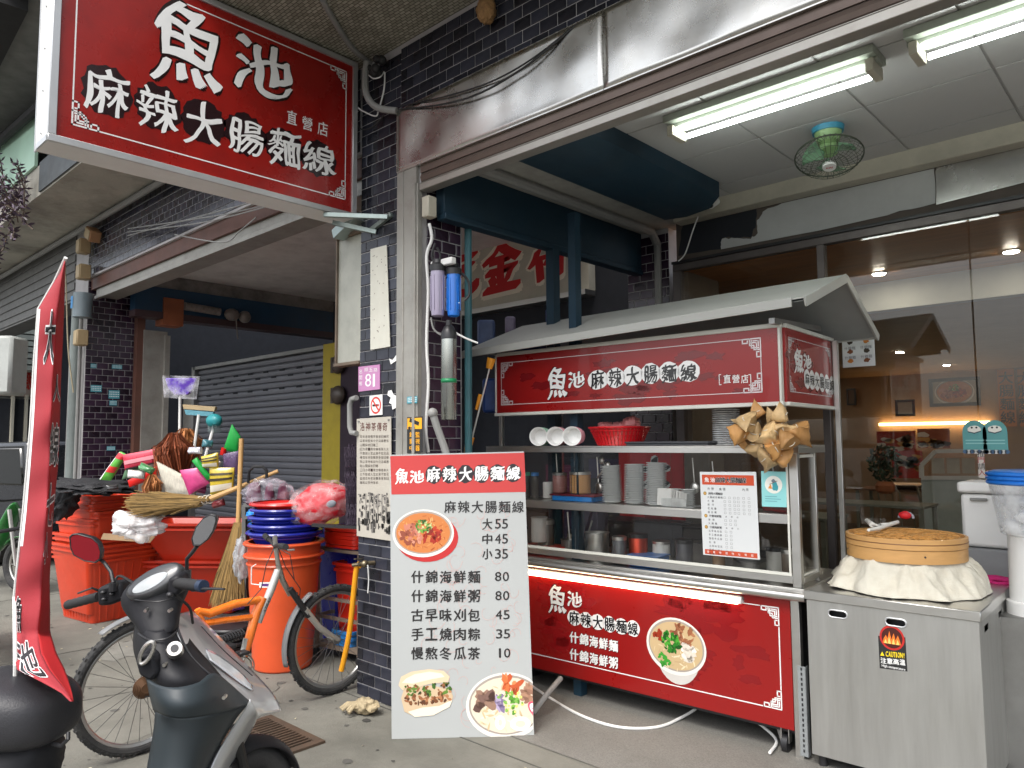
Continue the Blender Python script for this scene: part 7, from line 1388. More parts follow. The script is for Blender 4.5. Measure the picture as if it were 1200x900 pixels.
t = thing('straw_broom', 'straw broom lying flat across the upper trough with its handle to the right', 'broom', far(200, 592, 5.95)); b = MB(); b.tube([far(326, 552, 6.1), far(290, 567, 6.05), far(246, 585, 5.95)], [.016, .018, .024], 10); b.build('handle', M_POLEB, t)
b = MB(); straw(b, far(246, 585, 5.95), far(158, 590, 6.0), .03, .10, 2600, 5, .6, .10); straw(b, far(236, 590, 5.93), far(164, 596, 5.95), .05, .09, 900, 6, .5, .16); b.build('bristles', M_STRAW, t, smooth=False)
b = MB()
for f in (0, .03, .06): p_, q_ = far(246, 585, 5.95), far(226, 588, 5.95); c = p_.lerp(q_, f * 9); b.tube([c + Vector((0, .034 * math.cos(a_), .034 * math.sin(a_))) for a_ in [k * PI / 6 for k in range(12)]], .004, 5, closed=True)
b.build('binding', mat('cotton_string', (.7, .66, .55)), t, kind='stuff')
t = thing('upright_broom', 'upright straw broom with a tan bamboo handle left of the blue basins', 'broom', at(268, 700, 'Z', 0)); b = MB(); b.tube([far(283, 514, 6.0), far(279, 616, 5.9)], .019, 10); b.build('handle', M_POLEB, t)
b = MB(); straw(b, far(279, 612, 5.9), far(266, 706, 5.75), .03, .13, 2400, 8, .6, .05); b.build('bristles', M_STRAW, t, smooth=False)
# round tubs: orange bin with blue basins and a red one on top
def round_tub(name, label, x, y, z, r0, r1, h, m, cat, group=None, rims=((1.0, .02),), inner=None):
    t = thing(name, label, cat, (x, y, z), group=group); b = MB(); L_ = lambda f: r0 + (r1 - r0) * f
    b.lathe([(L_(0) * .96, 0), (L_(0), .01)] + [(L_(f / 10) + (.003 if f % 2 else 0), h * f / 10) for f in range(1, 10)] + [(L_(1), h), (L_(1) - .008, h), (L_(0) - .008, .015), (.001, .014)], 48, (x, y, z), caps=False); b.build('body', m, t, ang=30)
    b = MB()
    for f, e in rims: zz = z + h * f - .012; rr = L_(f); b.lathe([(rr - .004, zz), (rr + e, zz), (rr + e + .003, zz + .008), (rr + e - .003, zz + .018), (rr - .006, zz + .02)], 48, (x, y, 0), caps=False)
    b.build('rim', m, t, ang=50); return t
g = at(335, 790, 'Z', 0); TX, TY = g.x + Fh.x * .20, g.y + Fh.y * .20; TX -= Rh.x * .085; TY -= Rh.y * .085
M_ORB = mat('orange_bin_plastic', (.66, .085, .022), .38, var=.06, dirt=.15, dcol=(.25, .06, .03), coat=.1)
round_tub('round_orange_bin', 'large round orange bin under the blue basins', TX, TY, .003, .205, .255, .80, M_ORB, 'bin', None, ((1.0, .03), (.93, .012)))
round_tub('round_orange_bin', 'second round orange bin nested inside the large one', TX, TY, .09, .206, .258, .80, M_ORB, 'bin', None, ((1.0, .03),))
M_BLT = mat('royal_blue_plastic', (.012, .02, .28), .3, var=.08, coat=.3)
zz = .885
for k, lab in enumerate(('lowest and widest blue basin on the orange bin', 'second blue basin from the bottom on the orange bin', 'third blue basin from the bottom on the orange bin', 'top blue basin under the red one')):
    round_tub('blue_basin', lab, TX + .012 * math.sin(k * 2.2), TY, zz + k * .055 - .05, .17 - .006 * k, .252 - .008 * k, .13, M_BLT, 'basin', 'nested blue basins', ((1.0, .02), (.8, .006)))
round_tub('red_basin', 'red basin with a pale inside on top of the blue basins', TX, TY, zz + .225, .17, .232, .06, mat('red_basin_plastic', S(205, 30, 25), .3, coat=.3), 'basin')
b = MB(); b.lathe([(.15, zz + .262), (.19, zz + .266), (.18, zz + .27), (.001, zz + .266)], 40, (TX, TY, 0), caps=False); o = b.build('pale_lid', mat('pink_clear', S(225, 150, 145), .4)); tag(o, 'pale pink lid lying inside the red basin', 'disc')  # this flat disc is a lid resting in the basin
b = MB(); p_ = far(300, 670, 4.98); b.tube([p_ + Vector((0, 0, .05)), p_ + Rh * -.03 + Vector((0, 0, .03)), p_ + Rh * -.03 - Uz * .08, p_ + Rh * .05 - Uz * .09], .004, 6); o = b.build('wire_hook', M_WPLAS); tag(o, 'white wire handle hooked on the orange bin rim', 'wire')
b = far(310, 685, 4.96); t = thing('price_label', 'small white and purple price label on the orange bin', 'label', b); pr = Print(b, Rh, Uz); pr.rect(-.035, -.02, .09, .035, WHITE, 0); pr.rect(-.02, -.012, .05, .018, S(90, 50, 120), 1); pr.build('print', t)
c = far(398, 700, 5.75); square_bin('blue_bin', 'tall dark blue bin half hidden behind the metal stand', c.x - .1, c.y + .15, .003, math.radians(20), .30, .28, .40, .36, .92, M_BLT, 'bin', None, ribs=False)
# metal stand with square red buckets
q0, q1 = at(371, 768, 'Z', 0), at(421, 780, 'Z', 0)
st = thing('metal_stand', 'worn brown metal stand with a wheeled base right of the orange bin', 'stand', q0); M_STD = mat('worn_stand', (.23, .18, .14), .6, .3, var=.25, dirt=.4)
ex = (q1 - q0); ex.z = 0; wS = ex.length; ex.normalize(); ey = Vector((-ex.y, ex.x, 0)); sO = q0.copy(); sO.z = 0; hS = .80
for k, (a_, c_) in enumerate(((0, 0), (1, 0), (0, 1), (1, 1))):
    p_ = sO + ex * wS * a_ + ey * .30 * c_; b = MB(); b.bar(p_ + Vector((0, 0, .06)), p_ + Vector((0, 0, hS)), .028, .028, (0, 1, 0)); b.build('leg', M_STD, st); b = MB(); b.cyl(p_ + ey * -.012 + Vector((0, 0, .03)), p_ + ey * .012 + Vector((0, 0, .03)), .03, 14); b.build('caster', M_BLACK, st)
for z_, nm in ((hS, 'top_rail'), (.44, 'middle_rail'), (.30, 'lower_rail')):
    b = MB(); P4 = [sO + ex * wS * a_ + ey * .30 * c_ + Vector((0, 0, z_)) for a_, c_ in ((0, 0), (1, 0), (1, 1), (0, 1))]
    for i in range(4): b.bar(P4[i], P4[(i + 1) % 4], .026, .022)
    b.build(nm, M_STD, st)
b = MB(); P4 = [sO + ex * wS * a_ + ey * .30 * c_ for a_, c_ in ((0, 0), (1, 0), (1, 1), (0, 1))]; b.add([p + Vector((0, 0, .07)) for p in P4] + [p + Vector((0, 0, .11)) for p in P4], [(3, 2, 1, 0), (4, 5, 6, 7), (0, 1, 5, 4), (1, 2, 6, 5), (2, 3, 7, 6), (3, 0, 4, 7)]); b.build('base_shelf', M_STD, st)
cS = sO + ex * wS * .5 + ey * .16; rS = math.atan2(ex.y, ex.x)
square_bin('tall_red_bucket', 'tall red bucket standing inside the metal stand', cS.x + ex.x * .03, cS.y + ex.y * .03, .115, rS, .22, .18, .27, .24, .58, mat('tall_red', S(200, 40, 25), .35, var=.05), 'bucket', None, ribs=False)
for k in range(4): square_bin('square_red_bucket', ('lowest', 'second', 'third', 'topmost')[k] + ' flat square red bucket in the stack on the metal stand', cS.x, cS.y, hS + .015 + k * .026, rS + .03 * k, .27, .24, .34, .31, .06, mat('square_red', S(215, 40, 22), .35, coat=.2), 'bucket', 'square red buckets', ribs=False, rim=.01)
t = square_bin('blue_box_low', 'bright blue box on the base shelf of the stand', cS.x + ex.x * .06, cS.y - ey.y * .1, .112, rS, .2, .12, .22, .14, .10, mat('bright_blue2', S(40, 110, 170), .4), 'box', None, ribs=False, rim=.006)
# bagged red goods, nets, trolley
t = thing('red_bag', 'big red article wrapped in clear plastic lying above the square red buckets', 'bag', far(375, 590, 5.35)); c = far(377, 590, 5.35); M_ = Matrix.Translation(c) @ camo.matrix_world.to_3x3().to_4x4() @ Matrix.Rotation(.28, 4, 'Z')
b = MB(M_); b.ell((0, 0, 0), (.225, .14, .13), 30, 16, lambda d: 1 + .15 * noise.noise(d * 2)); b.build('contents', mat('bag_red', S(205, 30, 45), .4, var=.15), t)
b = MB(M_); b.ell((-.01, .005, .0), (.25, .155, .145), 46, 26, lambda d: 1 + .14 * noise.noise(d * 3.0) + .12 * (.25 - abs(noise.noise(d * 4.5))) + .06 * (.2 - abs(noise.noise(d * 10)))); b.ell((-.27, -.08, 0), (.07, .055, .05), 22, 14, lambda d: 1 + .4 * noise.noise(d * 4)); b.tube([(-.22, -.05, 0), (-.17, -.02, 0)], [.03, .06], 12); b.build('clear_wrap', film_mat('crinkled_film', (.9, .75, .75), .9, .12), t)
b = MB(M_); b.ell((.10, -.01, .125), (.035, .025, .01), 14, 8); b.build('label', mat('grey_label', (.25, .27, .3), .4), t)
M_NET = mat('dark_net_string', (.045, .03, .05), .7)
t = thing('black_net', 'dark string net hanging at the corner beside the notice banner', 'net', far(410, 560, 5.1)); b = MB()
for k in range(-8, 17):
    for s_ in (-1, 1):
        pts = []
        for j in range(9):
            f = j / 8; x = 403 + (k * 1.8 + s_ * f * 26 * .5) % 14 + 2 * f; y = 524 + f * 92; pts.append(far(x, y, 5.1 + .06 * math.sin(k * 2.1 + f * 5)))
        for p_, q_ in zip(pts, pts[1:]):
            if (p_ - q_).length < .09: b.bar(p_, q_, .003, .003)
for k in range(34): x = 412 + random.uniform(-3, 6); b.tube([far(x, 524 + random.uniform(-4, 10), 5.12), far(x + random.uniform(-2, 2), 570, 5.14), far(x + random.uniform(-2, 2), 614, 5.12)], .007, 4)
b.build('mesh', M_NET, t, kind='stuff'); b = MB(); b.bar(far(367, 615, 5.1), far(420, 618, 5.05), .05, .02); b.build('rod', M_BLACK, t)
t = thing('grey_trolley', 'grey metal trolley frame behind the blue basins', 'trolley', at(300, 760, 'Z', 0)); b = MB()
for (x0, y0, x1, y1) in ((286, 592, 287, 700), (345, 590, 345, 640), (286, 592, 345, 590), (286, 606, 345, 604)): b.bar(far(x0, y0, 5.8), far(x1, y1, 5.8), .03, .03)
b.build('frame', mat('grey_tube', (.16, .16, .155), .5, .4), t); card([(288, 593), (344, 591), (344, 618), (288, 622)], 5.83, .3).build('basket', mat('dark_grey_box', (.07, .075, .09), .6, var=.2), t)
b = MB(); b.tube([far(x, y, 6.0) for x, y in ((291, 566), (292, 552), (297, 547), (308, 547), (312, 551), (313, 566))], .012, 8); b.build('handle', M_BLACK, t)
t = thing('purple_bags', 'clear bags of purple cloth goods on the grey trolley', 'bags', far(315, 580, 5.75)); 
for x0, x1, tx in ((289, 309, 6), (310, 324, -3), (325, 341, -5)): card([(x0, 591), (x1, 590), (x1 - 3, 564), (x0 + 4, 566)], 5.78, .06).build('goods', mat('purple_cloth', S(90, 30, 60), .7, var=.3), t, bevel=.02)
M_ = Matrix.Translation(far(315, 578, 5.72)) @ camo.matrix_world.to_3x3().to_4x4(); b = MB(M_); b.ell((0, 0, 0), (.20, .11, .06), 34, 18, lambda d: 1 + .3 * noise.noise(d * 3.5)); b.build('clear_wrap', film_mat('grey_film', (.55, .52, .58), .84, .2), t)
blob('blue_cloth', 'crumpled bright blue plastic in the trolley beside the basins', 'cloth', 300, 604, 5.7, .07, .05, .05, mat('bright_blue', S(30, 130, 210)), .4, 3, seed=3)
blob('silver_bag', 'crinkled silver clear bag left of the orange bin', 'bag', 283, 655, 5.55, .055, .16, .06, film_mat('silver_film', (.5, .52, .55), .45, .15), .35, 3, seed=8)
for k in range(6):
    c = far(272, 712 - k * 7, 5.75); b = MB(); b.lathe([(.14, 0), (.15, .012), (.15, .02), (.14, .03)], 28, (c.x - .02 * (k % 2), c.y, .003 + k * .034)); o = b.build('black_lid', M_BLACK); tag(o, ('lowest', 'second', 'third', 'fourth', 'fifth', 'topmost')[k] + ' black round lid stacked behind the bicycle', 'pan', 'stacked black lids')  # these flat round pieces are loose lids, not pans
b = MB(); c = far(286, 795, 5.1); c.z = .05; b.tube([at(x, y, 'Z', .02) for x, y in ((255, 745), (262, 735), (285, 733), (300, 740))], .012, 8); o = b.build('blue_ring', mat('pale_blue_plastic', S(90, 140, 170), .4)); tag(o, 'pale blue ring on the ground beside the orange bin', 'ring')
b = MB(); M_ = Matrix.Translation(at(428, 826, 'Z', .05)); b.M = M_; b.ell((0, 0, -.005), (.085, .06, .04), 36, 20, lambda d: 1 + .45 * noise.noise(d * 2.2) + .3 * (.25 - abs(noise.noise(d * 4))))
for k in range(4): b.tube([(-.05 + .012 * k, -.03, .0), (-.085 + .022 * k, -.065, .005), (-.11 + .034 * k, -.10 - .012 * (k % 2), -.02)], [.016, .014, .010], 8)
o = b.build('work_glove', mat('dirty_cotton', S(165, 150, 120), .9, var=.25, bump=.5, dirt=.35), ang=80); tag(o, 'dirty crumpled cotton glove on the ground at the foot of the pillar', 'glove')
M_BRK = mat('brick_red', (.25, .05, .035), .7)

# ================================================================ BICYCLE
gR, gF = at(163, 884, 'Z', 0), at(391, 813, 'Z', 0)
bk = thing('bicycle', 'orange and silver mountain bicycle parked behind the scooter', 'bicycle', gR); bd_ = (gF - gR); WB = bd_.length; bd_.normalize(); bn = Vector((bd_.y, -bd_.x, 0))      # bn points to the camera side
if bn.dot(EYE - gR) < 0: bn = -bn
def bp_(x, y, off=0.0): return onp(x, y, gR + bn * off, bn)
M_TYRE = mat('tyre_rubber', (.022, .022, .023), .8, var=.2, bump=.3, bscale=150, dirt=.35, dcol=(.10, .095, .085), dscale=8); M_RIM = mat('alloy_rim', (.42, .42, .41), .35, .85, var=.08, dirt=.25); M_CHR = mat('dull_chrome', (.5, .49, .46), .3, .9, var=.15, dirt=.3, dcol=(.18, .13, .09))
def wheel(c, R_, ax, par, knob=True, spokes=28, tw=.026, rimr=.86):
    ax = ax.normalized(); u_ = Uz.copy(); v_ = ax.cross(u_).normalized(); P_ = lambda r_, a_, o=0: c + (u_ * math.cos(a_) + v_ * math.sin(a_)) * r_ + ax * o
    b = MB(); n = 56; rt = R_ - tw
    b.tube([P_(rt, 2 * PI * k / n) for k in range(n)], tw * .92, 10, closed=True)
    if knob:
        for k in range(72):
            a_ = 2 * PI * k / 72
            for o in ((-.012, .012) if k % 2 else (0,)): b.bar(P_(R_ - .006, a_, o - .006), P_(R_ - .006, a_, o + .006), .013, .011, (u_ * math.cos(a_) + v_ * math.sin(a_)))
            b.bar(P_(R_ - .020, a_, .021), P_(R_ - .014, a_, .019), .012, .008, ax)
    ty = b.build('tyre', M_TYRE, par)
    b = MB(); rr = R_ * rimr
    b.tube([P_(rr, 2 * PI * k / n) for k in range(n)], .013, 8, closed=True, flat=1.3); b.build('rim', M_RIM, par)
    b = MB(); b.cyl(c - ax * .03, c + ax * .03, .016, 12)
    for s_ in (-1, 1): b.cyl(c + ax * s_ * .026, c + ax * s_ * .030, .03, 14)
    b.build('hub', M_CHR, par); b = MB()
    for k in range(spokes):
        a_ = 2 * PI * k / spokes; s_ = 1 if k % 2 else -1; off = .45 * (1 if (k // 2) % 2 else -1); b.bar(P_(.026, a_ + off, s_ * .026), P_(rr - .008, a_, s_ * .004), .0022, .0022, ax)
    b.build('spokes', mat('spoke_steel', (.16, .155, .15), .4, .8), par, kind='stuff'); return P_
RW = .345
cR, cF = gR + Vector((0, 0, RW)), gF + Vector((0, 0, RW)); sdir = (bn + bd_ * .0)
wr = thing('x', '', ''); bpy.data.objects.remove(wr)
for nm, c in (('rear_wheel', cR), ('front_wheel', cF)):
    e = bpy.data.objects.new(nm, None); C.objects.link(e); e.parent = bk; wheel(c, RW, bn, e)
b = MB()
for k, r_ in enumerate((.055, .048, .042, .036, .03, .024)):
    o_ = cR + bn * (.034 + k * .005); n = 22; b.tube([o_ + (bd_ * math.cos(a_) + Uz * math.sin(a_)) * r_ for a_ in [2 * PI * j / n for j in range(n)]], .0028, 5, closed=True); b.cyl(o_ - bn * .001, o_ + bn * .001, r_ * .95, 18)
b.build('sprockets', mat('rusty_sprocket', (.14, .075, .04), .6, .6, var=.3), bk)
M_ORF = mat('orange_frame_paint', S(235, 120, 35), .28, var=.06, coat=.5, dirt=.12); M_SVF = mat('silver_frame_paint', (.50, .50, .47), .3, .5, var=.1, dirt=.25, dcol=(.12, .11, .1))
b = MB(); b.tube([bp_(232, 716), bp_(245, 719), bp_(275, 708), bp_(304, 703)], [.02, .025, .025, .022], 12); b.build('top_tube', M_ORF, bk)
b = MB(); b.tube([bp_(236, 731), bp_(262, 727), bp_(296, 723)], [.018, .019, .018], 10); b.tube([bp_(231, 714), bp_(237, 728), bp_(243, 742)], .016, 10); b.build('seat_stay', M_ORF, bk)
b = MB(); b.tube([bp_(308, 700), bp_(300, 718), bp_(291, 752), bp_(286, 770)], [.026, .028, .026, .02], 12); b.build('down_tube', M_ORF, bk)
b = MB(); b.tube([bp_(326, 668), bp_(318, 690), bp_(309, 712), bp_(303, 730)], [.023, .024, .022, .018], 12); b.tube([bp_(289, 748), bp_(284, 768), bp_(281, 785)], [.018, .018, .02], 10); b.build('silver_tube', M_SVF, bk)
pr = Print(bp_(285, 712, .021), (bp_(304, 703, .02) - bp_(275, 709, .02)), Uz, .001); pr.text('POWER', -.03, .0, .022, S(70, 40, 110), 1, .04, .3); pr.build('decal', bk)
pr = Print(bp_(316, 700, .026), (bp_(318, 690, .02) - bp_(309, 712, .02)), -bd_ * .5 + Uz, .001); pr.text('XTRAIL', -.04, -.005, .028, S(60, 60, 70), 1, .05); pr.build('decal', bk)
b = MB(); b.tube([bp_(326, 662), bp_(331, 680), bp_(340, 697)], .017, 12); b.build('head_tube', M_CHR, bk)
for s_ in (-1, 1):
    b = MB(); b.tube([bp_(340, 690, s_ * .045), bp_(350, 705, s_ * .05), bp_(362, 722, s_ * .05)], .019, 10); b.build('fork_upper', M_BLACK, bk)
    b = MB(); b.tube([bp_(357, 714, s_ * .05), bp_(374, 735, s_ * .05)] + [cF + bn * s_ * .045], [.021, .019, .012], 10); b.build('fork_leg', M_SVF, bk)
b = MB(); b.bar(bp_(346, 697, -.06), bp_(346, 697, .06), .03, .03); b.build('fork_crown', M_BLACK, bk, bevel=.004)
b = MB(); b.tube([bp_(322, 628), bp_(323, 640), bp_(326, 662)], .014, 10); b.build('stem', M_CHR, bk)
hbC = bp_(322, 640); hq = EYE - hbC; hq.z = 0; hd = (hq.normalized() * .95 + Rh * .22).normalized()
b = MB(); b.tube([hbC - hd * .30 + Uz * .03, hbC - hd * .12 + Uz * .02, hbC, hbC + hd * .12 + Uz * .02, hbC + hd * .27 + Uz * .03], .012, 10); b.build('handlebar', M_BLACK, bk)
for s_ in (-1, 1): b = MB(); b.cyl(hbC + hd * s_ * .18 + Uz * .022, hbC + hd * s_ * .30 + Uz * .03, .018, 12); b.build('grip', M_BRUB, bk); b = MB(); b.tube([hbC + hd * s_ * .15 + Uz * .02, hbC + hd * s_ * .17 + Uz * -.01 + bd_ * .05, hbC + hd * s_ * .24 + bd_ * .07], .006, 6); b.build('brake_lever', M_CHR, bk)
b = MB(); b.tube([hbC + hd * .1, bp_(335, 665, .08), bp_(352, 690, .08), bp_(350, 712, .05)], .003, 5); b.tube([hbC, bp_(312, 662, .06), bp_(306, 690, .03), bp_(290, 708, .03)], .003, 5); b.tube([hbC - hd * .1, bp_(340, 650, .02), bp_(345, 680, .03)], .003, 5); b.build('cables', M_CABLEB, bk, kind='stuff')
def fender(c, R_, a0, a1, w_, nm, m):
    b = MB(); b.sheet(20, 4, lambda u_, v_: c + (bd_ * math.cos(a0 + (a1 - a0) * u_) + Uz * math.sin(a0 + (a1 - a0) * u_)) * (R_ - .010 * abs(v_ - .5) * 2) + bn * (v_ - .5) * w_); b.build(nm, m, bk, solid=.003)
M_FEN = mat('grey_mudguard', (.17, .175, .18), .4, var=.1, dirt=.3); fender(cF, RW + .03, math.radians(195), math.radians(120), .055, 'front_mudguard', M_FEN); fender(cR, RW + .035, math.radians(60), math.radians(125), .06, 'rear_mudguard', M_FEN)
b = MB(); pp = [bp_(256, 752, .02), bp_(284, 742, .02)]; b.cyl(*pp, .010, 8); d_ = (pp[1] - pp[0]) / 9
for k in range(9): c = pp[0] + d_ * k; b.tube([c + (bn * math.cos(a_) + d_.normalized().cross(bn) * math.sin(a_)) * .026 + d_ * (a_ / (2 * PI)) for a_ in [2 * PI * j / 10 for j in range(11)]], .005, 6)
b.build('shock_spring', M_BLACK, bk)
cB = bp_(282, 785, .03); b = MB(); b.cyl(cB - bn * .05, cB + bn * .02, .022, 14)
for r_ in (.085, .07): b.tube([cB + (bd_ * math.cos(a_) + Uz * math.sin(a_)) * r_ for a_ in [2 * PI * j / 28 for j in range(28)]], .004, 5, closed=True)
for k in range(5): a_ = k * 2 * PI / 5; b.bar(cB, cB + (bd_ * math.cos(a_) + Uz * math.sin(a_)) * .08, .014, .004)
b.build('chainring', M_CHR, bk)
b = MB(); b.tube([cB + bn * .03, bp_(268, 760, .05)], .009, 8); b.build('crank', M_CHR, bk); b = MB(); c = bp_(266, 757, .08); b.bar(c - bn * .045, c + bn * .045, .07, .022); b.build('pedal', M_BLACK, bk, bevel=.004)
b = MB(); c = bp_(284, 765, .07); b.bar(c - bn * .03, c + bn * .03, .06, .02); b.build('pedal', M_BLACK, bk, bevel=.004)
b = MB(); b.tube([cB + bn * .02 + Uz * .08, cR + bn * .05 + Uz * .045], .004, 5); b.tube([cB + bn * .02 - Uz * .08, cR + bn * .05 - Uz * .045], .004, 5); b.tube([cB, cR + bn * .04], .011, 8); b.tube([bp_(243, 742), cR + bn * .04], .011, 8); b.build('chain_stay', mat('dark_stay', (.05, .05, .05), .5), bk)

# ================================================================ SCOOTER
sc_ = thing('scooter', 'silver grey and black motor scooter seen from its rear right side', 'scooter', at(230, 960, 'Z', 0))
M_SIL = mat('silver_scooter_paint', (.50, .51, .515), .33, .35, var=.04, scale=2, coat=.7, dirt=.06); M_DGR = mat('dark_grey_scooter_plastic', (.013, .0132, .016), .55, spec=.28, var=.12, scale=5, dirt=.12, dcol=(.07, .07, .07)); M_BGR = mat('blue_grey_scooter_plastic', (.028, .037, .043), .48, spec=.35, var=.12, dirt=.15)
def crom(q, n=5):
    o = []
    for i in range(len(q) - 1):
        a, c = q[i], q[i + 1]; p = q[i - 1] if i else a * 2 - c; e = q[i + 2] if i + 2 < len(q) else c * 2 - a
        for k in range(n): t_ = k / n; o.append(.5 * ((2 * a) + (c - p) * t_ + (2 * p - 5 * a + 4 * c - e) * t_ * t_ + (3 * a - p - 3 * c + e) * t_ ** 3))
    return o + [q[-1]]
def patch(rows, nm, m, solid=.006, par=None):       # smooth panel through measured points
    g = [crom([far(*p) for p in r_]) for r_ in rows]; cols = [crom([g[j][i] for j in range(len(g))]) for i in range(len(g[0]))]
    b = MB(); b.loft(cols, ring_closed=False, caps=False); return b.build(nm, m, par or sc_, solid=solid, ang=180)
# steering head and dash
b = MB()
secs = []
for (x, y, d_, rx, ry) in ((189, 748, 2.60, .060, .055), (187, 733, 2.63, .066, .06), (183, 719, 2.67, .085, .07), (182, 705, 2.71, .115, .085), (183, 693, 2.73, .128, .095), (185, 682, 2.74, .122, .09), (188, 673, 2.75, .10, .07), (190, 668, 2.76, .07, .045)):
    c = far(x, y, d_); secs.append([c + Rt * rx * math.cos(a_) + Fh * ry * math.sin(a_) + Uz * (.22 * rx * math.cos(a_)) for a_ in [2 * PI * k / 16 for k in range(16)]])
b.loft(secs); b.build('handlebar_cover', M_DGR, sc_, sub=1, ang=180)
b = MB(); c = far(182, 681, 2.665); e1 = (far(214, 664, 2.70) - far(152, 696, 2.66)).normalized(); e2 = (Fh * .55 + Uz * .8).normalized(); e2 = (e2 - e1 * e2.dot(e1)).normalized(); e3 = e1.cross(e2)
def ovl(rx, ry, off, n=28): return [c + e1 * rx * math.cos(2 * PI * k / n) + e2 * ry * math.sin(2 * PI * k / n) + e3 * off for k in range(n)]
b.loft([ovl(.104, .052, -.02), ovl(.102, .050, .008), ovl(.088, .040, .016)]); b.build('dash_surround', mat('dash_grey', (.06, .062, .065), .35, .3, coat=.3), sc_, ang=60)
b = MB(); c0 = c; c = c + e1 * -.012 - e2 * .008; b.loft([ovl(.066, .026, .014), ovl(.064, .024, .0185)]); b.build('speedometer', mat('dial_glass', (.42, .45, .46), .12, var=.3, scale=8, coat=1), sc_); c = c0
for (x0, y0, d0, x1, y1, d1, r_, nm, m) in ((79, 709, 2.95, 116, 699, 2.85, .0175, 'grip', M_BRUB), (207, 683, 2.62, 238, 687, 2.52, .019, 'grip', M_BRUB)):
    b = MB(); p_, q_ = far(x0, y0, d0), far(x1, y1, d1); pts = [p_.lerp(q_, k / 12) for k in range(13)]; b.tube(pts, [r_ * (1.08 if k % 2 else .96) for k in range(13)], 14); b.build(nm, m, sc_)
b = MB(); b.cyl(far(234, 686.5, 2.53), far(239, 687, 2.515), .021, 14); b.build('grip_end', mat('blue_grip_end', S(35, 48, 70), .4), sc_)
b = MB(); b.tube([far(226, 692, 2.56), far(240, 690, 2.50), (far(255, 690, 2.47)), far(263, 690.5, 2.46)], [.008, .009, .007, .006], 8, flat=.6); b.build('brake_lever', M_BLACK, sc_)
b = MB(); b.tube([far(120, 694, 2.84), far(108, 689, 2.80), far(92, 695, 2.84)], [.008, .006, .006], 8, flat=.6); b.build('brake_lever', M_BLACK, sc_)
def rbox(pts, d_, th, nm, m, bev=.008, par=None): q = [far(x, y, d_) for x, y in pts]; b = MB(); m_ = len(q); n_ = Fw * th; b.add(q + [p + n_ for p in q], [tuple(range(m_)), tuple(range(2 * m_ - 1, m_ - 1, -1))] + [(i, m_ + i, m_ + (i + 1) % m_, (i + 1) % m_) for i in range(m_)]); return b.build(nm, m, par or sc_, bevel=bev, seg=2)
sw = rbox([(113, 690), (124, 686), (141, 684), (146, 703), (128, 710), (114, 711)], 2.78, .09, 'switch_block', M_DGR, .012)
for (x, y) in ((121, 694), (122, 702), (131, 696)): b = MB(); b.M = Matrix.Translation(far(x, y, 2.775)); b.ell((0, 0, 0), (.010, .010, .007), 10, 6); b.build('switch', M_BLACK, sw)
sw = rbox([(196, 678), (209, 674), (214, 690), (206, 700), (195, 697)], 2.60, .08, 'switch_block', M_DGR, .012)
b = MB(); b.M = Matrix.Translation(far(199, 697, 2.59)); b.ell((0, 0, 0), (.013, .012, .010), 12, 8); b.build('switch', M_BLACK, sw)
for pts_, r_ in ((((162, 742, 2.58), (176, 750, 2.535), (196, 748, 2.54), (207, 740, 2.60)), .0035), (((142, 700, 2.72), (160, 703, 2.62), (184, 705, 2.59), (206, 701, 2.62)), .0025), (((208, 724, 2.655), (210, 741, 2.615), (224, 769, 2.595), (247, 791, 2.59), (288, 824, 2.62)), .004), (((236, 734, 2.80), (262, 762, 2.80), (296, 792, 2.84)), .002)):
    b = MB(); b.tube(crom([far(*p_) for p_ in pts_]), r_, 6); b.build('panel_seam', M_BLACK, sc_)
for pts_ in (((146, 705, 2.74), (152, 722, 2.70), (168, 742, 2.62)), ((206, 698, 2.62), (222, 712, 2.66), (226, 730, 2.74)), ((133, 684, 2.78), (140, 675, 2.8), (158, 684, 2.74))): b = MB(); b.tube(crom([far(*p_) for p_ in pts_]), .005, 6); b.build('control_cable', M_CABLEB, sc_)
for x, y, d_ in ((170, 716, 2.60), (198, 716, 2.60), (196, 762, 2.52), (192, 780, 2.49), (230, 826, 2.37), (196, 825, 2.35), (262, 818, 2.44)): b = MB(); p_ = far(x, y, d_ - .015); b.cyl(p_, p_ + Fw * .02, .006, 10); b.build('screw', M_CHR, sc_)
# mirrors
def mirror(pts, d_, inset, nm_lab, m_glass, stem, dz):
    e = bpy.data.objects.new('mirror', None); C.objects.link(e); e.parent = sc_; q = [far(x, y, d_) for x, y in pts]; cc = sum(q, Vector()) / len(q); b = MB(); m_ = len(q)
    b.loft([[cc + (p - cc) * .55 + Fw * dz for p in q], [cc + (p - cc) * .92 + Fw * dz * .6 for p in q], [cc + (p - cc) * 1.0 + Fw * .008 for p in q], q, [cc + (p - cc) * .95 - Fw * .002 for p in q], [cc + (p - cc) * .9 + Fw * .002 for p in q]]); b.build('housing', M_BLACK, e, ang=50)
    b = MB(); b.add([cc + (p - cc) * .9 + Fw * -.0005 for p in q], [tuple(range(m_))]); b.build('mirror_glass', m_glass, e, smooth=False)
    b = MB(); b.tube([far(*s_) for s_ in stem], .007, 8); b.cyl(far(*stem[-1]), far(*stem[-1]) - Uz * .03, .016, 10); b.build('stem', M_BLACK, e)
mirror([(81, 629), (84, 626), (90, 625), (108, 630), (116, 637), (119, 647), (118, 656), (112, 660), (99, 658), (86, 651), (82, 642)], 2.80, 0, '', mat('mirror_painted_red_reflection', S(150, 35, 45), .08, 0.4, var=.05), [(113, 652, 2.82), (122, 659, 2.82), (130, 670, 2.80), (133, 683, 2.78)], .05)  # left mirror's red reflection is painted into the glass colour
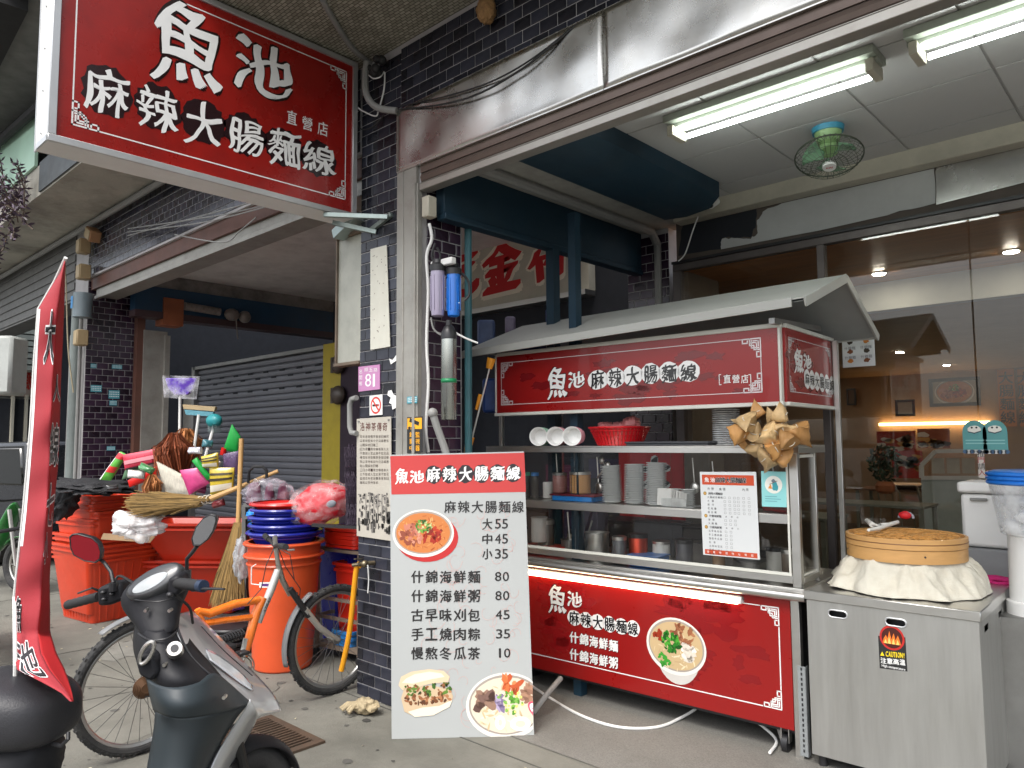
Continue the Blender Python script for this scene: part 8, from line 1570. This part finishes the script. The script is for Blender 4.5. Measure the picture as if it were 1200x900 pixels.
mirror([(226, 640), (224, 632), (229, 618), (238, 607), (247, 602), (253, 604), (254, 609), (250, 622), (243, 633), (234, 640)], 2.62, 0, '', mat('mirror_silver', (.75, .76, .77), .04, 1.0, var=0, rvar=0), [(231, 640, 2.63), (225, 648, 2.65), (219, 655, 2.67), (219, 668, 2.68)], .045)
# leg shield: inner side, pocket and floor
patch([[(160, 728, 2.66), (172, 738, 2.58), (192, 738, 2.58), (206, 722, 2.70)], [(157, 745, 2.64), (172, 757, 2.54), (196, 753, 2.55), (214, 738, 2.68)], [(158, 765, 2.62), (177, 778, 2.5), (205, 772, 2.52), (228, 757, 2.67)], [(166, 785, 2.58), (187, 796, 2.47), (220, 792, 2.49), (248, 780, 2.66)], [(176, 800, 2.55), (196, 812, 2.46), (232, 806, 2.5), (262, 797, 2.64)], [(182, 835, 2.55), (205, 846, 2.46), (244, 842, 2.5), (286, 830, 2.62)]], 'inner_shield', M_DGR)
patch([[(173, 796, 2.44), (186, 803, 2.36), (208, 806, 2.34), (232, 800, 2.38), (250, 789, 2.46), (270, 803, 2.56), (291, 822, 2.62)], [(176, 812, 2.42), (190, 822, 2.33), (212, 826, 2.31), (238, 822, 2.36), (258, 816, 2.45), (276, 820, 2.55), (291, 824, 2.61)], [(181, 832, 2.43), (195, 838, 2.35), (214, 841, 2.33), (240, 838, 2.38), (262, 834, 2.46), (280, 829, 2.55), (290, 826, 2.61)]], 'pocket', M_BGR, solid=.008)
patch([[(183, 832, 2.48), (205, 838, 2.42), (240, 838, 2.45), (288, 827, 2.60)], [(180, 860, 2.46), (205, 866, 2.41), (238, 862, 2.45), (272, 848, 2.60)], [(172, 905, 2.42), (198, 915, 2.38), (225, 912, 2.42), (246, 895, 2.58)], [(165, 960, 2.30), (190, 970, 2.28), (212, 965, 2.32), (228, 950, 2.5)]], 'lower_shield', M_BGR)
patch([[(224, 716, 2.95), (240, 730, 2.97), (258, 748, 3.0), (294, 785, 3.0), (320, 814, 2.96), (329, 833, 2.90)], [(216, 718, 2.78), (226, 733, 2.78), (244, 757, 2.78), (276, 786, 2.82), (308, 816, 2.84), (318, 836, 2.84)], [(208, 721, 2.68), (213, 738, 2.66), (230, 765, 2.66), (258, 790, 2.68), (298, 821, 2.72), (309, 838, 2.76)], [(204, 724, 2.66), (207, 741, 2.62), (222, 770, 2.60), (246, 793, 2.60), (289, 826, 2.63), (300, 843, 2.70)]], 'front_cowl', M_SIL)
patch([[(293, 819, 2.60), (300, 832, 2.62), (302, 838, 2.70)], [(284, 836, 2.60), (288, 845, 2.62), (296, 852, 2.72)], [(256, 880, 2.58), (262, 890, 2.60), (272, 896, 2.70)], [(236, 925, 2.5), (244, 935, 2.52), (254, 940, 2.62)]], 'shield_edge', M_SIL)
patch([[(240, 760, 2.735), (256, 768, 2.755), (280, 786, 2.785), (296, 804, 2.79)], [(246, 773, 2.675), (262, 785, 2.695), (280, 799, 2.725), (296, 809, 2.745)]], 'indicator_lens', mat('clear_lens', (.50, .52, .54), .12, var=.3, scale=12, coat=1), solid=.004)
b = MB(); c = far(205, 761, 2.50); n_ = (EYE - c).normalized(); n_ = (n_ + Vector((-.2, 0, .2))).normalized(); b.cyl(c - n_ * .02, c + n_ * .012, .027, 24, .024); ks = b.build('key_switch', M_CHR, sc_); b = MB(); b.cyl(c + n_ * .0122, c + n_ * .015, .013, 16); b.build('keyhole', M_BLACK, ks)
b = MB(); c = far(172, 765, 2.45); b.tube([c + (Rt * .5 * math.cos(a_) + Up * math.sin(a_) + Rt * .45 * math.sin(a_)) * .036 for a_ in [k * PI / 10 for k in range(20)]], .007, 8, closed=True); b.build('bag_hook', M_CHR, sc_)
rbox([(157, 772), (168, 766), (180, 772), (186, 790), (176, 800), (162, 792)], 2.46, .07, 'hook_block', M_DGR, .012)
# floor, front wheel, fender, seat
b = MB(); hx = (Rh * .87 + Fh * .5).normalized(); hy = Uz.cross(hx); f0 = at(232, 1050, 'Z', .0) + Vector((0, 0, .28)); b.add([f0 + hx * a_ + hy * c_ + Uz * z_ for z_ in (0, .06) for a_, c_ in ((-.55, -.15), (.1, -.15), (.1, .15), (-.55, .15))], [(3, 2, 1, 0), (4, 5, 6, 7), (0, 1, 5, 4), (1, 2, 6, 5), (2, 3, 7, 6), (3, 0, 4, 7)]); b.build('floorboard', M_BGR, sc_, bevel=.02)
e = bpy.data.objects.new('front_wheel', None); C.objects.link(e); e.parent = sc_; cw = far(283, 925, 2.78); hw = (Rh * .55 + Fh * .83).normalized(); wax = Vector((hw.y, -hw.x, 0)); cw.z = .235
b = MB(); b.tube([cw + (hw * math.cos(a_) + Uz * math.sin(a_)) * .185 for a_ in [2 * PI * k / 44 for k in range(44)]], .05, 14, closed=True); b.build('tyre', M_TYRE, e); b = MB(); b.cyl(cw - wax * .035, cw + wax * .035, .14, 32); b.build('rim', mat('dark_rim', (.04, .04, .042), .4, .6), e); b = MB(); b.cyl(cw - wax * .06, cw + wax * .06, .03, 16); b.build('hub', M_CHR, e)
b = MB(); b.sheet(18, 6, lambda u_, v_: cw + (hw * math.cos(.25 + 2.0 * u_) + Uz * math.sin(.25 + 2.0 * u_)) * (.262 - .03 * (2 * v_ - 1) ** 2) + wax * (v_ - .5) * .13); b.build('front_mudguard', M_DGR, sc_, solid=.006)
b = MB()
for s_ in (-1, 1): b.tube([cw + wax * s_ * .075, cw + wax * s_ * .075 + Uz * .35 - hw * .09], .018, 10)
b.build('fork', mat('fork_black', (.03, .03, .03), .4, .5), sc_)
# seat
seat_c = [(-40, 826, 2.30), (-10, 826, 2.28), (20, 828, 2.26), (48, 833, 2.25), (70, 836, 2.25), (82, 836, 2.26), (89, 834, 2.28)]; rx = [.24, .245, .24, .22, .17, .10, .03]; rz_ = [.098, .10, .098, .092, .076, .055, .02]
b = MB(); secs = []
for (x, y, d_), r1, r2 in zip(seat_c, rx, rz_):
    c = far(x, y, d_); secs.append([c + Fh * (.17 * r1 / .24) * math.copysign(abs(math.cos(a_)) ** .6, math.cos(a_)) + Uz * r2 * math.copysign(abs(math.sin(a_)) ** .6, math.sin(a_)) for a_ in [2 * PI * k / 20 for k in range(20)]])
b.loft(secs); b.build('seat', mat('seat_vinyl', (.022, .022, .026), .42, var=.1, bump=.25, bscale=220, dirt=.15, dcol=(.05, .05, .05)), sc_, sub=1, ang=180)
b = MB(); secs = []
for x, y, d_, r1, r2 in ((-40, 895, 2.3, .16, .13), (0, 895, 2.27, .16, .13), (40, 893, 2.25, .13, .12), (66, 886, 2.25, .08, .09)): c = far(x, y, d_); secs.append([c + Fh * r1 * math.cos(a_) + Uz * r2 * math.sin(a_) for a_ in [2 * PI * k / 16 for k in range(16)]])
b.loft(secs); b.build('under_seat_cover', M_DGR, sc_, sub=1, ang=180)
b = MB(); b.tube([far(62, 872, 2.2), far(72, 874, 2.19), (far(80, 866, 2.19)), far(80, 858, 2.2)], .006, 8); b.build('seat_hook', M_BLACK, sc_)
# rear wheel of this scooter and its body keep it standing where the frame cuts it off
e = bpy.data.objects.new('rear_wheel', None); C.objects.link(e); e.parent = sc_; cw2 = f0 - hx * .95; cw2.z = .235; wa = Vector((hx.y, -hx.x, 0)); b = MB(); b.tube([cw2 + (hx * math.cos(a_) + Uz * math.sin(a_)) * .185 for a_ in [2 * PI * k / 40 for k in range(40)]], .05, 12, closed=True); b.build('tyre', M_TYRE, e); b = MB(); b.cyl(cw2 - wa * .03, cw2 + wa * .03, .14, 28); b.build('rim', M_CHR, e)
# ================================================================ BANNER FLAG
fl = thing('feather_flag', 'tall red and white edged cloth banner flag with black characters by the scooter seat', 'flag', at(45, 1000, 'Z', 0))
rows = [(306, 75, 76, 77), (320, 70, 73, 76), (345, 55, 70, 75.5), (362, 45, 67, 75), (400, 42.5, 64, 73.5), (450, 40, 61, 71), (500, 37, 59, 70), (550, 33, 57.5, 67.5), (600, 28.5, 54, 62.5), (640, 24, 52, 60), (680, 19.5, 49, 58), (710, 17, 47, 58.5), (740, 15.5, 44, 58.5), (765, 16, 48, 66), (785, 20, 58, 76), (800, 50, 70, 81), (812, 72, 79, 84.5), (822, 82, 84, 86)]
def frow(y):
    for (y0, *a_), (y1, *c_) in zip(rows, rows[1:]):
        if y0 <= y <= y1: f = (y - y0) / (y1 - y0); return [p_ * (1 - f) + q_ * f for p_, q_ in zip(a_, c_)]
    return rows[-1][1:]
def fpt(y, s_, back=0):          # s_ 0..1 left edge to fold, 1..2 fold to right edge
    l, m_, r_ = frow(y); f = (y - 306) / 516; d_ = 2.42 - .40 * max(0, f - .85) / .15
    if s_ <= 1: x = l + (m_ - l) * s_; dd = d_ + .06 * (1 - s_) ** 2 * (1 if f < .85 else .3)
    else: x = m_ + (r_ - m_) * (s_ - 1); dd = d_ + .10 * (s_ - 1) * (1 if f < .85 else .3)
    dd += .012 * math.sin(y * .045 + s_ * 2) + .006 * math.sin(y * .11 + s_); return far(x, y, dd + back)
def fsheet(y0, y1, s0, s1, ny, ns, back=0): b = MB(); b.sheet(ns, ny, lambda u_, v_: fpt(y0 + (y1 - y0) * v_, s0 + (s1 - s0) * u_, back)); return b
M_FL1 = mat('flag_back_lit_through_red', S(152, 42, 50), .8, var=.06, scale=4, bump=.15, bscale=200); M_FL2 = mat('flag_front_red', S(158, 12, 18), .7, var=.05, scale=4)  # paler back tone also paints in light coming through the cloth
fsheet(306, 822, 0, 1, 110, 10).build('cloth_back', M_FL1, fl, ang=80, solid=.0015); fsheet(306, 822, 1, 2, 110, 6).build('cloth_front', M_FL2, fl, ang=80, solid=.0015)
fsheet(362, 640, -.02, .10, 60, 2, -.003).build('white_hem', mat('white_hem', (.75, .75, .74), .7), fl, ang=80)
def fglyph(ch, y0, y1, s0, s1, nm):      # character printed on the cloth, following its folds
    vs, fs, w, h = glyphs(ch)
    for grow, col, off in ((.10, (.72, .7, .7), -.0035), (.02, BLACK, -.006)):
        b = MB()
        for i in range(6):
            a_ = i * PI / 3; q = []
            for x, y in vs: X, Y = (x + grow * .5 * math.cos(a_)) / w, (y + grow * .5 * math.sin(a_)) / h; q.append(fpt((y0 + y1) / 2 - Y * (y1 - y0), (s0 + s1) / 2 + X * (s1 - s0), off - .0003 * i))
            b.add(q, fs, col)
        b.build('character', M_PRINT, fl, smooth=False)
for ch, y0, y1, s0, s1 in (('大', 365, 425, .45, 1.0), ('人', 440, 470, 1.2, 1.95), ('線', 497, 545, 1.05, 1.98), ('七', 568, 615, 1.05, 1.95), ('小', 625, 660, 1.0, 1.6), ('魚', 700, 740, .0, .30), ('池', 752, 792, .02, .75)): fglyph(ch, y0, y1, s0, s1, 'c')
b = MB(); q = [fpt(y, 0, .012) for y in (822,)]; b.tube([far(77, 302, 2.44)] + [fpt(y, -.03 if y > 380 else .02, .014) for y in (330, 362, 420, 500, 600, 700, 780)] + [Vector((fpt(780, 0).x, fpt(780, 0).y + .02, .02))], .006, 8); b.build('pole', M_POLEW, fl)
b = MB(); b.lathe([(.14, 0), (.14, .03), (.05, .06), (.02, .10)], 24, (fpt(780, 0).x, fpt(780, 0).y + .02, 0)); b.build('base', M_BLACK, fl)

# ================================================================ FAR LEFT: STREET BEYOND
hs_ = thing('far_shop_house', 'far white shop front with a pale awning and red lettered board at the left edge', 'building', (-17, 4.2, 0))
b = MB(); b.box((-18.5, 1.0, 0), (-17.0, 9.0, 6.5)); b.build('wall', mat('dingy_white_wall', (.40, .42, .40), .8, var=.2, dirt=.4), hs_)
P_ = lambda x, y, X=-16.9: at(x, y, 'X', X)
a, c = P_(-10, 560), P_(100, 470); b = MB(); b.box((-16.99, a.y, 0), (-16.9, c.y + 1, c.z)); b.build('dark_opening', M_DARK, hs_)
a, c = P_(-20, 463), P_(46, 428); b = MB(); b.box((-16.98, a.y, a.z), (-16.85, c.y, c.z)); sb_ = b.build('name_board', mat('pinkish_board', (.38, .30, .26), .6, var=.1, dirt=.2), hs_)
pr = Print((-16.85, a.y, a.z), (0, 1, 0), (0, 0, 1), .002, .002)
for i, ch in enumerate('刘筷飯'): pr.fit(ch, 5 + i * 12, 433, 15 + i * 12, 458, S(190, 50, 40), 1, .06, 0, .3)
pr.build('lettering', sb_)
a, c = P_(-20, 430, -16.2), P_(105, 375, -16.2); b = MB()
for k in range(9): z0 = a.z + (c.z - a.z) * k / 9; b.box((-16.9 + .02, a.y, z0), (-16.3 - .02 * k, c.y + .6, z0 + (c.z - a.z) / 9 - .03))
b.build('awning', mat('pale_green_awning', (.42, .46, .42), .6, var=.15, dirt=.3), hs_, kind='stuff')
for x in (8, 24): a, c = P_(x, 640), P_(x + 5, 463); b = MB(); b.box((-16.95, a.y, 0), (-16.8, c.y, c.z)); b.build('post', M_CREAM, hs_)
t = thing('white_air_unit', 'grey white box hanging at the extreme left edge under the beam', 'box', far(0, 430, 8)); a, c = far(-14, 462, 8), far(10, 392, 8); b = MB(T(a.x, a.y, 0, YAW)); w_ = (a.xy - c.xy).length; b.box((0, 0, a.z), (w_, .3, c.z)); b.build('body', mat('grey_white', (.4, .42, .4), .5, var=.1, dirt=.3), t, bevel=.03)
# dark van
vn = thing('dark_van', 'dark van parked at the far left edge behind the flag', 'van', at(10, 620, 'Z', 0)); vc = far(5, 560, 11.5); M_ = T(vc.x, vc.y, 0, math.radians(15))
b = MB(M_); prof = [(-2.2, .35), (-2.2, .95), (-1.7, 1.05), (-1.25, 1.62), (2.1, 1.66), (2.2, 1.0), (2.2, .35)]; b.loft([[(x, y, z) for x, z in prof] for y in (-.85, .85)]); b.build('body', mat('dark_car_paint', (.02, .022, .026), .25, .3, coat=.8, var=.05), vn, bevel=.06, seg=3)
b = MB(M_); b.loft([[(x, y, z) for x, z in ((-1.5, 1.08), (-1.2, 1.55), (2.0, 1.58), (2.08, 1.08))] for y in (-.87, .87)]); b.build('window_band', mat('car_glass', (.01, .012, .012), .05, coat=1), vn, bevel=.02)
for x in (-1.4, 1.4):
    for y in (-.80, .80): b = MB(M_); b.cyl((x, y - .09, .32), (x, y + .09, .32), .32, 24); w_ = b.build('wheel', M_TYRE, vn); b = MB(M_); b.cyl((x, y - .10, .32), (x, y + .10, .32), .19, 18); b.build('rim', M_RIM, w_)
for x in (2.18,):
    for y in (-.65, .65): b = MB(M_); b.box((x, y - .1, .85), (x + .05, y + .1, 1.1)); b.build('tail_light', mat('tail_red', S(120, 20, 20), .3), vn)
# parked motorcycles, cut by the left edge
def moto(px_, py_, ax_ang, label, mbody, s_=1.0):
    g = at(px_, py_, 'Z', 0); t = thing('motorcycle', label, 'motorcycle', g); M_ = T(g.x, g.y, 0, ax_ang) @ Matrix.Scale(s_, 4)
    for nm, x in (('rear_wheel', -.62), ('front_wheel', .62)):
        e = bpy.data.objects.new(nm, None); C.objects.link(e); e.parent = t; b = MB(M_); b.tube([(x + .25 * math.cos(a_), 0, .30 + .25 * math.sin(a_)) for a_ in [2 * PI * k / 32 for k in range(32)]], .045, 10, closed=True); b.build('tyre', M_TYRE, e); b = MB(M_); b.tube([(x + .20 * math.cos(a_), 0, .30 + .20 * math.sin(a_)) for a_ in [2 * PI * k / 32 for k in range(32)]], .015, 6, closed=True); b.cyl((x, -.04, .3), (x, .04, .3), .04, 12)
        for k in range(6): a_ = k * PI / 3; b.bar((x, 0, .3), (x + .2 * math.cos(a_), 0, .3 + .2 * math.sin(a_)), .02, .012)
        b.build('rim', M_CHR, e)
    b = MB(M_); b.loft([[(x, w_ * math.cos(a_), z + h_ * math.sin(a_)) for a_ in [2 * PI * k / 14 for k in range(14)]] for x, z, w_, h_ in ((-.85, .72, .04, .04), (-.6, .66, .13, .10), (-.2, .55, .13, .14), (.1, .45, .10, .12), (.3, .62, .12, .14), (.42, .85, .10, .10), (.45, .95, .05, .05))]); b.build('body', mbody, t, sub=1, ang=180)
    b = MB(M_); b.loft([[(x, w_ * math.cos(a_), z + .045 * math.sin(a_)) for a_ in [2 * PI * k / 12 for k in range(12)]] for x, z, w_ in ((-.85, .80, .08), (-.55, .80, .13), (-.15, .77, .12), (.0, .74, .06))]); b.build('seat', M_BRUB, t)
    b = MB(M_); b.tube([(.36, -.32, 1.02), (.42, -.1, 1.0), (.42, .1, 1.0), (.36, .32, 1.02)], .014, 8); b.build('handlebar', M_BLACK, t); b = MB(M_); b.tube([(.62, .07, .3), (.45, .06, .9)], .022, 8); b.tube([(.62, -.07, .3), (.45, -.06, .9)], .022, 8); b.build('fork', M_CHR, t)
    for y in (-.3, .3): b = MB(M_); b.tube([(.38, y * .8, 1.0), (.34, y, 1.18)], .006, 6); b.ell((.34, y * 1.1, 1.22), (.015, .07, .045), 14, 8); b.build('mirror', M_BLACK, t)
    b = MB(M_); b.sheet(14, 4, lambda u_, v_: (.62 + .31 * math.cos(.4 + 2 * u_), (v_ - .5) * .13, .30 + .31 * math.sin(.4 + 2 * u_))); b.build('front_mudguard', mbody, t, solid=.006)
moto(-35, 782, math.radians(-8), 'silver motorcycle cut by the left edge with its front wheel beside the flag', M_SIL)
moto(-18, 690, math.radians(20), 'green motorcycle far back at the left edge', mat('green_moto_paint', S(40, 110, 50), .3, coat=.6))
# plants on the slab edge above
t = thing('balcony_plant', 'straggly purple leaved plant hanging over the slab edge at the upper left', 'plant', at(20, 240, 'Y', 2.1)); rnd = random.Random(12); b = MB(); b2_ = MB()
for k in range(26):
    x0, y0 = rnd.uniform(0, 40), rnd.uniform(215, 275); p = at(x0, y0, 'Y', 2.08); pts = [p]; dr = Vector((rnd.uniform(-.6, .6), rnd.uniform(-.4, .1), rnd.uniform(-.2, 1))).normalized()
    for j in range(7): dr = (dr + Vector((rnd.uniform(-.4, .4), rnd.uniform(-.3, .2), rnd.uniform(-.45, .3)))).normalized(); pts.append(pts[-1] + dr * .09)
    b.tube(pts, .007, 5)
    for p_ in pts[1:]:
        for q_ in range(5): e1 = Vector((rnd.uniform(-1, 1), rnd.uniform(-1, 1), rnd.uniform(-.6, .8))).normalized() * rnd.uniform(.05, .09); e2 = e1.orthogonal().normalized() * .012; b2_.add([p_, p_ + e1 * .5 + e2, p_ + e1, p_ + e1 * .5 - e2], [(0, 1, 2, 3)])
b.build('stem', mat('dry_stem', (.12, .09, .07), .8), t); b2_.build('leaves', mat('purple_leaf', (.07, .045, .07), .5, island=.5), t, smooth=False)
for o in [q for q in SC.objects if q.type == 'EMPTY' and not q.children]: print('EMPTY?', o.name)
